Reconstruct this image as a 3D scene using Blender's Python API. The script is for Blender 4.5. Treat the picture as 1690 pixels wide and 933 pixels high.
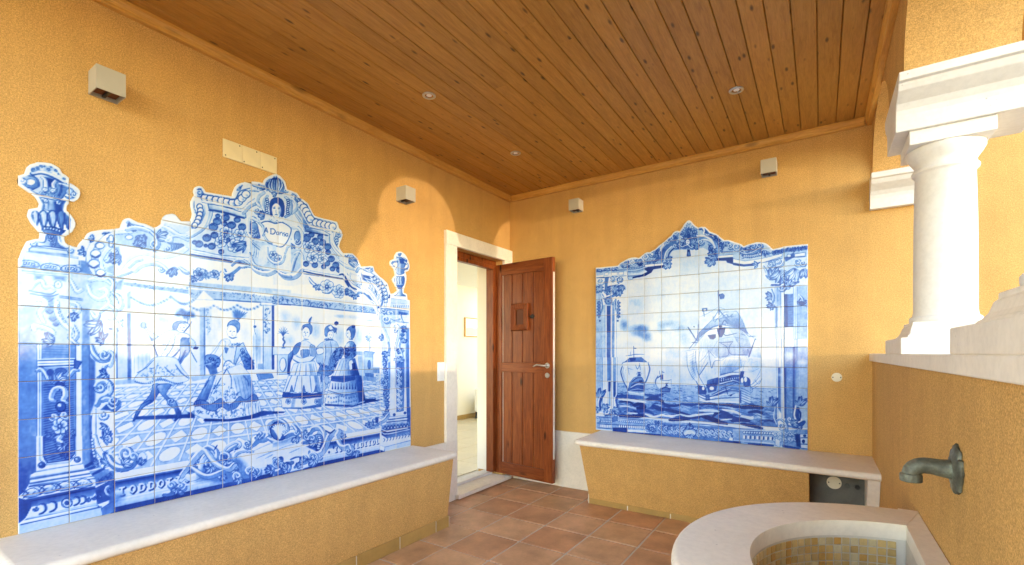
import bpy, bmesh, math, random
import numpy as np
from mathutils import Vector, Matrix
random.seed(7); np.random.seed(7)
for o in list(bpy.data.objects): bpy.data.objects.remove(o, do_unlink=True)
SC = bpy.context.scene; COL = SC.collection
R = math.radians
# ------------------------------------------------------------------ camera
F_PX, CX, Y0, TH = 768.5, 845.0, 583.2, 0.5857      # focal length, centre and horizon in photo pixels, yaw
CAM = (2.6344, -3.9317, 1.27)
cam = bpy.data.cameras.new('camera'); co = bpy.data.objects.new('camera', cam); COL.objects.link(co)
cam.sensor_fit = 'HORIZONTAL'; cam.sensor_width = 36.0; cam.lens = 36.0*F_PX/1690.0
cam.shift_y = (Y0-466.5)/1690.0; cam.clip_start = 0.02; cam.clip_end = 2000
co.location = CAM; co.rotation_euler = (R(90), 0, TH); SC.camera = co
# ------------------------------------------------------------------ sky, sun, exposure
SUN = Vector((-1.0, 0.20, -0.05)).normalized()        # travel direction of the low sunlight
w = bpy.data.worlds.new('World'); SC.world = w; w.use_nodes = True
nt = w.node_tree; sky = nt.nodes.new('ShaderNodeTexSky'); sky.sky_type = 'NISHITA'; sky.sun_disc = False
SKY_EL = math.asin(-SUN.z); SKY_ROT = math.atan2(-SUN.x, -SUN.y)
sky.sun_elevation = SKY_EL; sky.sun_rotation = SKY_ROT; sky.air_density = 0.6; sky.dust_density = 0.0; sky.ozone_density = 1.0
bg = nt.nodes['Background']; bg.inputs['Strength'].default_value = 0.15
nt.links.new(sky.outputs[0], bg.inputs[0])
sl = bpy.data.lights.new('sun', 'SUN'); sl.energy = 0.06; sl.angle = R(0.8); sl.color = (1.0, 0.93, 0.82)
so = bpy.data.objects.new('sun', sl); COL.objects.link(so); so.rotation_euler = SUN.to_track_quat('-Z', 'Y').to_euler(); so.location = (8, -6, 4)
vs = SC.view_settings; vs.view_transform = 'Standard'; vs.look = 'None'; vs.gamma = 1.0; vs.use_curve_mapping = False; vs.exposure = 4.82
vs.use_white_balance = True; vs.white_balance_temperature = 8300; vs.white_balance_tint = 22
SC.render.engine = 'CYCLES'; SC.cycles.max_bounces = 12; SC.cycles.diffuse_bounces = 8
# ------------------------------------------------------------------ helpers
def pix_ray(x, y):
    l = (x-CX)/F_PX; v = (Y0-y)/F_PX
    return (-math.sin(TH)+math.cos(TH)*l, math.cos(TH)+math.sin(TH)*l, v)
def tag(o, label=None, cat=None, group=None, kind=None):
    if label: o['label'] = label
    if cat: o['category'] = cat
    if group: o['group'] = group
    if kind: o['kind'] = kind
    return o
def empty(name, loc=(0,0,0), rz=0.0):
    o = bpy.data.objects.new(name, None); COL.objects.link(o); o.location = loc; o.rotation_euler = (0,0,rz); o.empty_display_size = .1
    return o
class MB:
    def __init__(s): s.v = []; s.f = []
    def add(s, vs, fs):
        n = len(s.v); s.v += [tuple(p) for p in vs]; s.f += [tuple(i+n for i in f) for f in fs]; return s
    def box(s, x0, x1, y0, y1, z0, z1):
        return s.add([(x0,y0,z0),(x1,y0,z0),(x1,y1,z0),(x0,y1,z0),(x0,y0,z1),(x1,y0,z1),(x1,y1,z1),(x0,y1,z1)],
                     [(0,3,2,1),(4,5,6,7),(0,1,5,4),(1,2,6,5),(2,3,7,6),(3,0,4,7)])
    def prism(s, poly, ax, a, b):
        """poly: 2D points; extruded along axis ax from a to b. ax 'x': (y,z), 'y': (x,z), 'z': (x,y)"""
        def P(p, t): return {'x': (t,p[0],p[1]), 'y': (p[0],t,p[1]), 'z': (p[0],p[1],t)}[ax]
        n = len(poly); vs = [P(p,a) for p in poly]+[P(p,b) for p in poly]
        fs = [tuple(range(n))[::-1], tuple(range(n,2*n))]+[(i,(i+1)%n,n+(i+1)%n,n+i) for i in range(n)]
        return s.add(vs, fs)
    def loft(s, rings, caps=True, closed=True):
        n = len(rings[0]); vs = [p for r in rings for p in r]; fs = []
        m = n if closed else n-1
        for k in range(len(rings)-1):
            for i in range(m): fs.append((k*n+i, k*n+(i+1)%n, (k+1)*n+(i+1)%n, (k+1)*n+i))
        if caps: fs += [tuple(range(n))[::-1], tuple(range((len(rings)-1)*n, len(rings)*n))]
        return s.add(vs, fs)
    def lathe(s, prof, c=(0,0), n=48, caps=True):
        return s.loft([[(c[0]+r*math.cos(2*math.pi*i/n), c[1]+r*math.sin(2*math.pi*i/n), z) for i in range(n)] for r, z in prof], caps)
    def tube(s, pts, rad, n=16, caps=True):
        pts = [Vector(p) for p in pts]; rings = []; up = Vector((0,0,1))
        rr = rad if isinstance(rad, (list,tuple)) else [rad]*len(pts)
        d = (pts[1]-pts[0]).normalized(); a = d.orthogonal().normalized()
        for i, p in enumerate(pts):
            d = (pts[min(i+1,len(pts)-1)]-pts[max(i-1,0)]).normalized()
            a = (a-d*a.dot(d)).normalized(); b = d.cross(a)
            rings.append([tuple(p+rr[i]*(math.cos(2*math.pi*k/n)*a+math.sin(2*math.pi*k/n)*b)) for k in range(n)])
        return s.loft(rings, caps)
    def build(s, name, mat=None, parent=None, bevel=0.0, seg=2, smooth=None, loc=None):
        me = bpy.data.meshes.new(name); me.from_pydata(s.v, [], s.f); 
        bm = bmesh.new(); bm.from_mesh(me); bmesh.ops.recalc_face_normals(bm, faces=bm.faces)
        if bevel > 0:
            es = [e for e in bm.edges if len(e.link_faces) == 2 and e.calc_face_angle(0) > R(25)]
            bmesh.ops.bevel(bm, geom=es, offset=bevel, segments=seg, profile=.5, affect='EDGES', clamp_overlap=True)
        bm.to_mesh(me); bm.free()
        if smooth is not None:
            for p in me.polygons: p.use_smooth = True
            try: me.set_sharp_from_angle(angle=R(smooth))
            except Exception: pass
        o = bpy.data.objects.new(name, me); COL.objects.link(o)
        if mat: me.materials.append(mat)
        if parent: o.parent = parent
        if loc: o.location = loc
        return o
def inst(name, src, parent=None, loc=(0,0,0), rot=(0,0,0), scale=(1,1,1), mat=None):
    o = bpy.data.objects.new(name, src.data if hasattr(src, 'data') else src); COL.objects.link(o)
    o.location = loc; o.rotation_euler = rot; o.scale = scale
    if parent: o.parent = parent
    if mat: o.material_slots[0].link = 'OBJECT'; o.material_slots[0].material = mat
    return o
# ------------------------------------------------------------------ materials
class NT:
    def __init__(s, name):
        s.m = bpy.data.materials.new(name); s.m.use_nodes = True; s.t = s.m.node_tree; s.b = s.t.nodes['Principled BSDF']
    def n(s, typ, **kw):
        nd = s.t.nodes.new(typ)
        for k, v in kw.items():
            if k.startswith('i_'): nd.inputs[k[2:].replace('_',' ')].default_value = v
            else: setattr(nd, k, v)
        return nd
    def l(s, a, b): s.t.links.new(a, b)
    def coord(s, scale=(1,1,1), kind='Object'):
        tc = s.n('ShaderNodeTexCoord'); mp = s.n('ShaderNodeMapping'); mp.inputs['Scale'].default_value = scale
        s.l(tc.outputs[kind], mp.inputs['Vector']); return mp.outputs['Vector']
    def noise(s, vec, scale, detail=4, rough=.55, dist=0.0):
        nd = s.n('ShaderNodeTexNoise'); nd.inputs['Scale'].default_value = scale; nd.inputs['Detail'].default_value = detail
        nd.inputs['Roughness'].default_value = rough; nd.inputs['Distortion'].default_value = dist; s.l(vec, nd.inputs['Vector']); return nd.outputs['Fac']
    def ramp(s, fac, stops, interp='LINEAR'):
        r = s.n('ShaderNodeValToRGB'); r.color_ramp.interpolation = interp; e = r.color_ramp.elements
        while len(e) < len(stops): e.new(.5)
        for el, (p, c) in zip(e, stops):
            el.position = p; el.color = (c, c, c, 1) if isinstance(c, (int,float)) else tuple(c)+(1,)
        s.l(fac, r.inputs['Fac']); return r.outputs['Color']
    def mix(s, fac, a, b, mode='MIX'):
        x = s.n('ShaderNodeMix', data_type='RGBA', blend_type=mode)
        for sock, v in ((x.inputs[0], fac), (x.inputs[6], a), (x.inputs[7], b)):
            if hasattr(v, 'links'): s.l(v, sock)
            else: sock.default_value = v if isinstance(v, (int,float)) else tuple(v)+(1,)
        return x.outputs[2]
    def bump(s, h, strength=.3, dist=.002):
        b = s.n('ShaderNodeBump'); b.inputs['Strength'].default_value = strength; b.inputs['Distance'].default_value = dist
        s.l(h, b.inputs['Height']); s.l(b.outputs['Normal'], s.b.inputs['Normal'])
    def set(s, color=None, rough=.6, spec=.5, metal=0.0):
        if color is not None:
            if hasattr(color, 'links'): s.l(color, s.b.inputs['Base Color'])
            else: s.b.inputs['Base Color'].default_value = tuple(color)+(1,)
        if hasattr(rough, 'links'): s.l(rough, s.b.inputs['Roughness'])
        else: s.b.inputs['Roughness'].default_value = rough
        s.b.inputs['Specular IOR Level'].default_value = spec; s.b.inputs['Metallic'].default_value = metal
        return s.m
def m_stucco(name, c, scale=200):
    k = NT(name); v = k.coord()
    g = k.noise(v, scale*1.25, 5, .85); g2 = k.noise(v, scale*.62, 3, .7); big = k.noise(v, 1.1, 5, .6); mid = k.noise(v, 7, 5, .7)
    lo = tuple(x*.40 for x in c); hi = tuple(min(1, x*1.5+.05) for x in c)
    col = k.ramp(g, [(.32, lo), (.5, c), (.68, hi)])
    col = k.mix(.25, col, k.ramp(g2, [(.32, lo), (.5, c), (.68, hi)]))
    vs_ = k.coord((5, 5, .35)); drip = k.noise(vs_, 2.2, 4, .6)
    col = k.mix(1.0, col, k.ramp(big, [(.3, .93), (.7, 1.05)]), 'MULTIPLY'); col = k.mix(1.0, col, k.ramp(mid, [(.3, .94), (.7, 1.05)]), 'MULTIPLY'); col = k.mix(1.0, col, k.ramp(drip, [(.25, .93), (.6, 1.02)]), 'MULTIPLY')
    k.bump(g, .22, .002); return k.set(col, .92, .15)
def m_stone(name, c, vein=.06, rough=.55, scale=1.0, pits=True):
    k = NT(name); v = k.coord()
    a = k.noise(v, 3.2*scale, 6, .6, .6); b = k.noise(v, 45*scale, 3, .6); d = k.noise(v, 130*scale, 2)
    col = k.ramp(a, [(.3, tuple(x*(1-vein) for x in c)), (.6, c), (.8, tuple(min(1, x*(1+vein*.5)) for x in c))])
    col = k.mix(1.0, col, k.ramp(b, [(.3, .94), (.6, 1.02)]), 'MULTIPLY')
    if pits:
        vo = k.n('ShaderNodeTexVoronoi', feature='F1'); vo.inputs['Scale'].default_value = 26*scale; k.l(v, vo.inputs['Vector'])
        gate = k.noise(v, 7*scale, 2)
        pit = k.mix(1.0, k.ramp(vo.outputs['Distance'], [(.05, 1.0), (.12, 0.0)]), k.ramp(gate, [(.55, 0.0), (.66, 1.0)]), 'MULTIPLY')
        col = k.mix(pit, col, tuple(x*.55 for x in c))
    k.bump(d, .12, .001); return k.set(col, rough, .4)
def m_wood(name, c_lo, c_mid, c_hi, axis='y', rough=.45, knots=1.0, rnd=True, knot_scale=1.0, spec=.4):
    k = NT(name); st = {'x': (1.2,14,14), 'y': (14,1.2,14), 'z': (14,14,1.2)}[axis]
    tc = k.n('ShaderNodeTexCoord'); oi = k.n('ShaderNodeObjectInfo'); add = k.n('ShaderNodeVectorMath', operation='ADD'); mul = k.n('ShaderNodeVectorMath', operation='SCALE')
    cm = k.n('ShaderNodeCombineXYZ')
    for i in range(3): k.l(oi.outputs['Random'], cm.inputs[i])
    k.l(cm.outputs[0], mul.inputs[0]); mul.inputs['Scale'].default_value = 37.0
    k.l(tc.outputs['Object'], add.inputs[0]); k.l(mul.outputs[0], add.inputs[1])
    mp = k.n('ShaderNodeMapping'); mp.inputs['Scale'].default_value = st; k.l(add.outputs[0], mp.inputs['Vector']); v = mp.outputs['Vector']
    g = k.noise(v, 3.0, 5, .6, 1.1); fine = k.noise(v, 16, 3, .6)
    col = k.ramp(g, [(.28, c_lo), (.5, c_mid), (.74, c_hi)])
    col = k.mix(1.0, col, k.ramp(fine, [(.3, .86), (.7, 1.07)]), 'MULTIPLY')
    mp2 = k.n('ShaderNodeMapping'); mp2.inputs['Scale'].default_value = {'x': (3.0,9,9), 'y': (9,3.0,9), 'z': (9,9,3.0)}[axis]; k.l(add.outputs[0], mp2.inputs['Vector'])
    vo = k.n('ShaderNodeTexVoronoi', feature='F1'); vo.inputs['Scale'].default_value = knot_scale; k.l(mp2.outputs[0], vo.inputs['Vector'])
    kn = k.ramp(vo.outputs['Distance'], [(.05, 1.0), (.09, .8), (.17, 0.0)])
    col = k.mix(k.mix(1.0, kn, (knots,)*3, 'MULTIPLY'), col, tuple(x*.28 for x in c_lo))
    hv = k.n('ShaderNodeHueSaturation'); mr = k.n('ShaderNodeMapRange'); mr.inputs[3].default_value = .91; mr.inputs[4].default_value = 1.08
    k.l(oi.outputs['Random'], mr.inputs[0]); k.l(mr.outputs[0], hv.inputs['Value']); k.l(col, hv.inputs['Color'])
    k.bump(g, .08, .001); return k.set(hv.outputs[0] if rnd else col, rough, spec)
def m_plain(name, c, rough=.5, spec=.5, metal=0.0, var=.05, scale=20):
    k = NT(name); v = k.coord(); a = k.noise(v, scale, 4)
    return k.set(k.ramp(a, [(.3, tuple(x*(1-var) for x in c)), (.7, tuple(min(1, x*(1+var)) for x in c))]), rough, spec, metal)
def m_vary(name, stops, rough=.5, spec=.5, mottle=.12, scale=6, bump=.05):
    """colour picked per object from a ramp, with mottling"""
    k = NT(name); oi = k.n('ShaderNodeObjectInfo'); v = k.coord()
    col = k.ramp(oi.outputs['Random'], stops)
    ad = k.n('ShaderNodeVectorMath', operation='ADD'); k.l(v, ad.inputs[0]); k.l(oi.outputs['Location'], ad.inputs[1])
    a = k.noise(ad.outputs[0], scale, 4, .6); b = k.noise(ad.outputs[0], scale*12, 3)
    col = k.mix(1.0, col, k.ramp(a, [(.3, 1-mottle), (.7, 1+mottle)]), 'MULTIPLY'); col = k.mix(1.0, col, k.ramp(b, [(.3, .95), (.7, 1.04)]), 'MULTIPLY')
    k.bump(b, bump, .001); return k.set(col, rough, spec)
M = {}
M['stucco'] = m_stucco('ochre_stucco', (.61,.35,.122))
M['stone'] = m_stone('pale_limestone', (.86,.795,.69), .12)
M['stone_white'] = m_stone('white_limestone', (.76,.735,.69), .08, .6)
M['grout'] = m_plain('floor_grout', (.58,.52,.45), .9, .2)
M['terracotta'] = m_vary('terracotta', [(0,(.50,.235,.12)), (.25,(.62,.36,.205)), (.5,(.55,.28,.15)), (.75,(.66,.40,.24)), (1,(.56,.31,.16))], .5, .35, .22, 5)
M['skirting'] = m_vary('skirting_tile', [(0,(.40,.235,.070)), (1,(.46,.275,.09))], .5, .4, .12, 8)
M['board'] = m_wood('pine_ceiling', (.36,.152,.028), (.46,.208,.042), (.54,.262,.06), 'y', .45, 1.0, True, 1.9)
M['trim'] = m_wood('pine_trim', (.54,.25,.05), (.66,.33,.075), (.72,.40,.11), 'y', .45, .5)
M['door'] = m_wood('door_wood', (.13,.026,.007), (.225,.05,.013), (.32,.09,.024), 'z', .36, 1.0, True, 1.0, .22)
M['lamp'] = m_plain('lamp_paint', (.47,.44,.36), .45, .4, 0, .02)
M['black'] = m_plain('black_metal', (.02,.02,.02), .5)
M['steel'] = m_plain('brushed_steel', (.55,.55,.54), .28, .5, 1.0, .05, 60)
M['brass_white'] = m_plain('edge_strip', (.72,.70,.66), .35, .5, .3)
M['white_plastic'] = m_plain('white_plastic', (.80,.80,.78), .35, .5, 0, .01)
M['cream'] = m_plain('cream_ceramic', (.74,.62,.38), .3, .5, 0, .06, 9)
M['ivory'] = m_plain('ivory_plastic', (.72,.66,.50), .4, .5, 0, .02)
M['roomwall'] = m_plain('cream_wall_paint', (.88,.82,.70), .8, .3, 0, .015, 4)
M['concrete'] = m_stone('dark_concrete', (.13,.135,.12), .35, .8, 2.0)  # uneven dark grey-green concrete for the niche back
def m_bronze():
    k = NT('verdigris_bronze'); v = k.coord(); a = k.noise(v, 22, 5, .65); b = k.noise(v, 90, 3)
    col = k.ramp(a, [(.3, (.05,.055,.045)), (.5, (.14,.15,.12)), (.68, (.30,.36,.30))]); k.bump(b, .5, .003)
    return k.set(col, .55, .5, .35)
M['bronze'] = m_bronze()
M['mosaic'] = m_vary('mosaic', [(0,(.58,.30,.07)), (.2,(.64,.42,.15)), (.4,(.70,.54,.27)), (.6,(.56,.37,.13)), (.8,(.66,.58,.36)), (1,(.50,.29,.08))], .35, .5, .10, 40)
M['mosaic_grout'] = m_plain('mosaic_grout', (.66,.62,.54), .85, .2)
M['glass'] = m_plain('dark_pane', (.12,.03,.010), .5, .25)
M['ground'] = m_stone('patio_paving', (.40,.34,.27), .1, .8, .3)
# ================================================================== the setting
FZ = 0.015; WX = 2.921; XO = 3.26; CZ = 2.85; YE = -4.8
gnd = MB().box(-60, 80, -90, 60, -.6, -.25).build('ground', M['ground']); tag(gnd, kind='structure')
# floor with its tiles
fl = MB().box(.0, WX, YE, .0, -.25, FZ-.006).build('floor', M['grout']); tag(fl, kind='structure')
PT = .345
tile_src = {}
def floor_tile(x0, x1, y0, y1, mat, parent, z=FZ, name='floor_tile', th=.02):
    sx, sy = round(x1-x0, 3), round(y1-y0, 3)
    key = (sx, sy, mat.name)
    if key not in tile_src:
        o = MB().box(-sx/2, sx/2, -sy/2, sy/2, -th, 0).build(name, mat, parent, bevel=.004, seg=2)
        tile_src[key] = o
    else: o = inst(name, tile_src[key], parent)
    o.location = ((x0+x1)/2, (y0+y1)/2, z+random.uniform(-.0012,.0012)); o.rotation_euler = (random.uniform(-.002,.002), random.uniform(-.002,.002), random.uniform(-.004,.004))
    return o
xs = [.004]+[.265+PT*i for i in range(8)]+[WX-.004]; ys = [-.004]+[-.28-PT*i for i in range(19)]
for i in range(len(xs)-1):
    for j in range(len(ys)-1):
        if xs[i+1]-xs[i] < .03: continue
        floor_tile(xs[i]+.0065, xs[i+1]-.0065, ys[j+1]+.0065, ys[j]-.0065, M['terracotta'], fl)
# walls
DY0, DY1, DZ = -.855, -.135, 2.187         # door opening
wl = MB().box(-.3, 0, YE, DY0, -.25, 3.05).box(-.3, 0, DY1, .3, -.25, 3.05).box(-.3, 0, DY0, DY1, DZ, 3.05).build('porch_wall', M['stucco'])
tag(wl, 'ochre stucco wall carrying the dancing scene panel and pierced by the doorway', 'wall')
wb = MB().box(0, 7.5, 0, .3, -.25, 2.849).build('porch_wall', M['stucco'])
tag(wb, 'ochre stucco wall carrying the sailing ship panel, joining the arcade parapet', 'wall')
# arcade: parapet, sill, columns, lintels, arched wall (one thing)
arc = empty('arcade', (WX, -2.6, 0)); tag(arc, 'ochre arcade with stone sill and white columns on a low parapet', 'arcade')
def part(mb, name, mat, parent, **kw):
    o = mb.build(name, mat, None, **kw); o.parent = parent; o.matrix_parent_inverse = Matrix.Translation(parent.location).inverted(); return o
BAY = 1.42; CB = -.47; COLY = [-1.18-BAY*i for i in range(4)]
part(MB().box(WX, XO, YE, -.002, -.25, 1.217), 'parapet', M['stucco'], arc)
part(MB().box(WX-.016, XO+.03, YE, -.003, 1.2175, 1.267), 'sill', M['stone'], arc, bevel=.004)
SPR = 2.434; AA, AB = .46, .37
mb = MB()
ZT = 2.849
def arch_strip(mb, c, n=40):
    pts = [(c-AA*math.cos(math.pi*i/n), SPR+AB*math.sin(math.pi*i/n)) for i in range(n+1)]
    for i in range(n):
        (ya, za), (yb, zb) = pts[i], pts[i+1]
        mb.add([(WX,ya,za),(WX,yb,zb),(WX,yb,ZT),(WX,ya,ZT),(XO,ya,za),(XO,yb,zb),(XO,yb,ZT),(XO,ya,ZT)],
               [(0,1,2,3),(4,7,6,5),(0,4,5,1)])
centers = [CB-BAY*i for i in range(4)]
for c in centers: arch_strip(mb, c)
for i, cy in enumerate(COLY):
    a, b = cy-(BAY/2-AA), cy+(BAY/2-AA)
    mb.add([(WX,a,SPR),(WX,b,SPR),(WX,b,ZT),(WX,a,ZT),(XO,a,SPR),(XO,b,SPR),(XO,b,ZT),(XO,a,ZT)], [(0,1,2,3),(4,7,6,5),(0,4,5,1)])
mb.add([(WX,YE,SPR),(WX,centers[-1]-AA-.5,SPR),(WX,centers[-1]-AA-.5,ZT),(WX,YE,ZT)], [(0,1,2,3)])
mb.add([(WX,CB+AA,SPR),(WX,-.002,SPR),(WX,-.002,ZT),(WX,CB+AA,ZT)], [(0,1,2,3)])
part(mb, 'arched_wall', M['stucco'], arc, smooth=30)
lint = [(.15,2.225),(.152,2.292),(.158,2.312),(.176,2.335),(.204,2.352),(.228,2.368),(.240,2.388),(.240,2.394),(.258,2.398),(.258,2.434)]
pedq = [(0,1.267),(0,1.334),(.55,1.3355),(.58,1.345),(.70,1.350),(.82,1.362),(.90,1.382),(.92,1.387),(1,1.3885),(1,1.404)]
pedp = [(.274,1.267),(.274,1.334),(.258,1.336),(.256,1.346),(.236,1.350),(.212,1.360),(.19,1.376),(.178,1.388),(.162,1.391),(.162,1.404)]
def moulded(cy, prof, x0, x1, half=0):
    poly = [(cy+h, z) for h, z in prof]+[(cy-h, z) for h, z in reversed(prof)] if not half else [(cy, prof[0][1])]+[(cy-h, z) for h, z in prof]+[(cy, prof[-1][1])]
    return MB().prism(poly, 'x', x0, x1)
colprof = [(.118,1.4045),(.120,1.412),(.120,1.424),(.116,1.430),(.110,1.433),(.108,1.440),(.1055,1.456),(.1055,1.60),(.104,1.85),(.100,2.052),(.104,2.058),(.111,2.064),(.112,2.074),(.106,2.082),(.103,2.088),(.103,2.102),(.109,2.112),(.121,2.130),(.131,2.150),(.131,2.1645)]
first = {}
for i, cy in enumerate(COLY):
    cl = empty('column', (3.087, cy, 1.267)); cl.parent = arc; cl.matrix_parent_inverse = Matrix.Translation(arc.location).inverted()
    bpy.context.view_layer.update()
    T = Matrix.Translation((3.087, cy, 1.267)).inverted()
    def cpart(mb, name, mat, **kw):
        o = mb.build(name, mat, None, **kw); o.parent = cl
        o.matrix_parent_inverse = T; return o
    cpart(MB().loft([[(WX-.013+.055*q, cy-.274+.145*q, z),(XO+.01-.055*q, cy-.274+.145*q, z),(XO+.01-.055*q, cy+.274-.145*q, z),(WX-.013+.055*q, cy+.274-.145*q, z)] for q, z in pedq]), 'pedestal', M['stone'], bevel=.0025, seg=1)
    cpart(MB().lathe(colprof, (3.087, cy), 64), 'shaft', M['stone_white'], smooth=35)
    cpart(MB().box(3.087-.135, 3.087+.135, cy-.135, cy+.135, 2.165, 2.2245), 'abacus', M['stone_white'], bevel=.003)
    cpart(moulded(cy, lint, WX-.017, XO+.10), 'lintel', M['stone_white'], bevel=.0025, seg=1)
part(moulded(-.001, [(h-.11, z) for h, z in lint], WX-.016, XO+.02, 1), 'impost', M['stone_white'], arc, bevel=.0025, seg=1)
# roof and boarded ceiling
ce = MB().box(-.3, XO+.25, YE, .3, CZ+.02, 3.06).build('ceiling', M['board']); tag(ce, kind='structure')
nb = 29; bw = WX/nb; bsrc = []
for var in range(1):
    o = None
for i in range(nb):
    x0 = i*bw; cuts = [0.0]; y = -random.uniform(1.2, 3.4)
    while y > YE+.6: cuts.append(y); y -= random.uniform(2.2, 3.6)
    cuts.append(YE)
    for a, b in zip(cuts[:-1], cuts[1:]):
        w2 = bw-.0028; L = a-b-.001
        prof = [(-w2/2,.018),(-w2/2,.004),(-w2/2+.0028,0),(w2/2-.0028,0),(w2/2,.004),(w2/2,.018)]
        o = MB().prism(prof, 'y', -L/2, L/2).build('ceiling_board', M['board'], ce, loc=(x0+bw/2, (a+b)/2, CZ+random.uniform(-.0006,.0006)))
# crown trim of pine
def trim(name, length, loc, rz, lab):
    prof = [(0,0),(.024,0),(.028,.005),(.028,.013),(.036,.020),(.042,.034),(.042,.0495),(0,.0495)]
    o = MB().prism(prof, 'y', -length/2, length/2).build(name, M['trim'], None, smooth=20, loc=loc); o.rotation_euler = (0,0,rz)
    return tag(o, lab, 'ceiling trim')
ZTR = CZ-.05
trim('ceiling_trim', -YE, (.001, YE/2, ZTR), 0, 'pine ceiling trim above the dancing scene wall')
trim('ceiling_trim', WX-.086, (WX/2, -.001, ZTR), -math.pi/2, 'pine ceiling trim above the sailing ship wall')
trim('ceiling_trim', -YE, (WX-.001, YE/2, ZTR), math.pi, 'pine ceiling trim along the top of the arcade')
# plinths of pale stone
def plinth(lab, *b):
    o = MB().box(*b).build('wall_plinth', M['stone'], None, bevel=.002, seg=1); return tag(o, lab, 'plinth')
plinth('tall pale stone plinth beside the doorway, next to the bench end', .001, .024, -1.40, DY0, FZ+.001, .521)
plinth('tall pale stone plinth behind the open door, next to the bench end', .033, 1.06, -.022, -.001, FZ+.001, .537)
plinth('pale stone plinth beyond the far end of the bench', .001, .022, YE, -3.30, FZ+.001, .50)
# ------------------------------------------------------------------ benches
def bench(name, lab):
    e = empty(name); tag(e, lab, 'bench', 'built-in stone benches'); return e
def nose(d, z0, z1, n=8):            # rounded front profile (d outward)
    r = (z1-z0)/2; zc = (z0+z1)/2
    return [(d-r+r*math.cos(t), zc+r*math.sin(t)) for t in [(-math.pi/2)+math.pi*i/n for i in range(n+1)]]
def slab_mesh(length, depth, z0, z1, ends):
    """slab along local x (0..length), out along -y, front nosing; ends rounded where asked"""
    n = 10; r = (z1-z0)/2; zc = (z0+z1)/2; mb = MB(); rings = []
    angs = [-math.pi/2+math.pi*i/n for i in range(n+1)]
    path = []
    rc = .035
    l0 = -0.0; 
    # outline (offset of the edge centre line), inset by r
    pts = []
    xa, xb, yf = r, length-r, -(depth-r)
    if ends[0]: pts.append((xa, 0)); pts += [(xa+rc-rc*math.cos(t), yf+rc-rc*math.sin(t)) for t in [math.pi/2*i/6 for i in range(7)]]
    else: pts.append((0, yf))
    if ends[1]: pts += [(xb-rc+rc*math.sin(t), yf+rc-rc*math.cos(t)) for t in [math.pi/2*i/6 for i in range(7)]]; pts.append((xb, 0))
    else: pts.append((length, yf))
    for i, p in enumerate(pts):
        a = pts[max(i-1,0)]; b = pts[min(i+1,len(pts)-1)]
        d = Vector((b[0]-a[0], b[1]-a[1])).normalized(); nrm = Vector((d.y, -d.x))
        rings.append([(p[0]+nrm.x*r*math.cos(t), p[1]+nrm.y*r*math.cos(t), zc+r*math.sin(t)) for t in angs])
    mb.loft(rings, caps=False, closed=False)
    top = [(p[0], p[1], z1) for p in pts]; bot = [(p[0], p[1], z0) for p in pts]
    if not ends[0]: top = [(0,0,z1)]+top; bot = [(0,0,z0)]+bot
    if not ends[1]: top = top+[(length,0,z1)]; bot = bot+[(length,0,z0)]
    mb.add(top, [tuple(range(len(top)))]); mb.add(bot, [tuple(range(len(bot)))[::-1]])
    return mb
ZL = .5577; ZB = .5792
b1 = bench('left_bench', 'long built-in bench with pale stone seat under the dancing scene panel'); b1.name = 'stone_bench'
o = slab_mesh(3.57-1.335, .462, ZL-.044, ZL-.001, (1,1)).build('seat_slab', M['stone'], b1, smooth=40); o.rotation_euler = (0,0,math.pi/2); o.location = (.001,-3.57,0)
def body(poly_bot, poly_top, z0, z1, mat, parent, name='body'):
    return MB().loft([[(*p, z0) for p in poly_bot], [(*p, z1) for p in poly_top]]).build(name, mat, parent)
body([(.002,-3.52),(.375,-3.52),(.375,-1.385),(.002,-1.385)], [(.002,-3.52),(.44,-3.52),(.44,-1.385),(.002,-1.385)], FZ+.001, ZL-.0445, M['stucco'], b1)
def skirt(pts, h, parent, L=.335, first=None):
    """run of skirting tiles from pts[0] to pts[1], outward normal to the right of travel"""
    a, b = Vector(pts[0]), Vector(pts[1]); d = (b-a).normalized(); n = Vector((d.y, -d.x)); tot = (b-a).length; t = 0; k = 0
    while t < tot-.02:
        l = min(first if (first and k == 0) else L, tot-t); k += 1
        o = MB().box(.004, l-.004, 0, .012, 0, h).build('skirting_tile', M['skirting'], parent, bevel=.003, seg=2)
        p = a+d*t; o.location = (p.x, p.y, FZ+.001); o.rotation_euler = (0,0,math.atan2(d.y, d.x)); o.scale = (1,-1,1); t += l
    q = MB().box(0, tot, -.008, -.0005, 0, h-.004).build('skirting_grout', M['mosaic_grout'], parent); q.location = (a.x, a.y, FZ+.001); q.rotation_euler = (0,0,math.atan2(d.y, d.x))
skirt([(.381,-1.372),(.381,-3.52)][::-1], .08, b1)
skirt([(.03,-1.381),(.392,-1.381)][::-1], .08, b1)
b2 = bench('stone_bench', 'built-in bench with pale stone seat under the sailing ship panel')
o = slab_mesh(WX-.976, .566, ZB-.044, ZB-.001, (1,0)).build('seat_slab', M['stone'], b2, smooth=40); o.location = (.976,-.001,0)
body([(1.025,-.002),(1.025,-.315),(2.572,-.315),(2.572,-.002)], [(1.025,-.002),(1.025,-.528),(2.572,-.528),(2.572,-.002)], FZ+.001, ZB-.0445, M['stucco'], b2)
skirt([(1.015,-.322),(2.572,-.322)], .082, b2)
skirt([(1.021,-.03),(1.021,-.333)], .082, b2)
MB().box(2.573, 2.88, -.30, -.10, FZ+.001, ZB-.046).build('niche_back', M['concrete'], b2)
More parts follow.
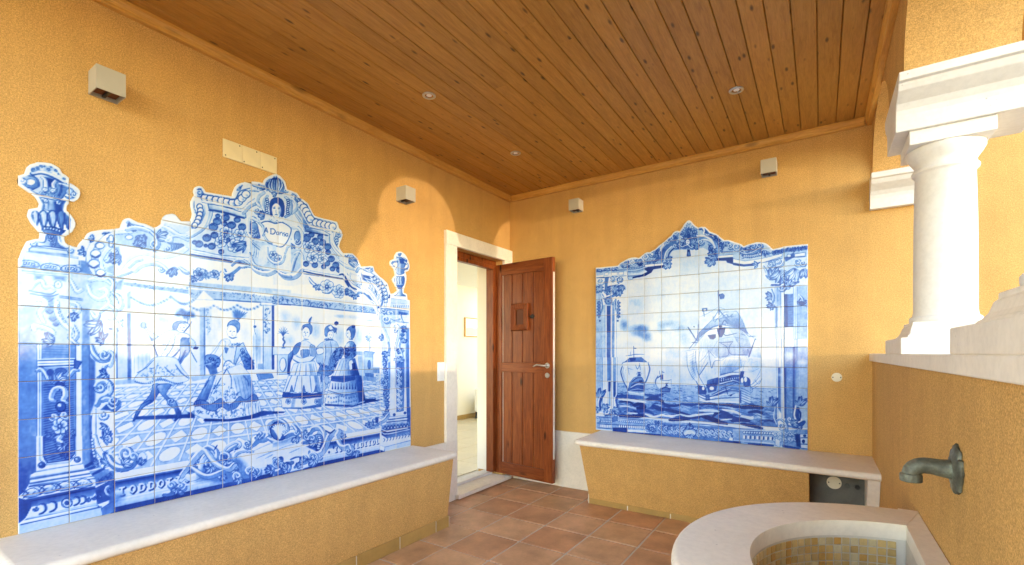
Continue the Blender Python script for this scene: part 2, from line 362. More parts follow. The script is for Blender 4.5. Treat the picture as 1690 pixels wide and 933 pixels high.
MB().add([(2.862,-.02,FZ),(2.862,-.30,FZ),(2.862,-.53,ZB-.046),(2.862,-.02,ZB-.046),(WX-.002,-.02,FZ),(WX-.002,-.32,FZ),(WX-.002,-.545,ZB-.046),(WX-.002,-.02,ZB-.046)],
         [(0,1,2,3),(7,6,5,4),(0,4,5,1),(1,5,6,2),(2,6,7,3),(3,7,4,0)]).build('niche_cheek', M['stone'], b2)
def oval(name, rx, rz, mat, th=.006, n=32):
    ring = lambda k, y: [(rx*k*math.cos(2*math.pi*i/n), y, rz*k*math.sin(2*math.pi*i/n)) for i in range(n)]
    return MB().loft([ring(1,0), ring(1,-th*.6), ring(.93,-th)]).build(name, mat, None, smooth=40)
def oval_cover(lab, loc, rx, rz):
    e = empty('oval_cover', loc); tag(e, lab, 'cover plate', 'ivory oval cover plates')
    o = oval('plate', rx, rz, M['ivory']); o.parent = e
    for s in (-1,1):
        q = MB().lathe([(.004,-.0),(.004,.002)], (0,0), 12).build('screw', M['black'], e); q.rotation_euler = (R(90),0,0); q.location = (s*rx*.72, -.0065, 0)
oval_cover('ivory oval cover plate on the ochre wall beside the ship panel', (2.726,-.001,1.103), .031, .031)
oval_cover('ivory oval cover plate inside the dark niche under the bench', (2.705,-.301,.440), .040, .040)
for k, (x, lab) in enumerate(((2.772, 'grey capped pipe end in the dark niche'), (2.825, 'open black pipe end in the dark niche'))):
    o = MB().lathe([(.014,0),(.014,.012),(.011,.012),(.011,.004 if k else .010),(0.0005,.004 if k else .010)], (0,0), 20).build('pipe_end', M['black'] if k else M['concrete'], None, smooth=40)
    o.rotation_euler = (R(90),0,0); o.location = (x,-.3005,.43); tag(o, lab, 'pipe')
# unseen sun blocker added beyond the arcade: it keeps the low sun off the near bays
gw = MB().box(8.2, 8.5, -16.0, -3.78, -.25, 3.3).build('sun_blocker', M['stucco']); tag(gw, 'tall plain ochre sun blocker added out of view beyond the arcade', 'sun blocker')
# ================================================================== hand painted tile panels: a small brush engine in tile units
NPX = 80                                  # canvas pixels per tile
class Paint:
    def __init__(s, W, H, to_uv, base=.05):
        s.W, s.H = int(W*NPX), int(H*NPX); s.to_uv = to_uv
        s.d = np.full((s.H, s.W), base, np.float32); s.fr = (0, 0, 1.0); s.ws = 1.0
    def F(s, x0, y0, k): s.fr = (x0, y0, k); return s
    def pts(s, t):
        if isinstance(t, str): a = np.array([[float(q) for q in p.split(',')] for p in t.split()])
        else: a = np.array(t, float)
        if s.fr is None: return a*NPX
        x0, y0, k = s.fr
        return np.array([s.to_uv(x0+p[0]/k, y0+p[1]/k) for p in a])*NPX
    @staticmethod
    def spline(a, closed=False, n=8):
        if len(a) < 3: return a
        P = np.vstack([a[-1], a, a[0], a[1]]) if closed else np.vstack([2*a[0]-a[1], a, 2*a[-1]-a[-2]])
        out = []
        for i in range(len(P)-3):
            p0, p1, p2, p3 = P[i:i+4]
            for t in np.arange(n)/n:
                out.append(.5*((2*p1)+(-p0+p2)*t+(2*p0-5*p1+4*p2-p3)*t*t+(-p0+3*p1-3*p2+p3)*t**3))
        if not closed: out.append(P[-2])
        return np.array(out)
    def box(s, a, m):
        x0, y0 = np.floor(a.min(0)-m).astype(int); x1, y1 = np.ceil(a.max(0)+m).astype(int)+1
        x0, y0, x1, y1 = max(x0,0), max(y0,0), min(x1,s.W), min(y1,s.H)
        if x1 <= x0 or y1 <= y0: return None
        X, Y = np.meshgrid(np.arange(x0,x1)+.5, np.arange(y0,y1)+.5); return x0, y0, x1, y1, X, Y
    @staticmethod
    def segdist(X, Y, a, b):
        d = b-a; L = float(d@d)+1e-9; t = np.clip(((X-a[0])*d[0]+(Y-a[1])*d[1])/L, 0, 1)
        return np.hypot(X-a[0]-t*d[0], Y-a[1]-t*d[1]), t
    def blend(s, bx, cov, d):
        x0, y0, x1, y1 = bx[:4]; v = s.d[y0:y1, x0:x1]; v += (d-v)*cov
    def S(s, t, w=2.0, d=.8, a=.92, taper=1, straight=0):
        """tapered brush stroke"""
        w = s.ws*(w*.80 if w > 3 else max(w*.95, 1.5))
        p = s.pts(t); p = p if straight else s.spline(p); bx = s.box(p, w+2)
        if bx is None: return
        X, Y = bx[4:]; n = len(p)-1; best = np.full(X.shape, -9.0)
        for i in range(n):
            q0, q1 = i/n, (i+1)/n; dist, tt = s.segdist(X, Y, p[i], p[i+1]); q = q0+(q1-q0)*tt
            ww = w*(.35+.65*np.sqrt(np.clip(np.sin(np.pi*(.06+.88*q)), 0, 1))) if taper else w
            best = np.maximum(best, ww*.5-dist)
        s.blend(bx, a*np.clip(best+.5, 0, 1), d)
    def cover(s, p, soft):
        bx = s.box(p, soft+1)
        if bx is None: return None, None
        X, Y = bx[4:]; ins = np.zeros(X.shape, bool); dm = np.full(X.shape, 1e9)
        for i in range(len(p)):
            a, b = p[i-1], p[i]
            if a[1] != b[1]:
                c = ((a[1] > Y) != (b[1] > Y)) & (X < (b[0]-a[0])*(Y-a[1])/(b[1]-a[1])+a[0]); ins ^= c
            dm = np.minimum(dm, s.segdist(X, Y, a, b)[0])
        sd = np.where(ins, dm, -dm); return bx, np.clip(.5+sd/max(soft, 1.0), 0, 1)
    def P(s, t, d=.5, a=1.0, soft=1.0, curve=0, edge=0, ew=1.6):
        p = s.pts(t); p = s.spline(p, True, 5) if curve else p; bx, cov = s.cover(p, soft)
        if bx is None: return
        s.blend(bx, a*cov, d)
        if edge:
            fr = s.fr; s.fr = None; s.S(np.vstack([p, p[:1]])/NPX, ew, edge, .9, 0, 1); s.fr = fr
    def G(s, t, d0, d1, ax, a=1.0, soft=1.0, curve=0, edge=0, ew=1.6):
        """polygon with a wash running from d0 to d1 along ax = (x0,y0,x1,y1)"""
        p = s.pts(t); p = s.spline(p, True, 5) if curve else p; q = s.pts([ax[:2], ax[2:]]); bx, cov = s.cover(p, soft)
        if bx is None: return
        X, Y = bx[4:]; dv = q[1]-q[0]; L = float(dv@dv)+1e-9; tt = np.clip(((X-q[0][0])*dv[0]+(Y-q[0][1])*dv[1])/L, 0, 1)
        s.blend(bx, a*cov, d0+(d1-d0)*tt)
        if edge:
            fr = s.fr; s.fr = None; s.S(np.vstack([p, p[:1]])/NPX, ew, edge, .9, 0, 1); s.fr = fr
    def Wsh(s, x, y, rx, ry, d, a=.6):
        """soft round wash"""
        c = s.pts([(x, y)])[0]; ex = s.pts([(x+rx, y)])[0]-c; ey = s.pts([(x, y+ry)])[0]-c
        r = np.array([abs(ex[0])+abs(ey[0]), abs(ex[1])+abs(ey[1])]); bx = s.box(np.array([c-r, c+r]), 1)
        if bx is None: return
        X, Y = bx[4:]; k = np.hypot((X-c[0])/max(np.hypot(*ex),1), (Y-c[1])/max(np.hypot(*ey),1)); s.blend(bx, a*np.clip(1-k, 0, 1)**.8, d)
    def E(s, x, y, rx, ry, d, edge=0, ew=1.5, a=1.0, n=20): s.P([(x+rx*math.cos(2*math.pi*i/n), y+ry*math.sin(2*math.pi*i/n)) for i in range(n)], d, a, 1.0, 0, edge, ew)
    def ribbon(s, t, w, lo=.80, mid=.38, hi=.06):
        """modelled scroll band: dark rim, mid wash, light ridge"""
        s.S(t, w+2.6, lo, .92, 1); s.S(t, w, mid, .95, 1)
        p = np.array([[float(q) for q in c.split(',')] for c in t.split()] if isinstance(t, str) else t, float)
        o = w*.12*(s.fr[2]/.62 if s.fr else 1)
        s.S(p+np.array([-o, -o]), w*.42, hi, .95, 1)
    def spiral(s, x, y, r, turns=1.4, a0=0, w=3.0, dirn=1, tail=None, lo=.82, mid=.35, rib=1):
        pts = [(x+r*(1-k/26)*math.cos(a0+dirn*2*math.pi*turns*k/24), y+r*(1-k/26)*math.sin(a0+dirn*2*math.pi*turns*k/24)) for k in range(25)]
        if tail: pts = list(tail)+pts
        s.ribbon(pts, w, lo, mid) if rib else s.S(pts, w, lo)
    def flower(s, x, y, r, d=.28, n=6, a0=.3):
        for i in range(n):
            t = a0+2*math.pi*i/n; s.E(x+.58*r*math.cos(t), y+.58*r*math.sin(t), .42*r, .40*r, d*.45, .72, 1.4)
            s.Wsh(x+.42*r*math.cos(t), y+.42*r*math.sin(t), .3*r, .3*r, .5, .7)
        s.E(x, y, .26*r, .26*r, .55, .85, 1.5); s.E(x-.04*r, y-.05*r, .1*r, .1*r, .12)
    def beads(s, t, n, r, d=.06, edge=.78, ew=1.6, el=1.0):
        p = np.array([[float(q) for q in c.split(',')] for c in t.split()], float); sp = s.spline(p, False, 24); L = np.r_[0, np.cumsum(np.hypot(*np.diff(sp, axis=0).T))]
        for i in range(n):
            q = (i+.5)/n*L[-1]; x = np.interp(q, L, sp[:,0]); y = np.interp(q, L, sp[:,1])
            s.E(x, y, r*el, r, d, edge, ew); s.Wsh(x+r*.3, y+r*.35, r*.6, r*.5, .5, .7)
    def leaf(s, x, y, ln, ang, w=.35, d=.22, curl=.5):
        """one pointed acanthus lobe"""
        c, q = math.cos(ang), math.sin(ang); f = lambda u, v: (x+ln*(u*c-v*q), y+ln*(u*q+v*c))
        up = [f(0,-.05), f(.3,-w*.8), f(.65,-w*.75+curl*.1), f(1,curl*.3)]; dn = [f(.7,w*.35+curl*.25), f(.35,w*.55), f(0,.06)]
        s.G(up+dn, .05, d+.25, (*f(.3,-w), *f(.4,w)), 1, 1, 1, .78, 1.5); s.S([f(.05,0), f(.45,.02), f(.88,curl*.24)], 1.4, .7)
    def spray(s, x, y, ln, a0, a1, n, w=.3, d=.22, curl=.4):
        for i in range(n):
            t = a0+(a1-a0)*i/max(n-1,1); s.leaf(x, y, ln*(.75+.25*math.sin(math.pi*(i+.5)/n)), t, w, d, curl*(1 if i%2 else -.6))
    def dots(s, poly, n, r=1.2, d=.6, seed=1, curl=1):
        """little flourishes scattered in a polygon (frame units)"""
        rg = np.random.RandomState(seed); p = np.array([[float(q) for q in c.split(',')] for c in poly.split()], float); lo, hi = p.min(0), p.max(0); k = 0; tries = 0
        while k < n and tries < n*30:
            tries += 1; x, y = lo+(hi-lo)*rg.rand(2); ins = False
            for i in range(len(p)):
                a, b = p[i-1], p[i]
                if (a[1] > y) != (b[1] > y) and x < (b[0]-a[0])*(y-a[1])/(b[1]-a[1])+a[0]: ins = not ins
            if not ins: continue
            k += 1; t = rg.rand()*6.28; q = r*s.fr[2]*1.2
            if curl: s.S([(x-q*math.cos(t), y-q*math.sin(t)), (x+q*.5*math.sin(t), y-q*.5*math.cos(t)), (x+q*math.cos(t), y+q*math.sin(t))], r*1.3, d*(.7+.5*rg.rand()))
            else: s.E(x, y, q*.5, q*.5, d)
    def finish(s, seed=5, tint=.05, boost=.36):
        rg = np.random.RandomState(seed)
        def fld(cx, cy):
            g = rg.rand(int(s.H/cy)+3, int(s.W/cx)+3); yy = np.arange(s.H)/cy; xx = np.arange(s.W)/cx; yi = yy.astype(int); xi = xx.astype(int); fy = (yy-yi)[:,None]; fx = (xx-xi)[None]
            return g[yi][:,xi]*(1-fy)*(1-fx)+g[yi+1][:,xi]*fy*(1-fx)+g[yi][:,xi+1]*(1-fy)*fx+g[yi+1][:,xi+1]*fy*fx-.5
        d = s.d; d = d+boost*d*(1-d); n = fld(9, 30)*.5+fld(30, 12)*.5+fld(4, 4)*.45+fld(3, 8)*.4
        return np.clip(d+n*(.05+.60*d*(1-d))+fld(70, 70)*tint, 0, 1)
def hom(plane):
    if plane == 'L':
        def f(x, y):
            r = pix_ray(x, y); t = (.008-CAM[0])/r[0]; return ((CAM[1]+t*r[1]+3.4808)/.15, (CAM[2]+t*r[2]-.5577)/.15)
    else:
        def f(x, y):
            r = pix_ray(x, y); t = (-.008-CAM[1])/r[1]; return ((CAM[0]+t*r[0]-.9401)/.147, (CAM[2]+t*r[2]-.5792)/.147)
    return f
# ------------------------------------------------------------------ panel of the dance
def paint_dance():
    c = Paint(14, 12, hom('L'), .045); Z5 = 5.488; Z7 = 7.177
    A = lambda: c.F(20,260,Z5); B = lambda: c.F(20,400,Z5); C_ = lambda: c.F(20,560,Z5); D = lambda: c.F(20,720,Z5)
    E = lambda: c.F(180,340,Z5); Fm = lambda: c.F(180,500,Z5); G = lambda: c.F(180,660,Z5); Hh = lambda: c.F(310,280,Z5); I = lambda: c.F(310,440,Z5); J = lambda: c.F(310,600,Z5)
    K = lambda: c.F(450,300,Z5); L = lambda: c.F(450,460,Z5); Mz = lambda: c.F(450,620,Z5); N = lambda: c.F(560,400,Z7); O = lambda: c.F(560,520,Z7); Q = lambda: c.F(560,640,Z7)
    # --- tiled dance floor in painted perspective (panel units)
    c.fr = None; rows = [1.22,1.78,2.30,2.72,3.06,3.34,3.56,3.74]; W = lambda v: .76*(5.5-v)/(5.5-1.26); vx = 5.2
    c.P([(1.7,1.2),(13.3,1.2),(13.3,3.78),(1.7,3.78)], .27)
    for r in range(len(rows)-1):
        v0, v1 = rows[r], rows[r+1]; vm = (v0+v1)/2; w0, w1, wm = W(v0), W(v1), W(vm)
        for i in range(-14, 26):
            u = vx+(i+.5)*wm
            if not 1.6 < u < 13.4: continue
            h = (v1-v0)*.40; sh = (i+.5)*(w1-w0)*.4
            if (i+r) % 2: c.P([(u+wm*.40*math.cos(t)+sh*math.sin(t), vm+h*math.sin(t)) for t in np.linspace(0,6.28,18)], .04, 1, 1, 0, .42, 1.2)
            else: c.P([(u-wm*.42,vm),(u-sh,vm-h),(u+wm*.42,vm),(u+sh,vm+h)], .04, 1, 1, 0, .42, 1.2)
        c.S([(1.6,v1),(13.4,v1)], 5.0*(5.5-v1)/4, .07, 1, 0, 1); c.S([(1.6,v1-.055),(13.4,v1-.055)], 1.2, .45, .8, 0, 1)
    for i in range(-14, 26):
        a, b = (vx+i*W(1.22),1.22), (vx+i*W(3.74),3.74); c.S([a,b], 4.6, .08, 1, 0, 1); c.S([(a[0]+.045,a[1]),(b[0]+.02,b[1])], 1.1, .42, .7, 0, 1)
    # --- painted background: sky, garden, far frieze
    c.P([(1.6,3.76),(13.4,3.76),(13.4,8.0),(1.6,8.0)], .035)
    Fm(); c.P('160,95 195,95 200,730 165,730', .62, .9, 3); c.P('75,400 160,400 160,690 75,690', .2, .8, 3); c.P('45,700 330,690 330,725 45,745', .35, .8, 3)
    for x, y, rx, ry in ((250,200,60,90),(330,160,60,60),(500,150,110,60),(300,500,90,120),(780,230,60,140),(350,460,40,80)): c.Wsh(x, y, rx, ry, .42, .5)
    for x in (225,262,300,335,365): c.S([(x,440),(x+4,640)], 2.2, .32, .6)
    c.P('730,40 860,45 860,690 735,690', .10); c.P('820,45 862,45 862,680 822,680', .26); c.P('862,45 870,45 870,680 862,680', .62)
    for y in range(60, 300, 16): c.spiral(895, y, 11, 1, y, 1.6, 1, None, .5, .5, 0)
    c.P('880,45 933,45 933,400 880,400', .2, .5, 4)
    E(); c.P('130,690 720,760 720,800 130,720', .33, .9, 3); c.P('720,690 933,710 933,760 720,740', .33, .9, 2); c.S('60,650 250,670 480,700 720,735', 2.2, .5); c.P('160,790 195,770 195,933 160,933', .34, .9, 3)
    c.P('240,620 720,690 720,735 240,665', .26, .9, 3); c.dots('200,690 720,745 720,790 200,740', 46, 1.1, .45, 4)
    for x0, x1, y in ((200,550,850), (560,800,840)):
        for i in range(14):
            t = i/13; c.Wsh(x0+(x1-x0)*t, y+70*math.sin(math.pi*t)-20, 24, 20, .45, .6); c.S([(x0+(x1-x0)*t-9, y+66*math.sin(math.pi*t)-24), (x0+(x1-x0)*t+9, y+70*math.sin(math.pi*t)-10)], 1.4, .55)
    I(); c.P('20,140 933,215 933,265 20,190', .24, .9, 3); c.P('20,205 570,250 933,300 933,350 240,300 20,285', .28, .9, 2); c.S('240,300 560,320 660,325', 4, .7); c.S('800,340 933,350', 4, .8)
    c.P('140,215 240,305 70,300', .06, 1, 2, 0, .3, 1.2); c.dots('200,225 930,275 930,325 260,280', 70, 1.3, .55, 8); c.dots('20,225 110,235 60,280 20,280', 12, 1.2, .5, 9)
    for i in range(22):
        t = i/21; x = 20+t*640; y = 350+40*abs(math.sin(3*math.pi*t))-14*t+12; c.Wsh(x, y, 22, 18, .55, .7); c.S([(x-8,y-6),(x+8,y+6)], 1.5, .6)
    c.P('110,370 150,370 150,933 110,933', .30, .85, 3); c.S('148,370 148,933', 2, .6); c.P('155,360 215,360 215,560 155,560', .22, .6, 5); c.dots('165,380 205,380 205,600 165,600', 26, 1.1, .5, 11)
    c.P('215,370 270,370 270,933 215,933', .10); c.Wsh(285,520,26,90,.4,.5); c.P('675,350 780,350 780,933 675,933', .18); c.P('758,350 780,350 780,933 758,933', .74); c.S('680,350 680,933', 2, .68)
    c.dots('690,380 740,380 740,600 690,600', 40, 1.5, .72, 12); c.P('660,325 800,330 800,352 660,350', .1, 1, 1, 0, .5, 1.2); c.Wsh(630,700,50,190,.45,.7); c.Wsh(520,600,60,120,.22,.6); c.S('605,480 600,560 612,620', 2, .5)
    c.E(605,545,14,12,.62)
    for x in (590,620,650): c.S([(x,620),(x+2,920)], 2, .4, .6)
    c.P('630,880 680,880 680,933 630,933', .3); J(); c.P('620,95 760,95 775,130 640,150', .42, .9, 2, 0, .75, 1.4); c.P('20,120 200,105 190,135 40,165', .24)
    L(); c.P('0,130 260,185 640,225 933,260 933,312 460,268 250,245 0,225', .27, .95, 2); c.S('0,228 250,245 460,268 640,288 933,315', 3.4, .85); c.dots('0,160 250,190 640,235 920,275 920,300 460,255 250,232 0,215', 110, 1.6, .66, 21)
    c.P('0,110 933,230 933,255 0,135', .15, .8, 4)
    for x, y, rx, ry in ((110,340,70,70),(210,400,50,80),(390,470,50,90),(600,520,60,100),(780,520,60,110),(700,350,140,26),(600,340,60,20),(880,380,70,14),(150,560,60,60),(120,40,120,30)): c.Wsh(x, y, rx, ry, .38, .55)
    # garden pedestals and vases
    c.P('0,620 160,620 160,690 0,690', .12, 1, 1, 0, .4, 1.2); c.P('40,690 150,690 140,870 40,870', .2, 1, 1, 0, .5, 1.3); c.E(92,780,30,62,.08,.62,1.8); c.S('112,730 120,790 100,835', 4, .55)
    c.S('95,620 95,600 108,575 92,548 100,530', 7, .62); c.P('76,620 116,620 112,632 80,632', .5)
    for t in range(9): c.S([(92,525),(92+22*math.cos(-.2-t*.34),500+18*math.sin(-.3-t*.3)),(92+52*math.cos(-.1-t*.37),505+70*math.sin(-.1-t*.37))], 2.2, .62)
    c.P('755,660 830,660 830,700 755,690', .3); c.P('830,655 933,668 933,700 830,700', .34, 1, 1, 0, .6, 1.3); c.P('840,700 915,700 910,880 838,880', .26, 1, 1, 0, .55, 1.3); c.E(876,780,17,50,.5,.72,1.5); c.S('875,655 884,610 870,570 878,540', 3.4, .4); c.dots('840,490 910,490 910,570 840,570', 24, 1.2, .42, 31)
    c.P('770,700 838,700 838,880 780,880', .2); c.P('790,880 933,890 933,933 790,920', .3); c.P('915,690 933,640 933,880 915,880', .05)
    O(); c.P('395,640 400,470 440,425 480,440 500,520 500,690 395,690', .06, 1, 1, 0, .35, 1.4); c.P('400,620 475,620 475,690 400,690', .28)
    for x in range(405, 475, 12): c.S([(x,625),(x,690)], 1.2, .5)
    c.P('300,500 395,500 395,690 300,690', .22, 1, 1, 0, .5, 1.2); c.E(352,590,18,55,.5,.7,1.4); c.P('290,465 400,465 400,500 290,500', .36); c.P('300,690 410,700 405,740 300,725', .5, .9); c.S('350,440 358,390 345,340', 3, .45); c.dots('310,240 400,240 400,320 310,320', 30, 1.3, .5, 41)
    # ================= the dancing man
    Fm(); c.P('410,350 440,310 500,270 570,245 640,262 715,285 745,330 735,400 715,470 640,520 560,520 470,505 425,470', .07, 1, 1, 1, .5, 1.5)
    c.S('440,480 420,430 402,385', 3, .7); c.P('405,330 360,300 320,235 290,205 300,180 325,190 350,240 400,275 440,300', .2, 1, 1, 1, .58, 1.4); c.E(310,205,26,28,.36,.6,1.3); c.P('360,300 400,330 395,350 375,350', .62, .9, 2)
    c.E(655,228,46,42,.04,.45,1.2); c.P('575,235 580,190 625,165 690,170 720,195 700,185 640,185 610,235', .36, 1, 1, 1, .6, 1.3); c.S('640,225 650,228', 2, .8); c.S('672,225 684,226', 2, .8); c.S('655,250 672,250', 1.5, .7); c.S('662,230 660,242', 1.2, .5)
    for x, y, r in ((640,85,34),(680,100,36),(730,100,34),(620,105,24),(700,130,28),(755,115,22),(660,70,24)): c.Wsh(x, y, r*1.5, r*1.3, .58, .8); c.spiral(x, y, r*.7, 1.1, x, 2.0, 1, None, .6, .6, 0)
    c.S('745,170 720,215 680,260', 2.6, .8); c.S('715,140 710,180', 3, .6)
    c.P('650,330 700,320 735,350 730,430 680,500 640,560 610,560 640,470', .34, 1, 1, 1, .6, 1.4); c.P('720,320 770,345 785,400 760,410 730,380', .2, 1, 1, 1, .5, 1.3); c.P('765,400 810,400 800,420 760,420', .85)
    c.S('560,310 520,400 470,480', 2, .45); c.S('600,300 580,390 520,480 480,500', 2.4, .55); c.dots('480,300 640,280 620,460 480,480', 34, 1.4, .4, 51); c.S('640,420 600,470 560,500', 5, .62); c.S('735,430 760,480 795,540', 2.6, .7); c.S('690,430 660,500 625,560', 6, .66)
    c.P('430,490 600,500 660,590 725,680 680,718 560,742 400,736 235,718 245,660 310,600 360,545', .12, 1, 1, 1, .5, 1.4)
    c.S('250,635 330,590 400,520', 2.4, .6); c.S('500,580 540,620 590,665', 3, .62); c.S('440,550 420,620 390,690', 2, .45); c.S('600,560 650,630 720,685', 3.4, .68); c.dots('260,650 400,560 620,580 660,680 300,700', 70, 1.4, .46, 52)
    for i in range(26): c.S([(235+i*17, 705+20*math.sin(i*.35)), (243+i*17, 722+18*math.sin(i*.35))], 2.6, .62)
    c.G('400,738 485,745 440,830 390,900 320,933 295,920 350,860 385,800', .3, .72, (340,800,440,860), 1, 1, 1, .8, 1.5); c.G('440,745 560,740 515,830 600,900 610,933 560,933 500,860 450,800', .34, .68, (450,800,600,840), 1, 1, 1, .8, 1.5); c.spiral(560,900,34,1.0,2.4,4,1,None,.85,.6)
    G(); c.P('240,150 770,128 775,165 240,180', .82, .95, 2); c.G('370,0 385,10 300,75 255,150 225,195 215,190 240,120 295,40', .35, .78, (270,60,320,90), 1, 1, 0, .85, 1.5); c.G('560,0 600,10 625,70 655,120 630,165 600,195 590,185 615,150 590,80 535,45', .3, .72, (560,80,630,90), 1, 1, 0, .85, 1.5); c.spiral(565,15,32,1.0,1.5,4,1,None,.85,.6)
    # ================= the lady in the middle
    I(); c.Wsh(440,430,50,60,.72,.9); c.Wsh(490,440,48,40,.4,.8)
    for k in range(7): c.S([(455,490),(430+12*k,440),(405+22*k,392+6*abs(k-2))], 3, .5)
    c.E(398,590,46,60,.04,.42,1.3); c.P('355,545 370,505 420,485 465,510 468,565 445,600 440,555 400,530 370,530', .46, 1, 1, 1, .8, 1.3); c.S('378,588 392,585', 2.2, .85); c.S('412,588 424,590', 2.2, .85); c.S('392,622 408,624', 1.8, .75); c.S('402,592 398,610', 1.3, .5)
    c.P('375,640 440,640 470,700 350,700', .06, 1, 1, 1); c.S('372,636 400,650 440,642', 3.4, .85); c.P('300,670 370,660 400,710 480,700 500,740 480,850 420,890 380,850 330,850 300,760', .13, 1, 1, 1, .45, 1.4)
    c.P('330,730 370,740 350,790 335,780', .6, .9, 2); c.G('440,720 500,690 540,780 590,860 600,933 520,933 470,800 430,890 415,870', .2, .58, (450,760,560,860), 1, 1, 0, .8, 1.5); c.dots('470,720 600,860 590,930 520,920', 46, 1.8, .8, 61); c.dots('370,700 470,690 470,730 370,730', 20, 1.3, .6, 62)
    c.P('300,670 340,690 310,790 250,850 160,870 150,850 200,800 260,730', .07, 1, 1, 1, .45, 1.4); c.P('160,810 230,800 290,840 270,910 190,925 160,890', .36, 1, 2, 1, .8, 1.4); c.dots('160,810 280,830 270,920 170,920', 30, 1.8, .82, 63); c.S('300,680 270,740 240,790', 1.8, .42); c.S('100,900 160,890 250,860', 3, .3)
    c.S('310,933 335,870 370,855 410,880', 3, .6); c.dots('330,870 420,880 420,933 310,933', 20, 1.3, .5, 64)
    J(); c.P('210,110 330,60 480,0 560,100 600,240 640,330 665,432 560,482 320,512 150,505 55,462 65,350 140,230', .10, 1, 1, 0, .5, 1.5)
    c.P('170,20 250,10 270,90 200,105', .6, .9, 2); c.G('200,115 250,110 175,330 70,380 80,330', .25, .66, (110,260,190,300), .95, 2, 0, .65, 1.3); c.G('400,105 560,100 620,330 470,340 420,200', .42, .2, (560,200,430,220), .9, 2); c.S('300,130 265,190 235,228', 3, .68); c.S('190,150 160,200 140,228', 3, .72); c.S('352,50 390,130 392,222', 2.6, .62); c.S('352,48 318,105', 3, .75); c.S('500,110 540,160 550,205', 3, .68); c.S('385,222 400,222', 4, .8); c.S('225,230 245,228', 4, .8)
    for x in (440,470,505,535,575): c.S([(x-20,130),(x,230),(x+18,320)], 2.2, .5, .7)
    for x in (120,150,185,210): c.S([(x+50,150),(x+12,250),(x-30,340)], 2.2, .55, .7)
    c.P('65,345 120,330 175,350 200,372 240,350 296,316 330,352 380,372 430,335 470,300 520,330 600,280 632,335 560,348 480,352 440,400 370,425 300,392 240,432 160,415 110,385 60,385', .48, .95, 2, 1, .86, 1.7)
    for x in range(80, 630, 18): c.S([(x,352+20*math.sin(x*.05)),(x-4,395+18*math.sin(x*.05))], 1.5, .82, .6)
    c.dots('200,200 330,180 420,230 400,330 200,340', 54, 1.5, .5, 65); c.dots('330,240 470,260 440,320 330,340', 34, 1.6, .6, 66); c.dots('80,420 200,430 520,400 520,470 300,500 90,470', 80, 1.7, .58, 67)
    for x in (520,555,590,620,645): c.S([(x-12,360),(x,470)], 3, .5, .7)
    c.G('150,500 370,505 560,470 680,428 880,440 700,470 560,505 370,525 150,525', .95, .7, (150,500,880,440), .95, 2); c.P('0,440 40,450 60,490 0,492', .8, .9, 3); c.E(155,513,14,10,.9)
    # ================= three ladies and gentlemen at the right
    L(); c.S('335,425 330,385 350,350', 8, .66); c.S('340,425 342,390 352,355', 3, .35); c.E(300,488,36,50,.04,.42,1.2); c.P('262,470 268,430 310,412 350,425 356,470 340,505 330,455 295,435', .42, 1, 1, 1, .78, 1.3); c.S('282,486 294,484', 2, .85); c.S('308,486 318,487', 2, .85); c.S('290,516 304,517', 1.6, .72); c.S('298,490 296,505', 1.2, .5); c.P('285,530 320,530 330,570 270,570', .06); c.S('280,548 325,552', 2.2, .7)
    c.P('210,640 250,580 290,560 340,585 385,640 375,700 330,690 310,720 250,720 215,690', .1, 1, 1, 1, .5, 1.4); c.P('255,650 330,650 310,725 265,715', .46, .9, 2, 1, .75, 1.3); c.P('205,600 250,580 240,640 215,680 185,690 180,650', .52, .9, 2, 1, .75, 1.4); c.P('340,600 385,620 392,690 370,720 335,680', .2, 1, 1, 1, .6, 1.4)
    for x in (345,355,366,378): c.S([(x-4,605),(x+4,700)], 1.6, .62)
    c.P('180,690 260,720 340,700 380,720 330,765 250,770 185,735', .08, 1, 1, 1, .55, 1.5); c.S('185,735 250,765 330,755 375,720', 3, .7); c.G('140,690 180,650 185,700 160,760 150,870 132,860', .4, .8, (140,700,180,720), .95, 2, 0, .8, 1.4)
    c.P('190,770 380,745 410,870 425,933 130,933 160,850', .1, 1, 1, 0, .5, 1.4)
    for x0, x1 in ((230,180),(255,225),(300,300),(335,350),(365,400)): c.S([(x0,775),((x0+x1)/2,860),(x1,933)], 4, .45, .8)
    c.P('325,775 350,770 395,933 350,933', .34, .8, 3)
    c.E(520,512,28,36,.05,.45,1.2); c.P('465,480 480,440 520,420 550,440 580,455 560,490 540,470 500,480 490,520 475,520', .44, 1, 1, 1, .8, 1.3); c.P('500,440 525,425 545,455 520,465', .08); c.E(575,405,20,18,.78); c.S('545,440 570,470 575,500', 3, .7); c.S('508,510 516,508', 1.8, .85); c.S('528,510 536,511', 1.8, .85); c.S('515,532 528,532', 1.5, .7); c.P('475,545 545,545 560,575 480,580', .5, .9, 2); c.dots('460,540 540,550 540,580 460,580', 14, 1.4, .7, 70)
    c.P('400,620 460,570 550,560 590,600 600,680 560,750 520,800 460,790 400,760 390,690', .22, 1, 1, 1, .55, 1.4); c.S('470,590 480,680 460,780', 2.4, .6); c.S('520,570 530,660 500,780', 2.4, .55); c.P('395,640 450,630 460,670 420,690 400,680', .08, 1, 1, 1, .7, 1.4)
    c.P('540,680 610,620 640,650 620,720 570,760 545,850 500,880 440,870 410,850 440,780 500,800', .44, .95, 2, 1, .85, 1.4); c.dots('560,640 640,640 600,740 560,840 520,870', 50, 1.9, .85, 71); c.dots('410,760 500,780 540,860 440,870', 30, 1.6, .7, 72); c.P('400,850 500,885 505,933 405,933', .34, 1, 1, 0, .7, 1.3); c.S('440,870 440,933', 3, .7); c.S('480,890 490,933', 4, .75)
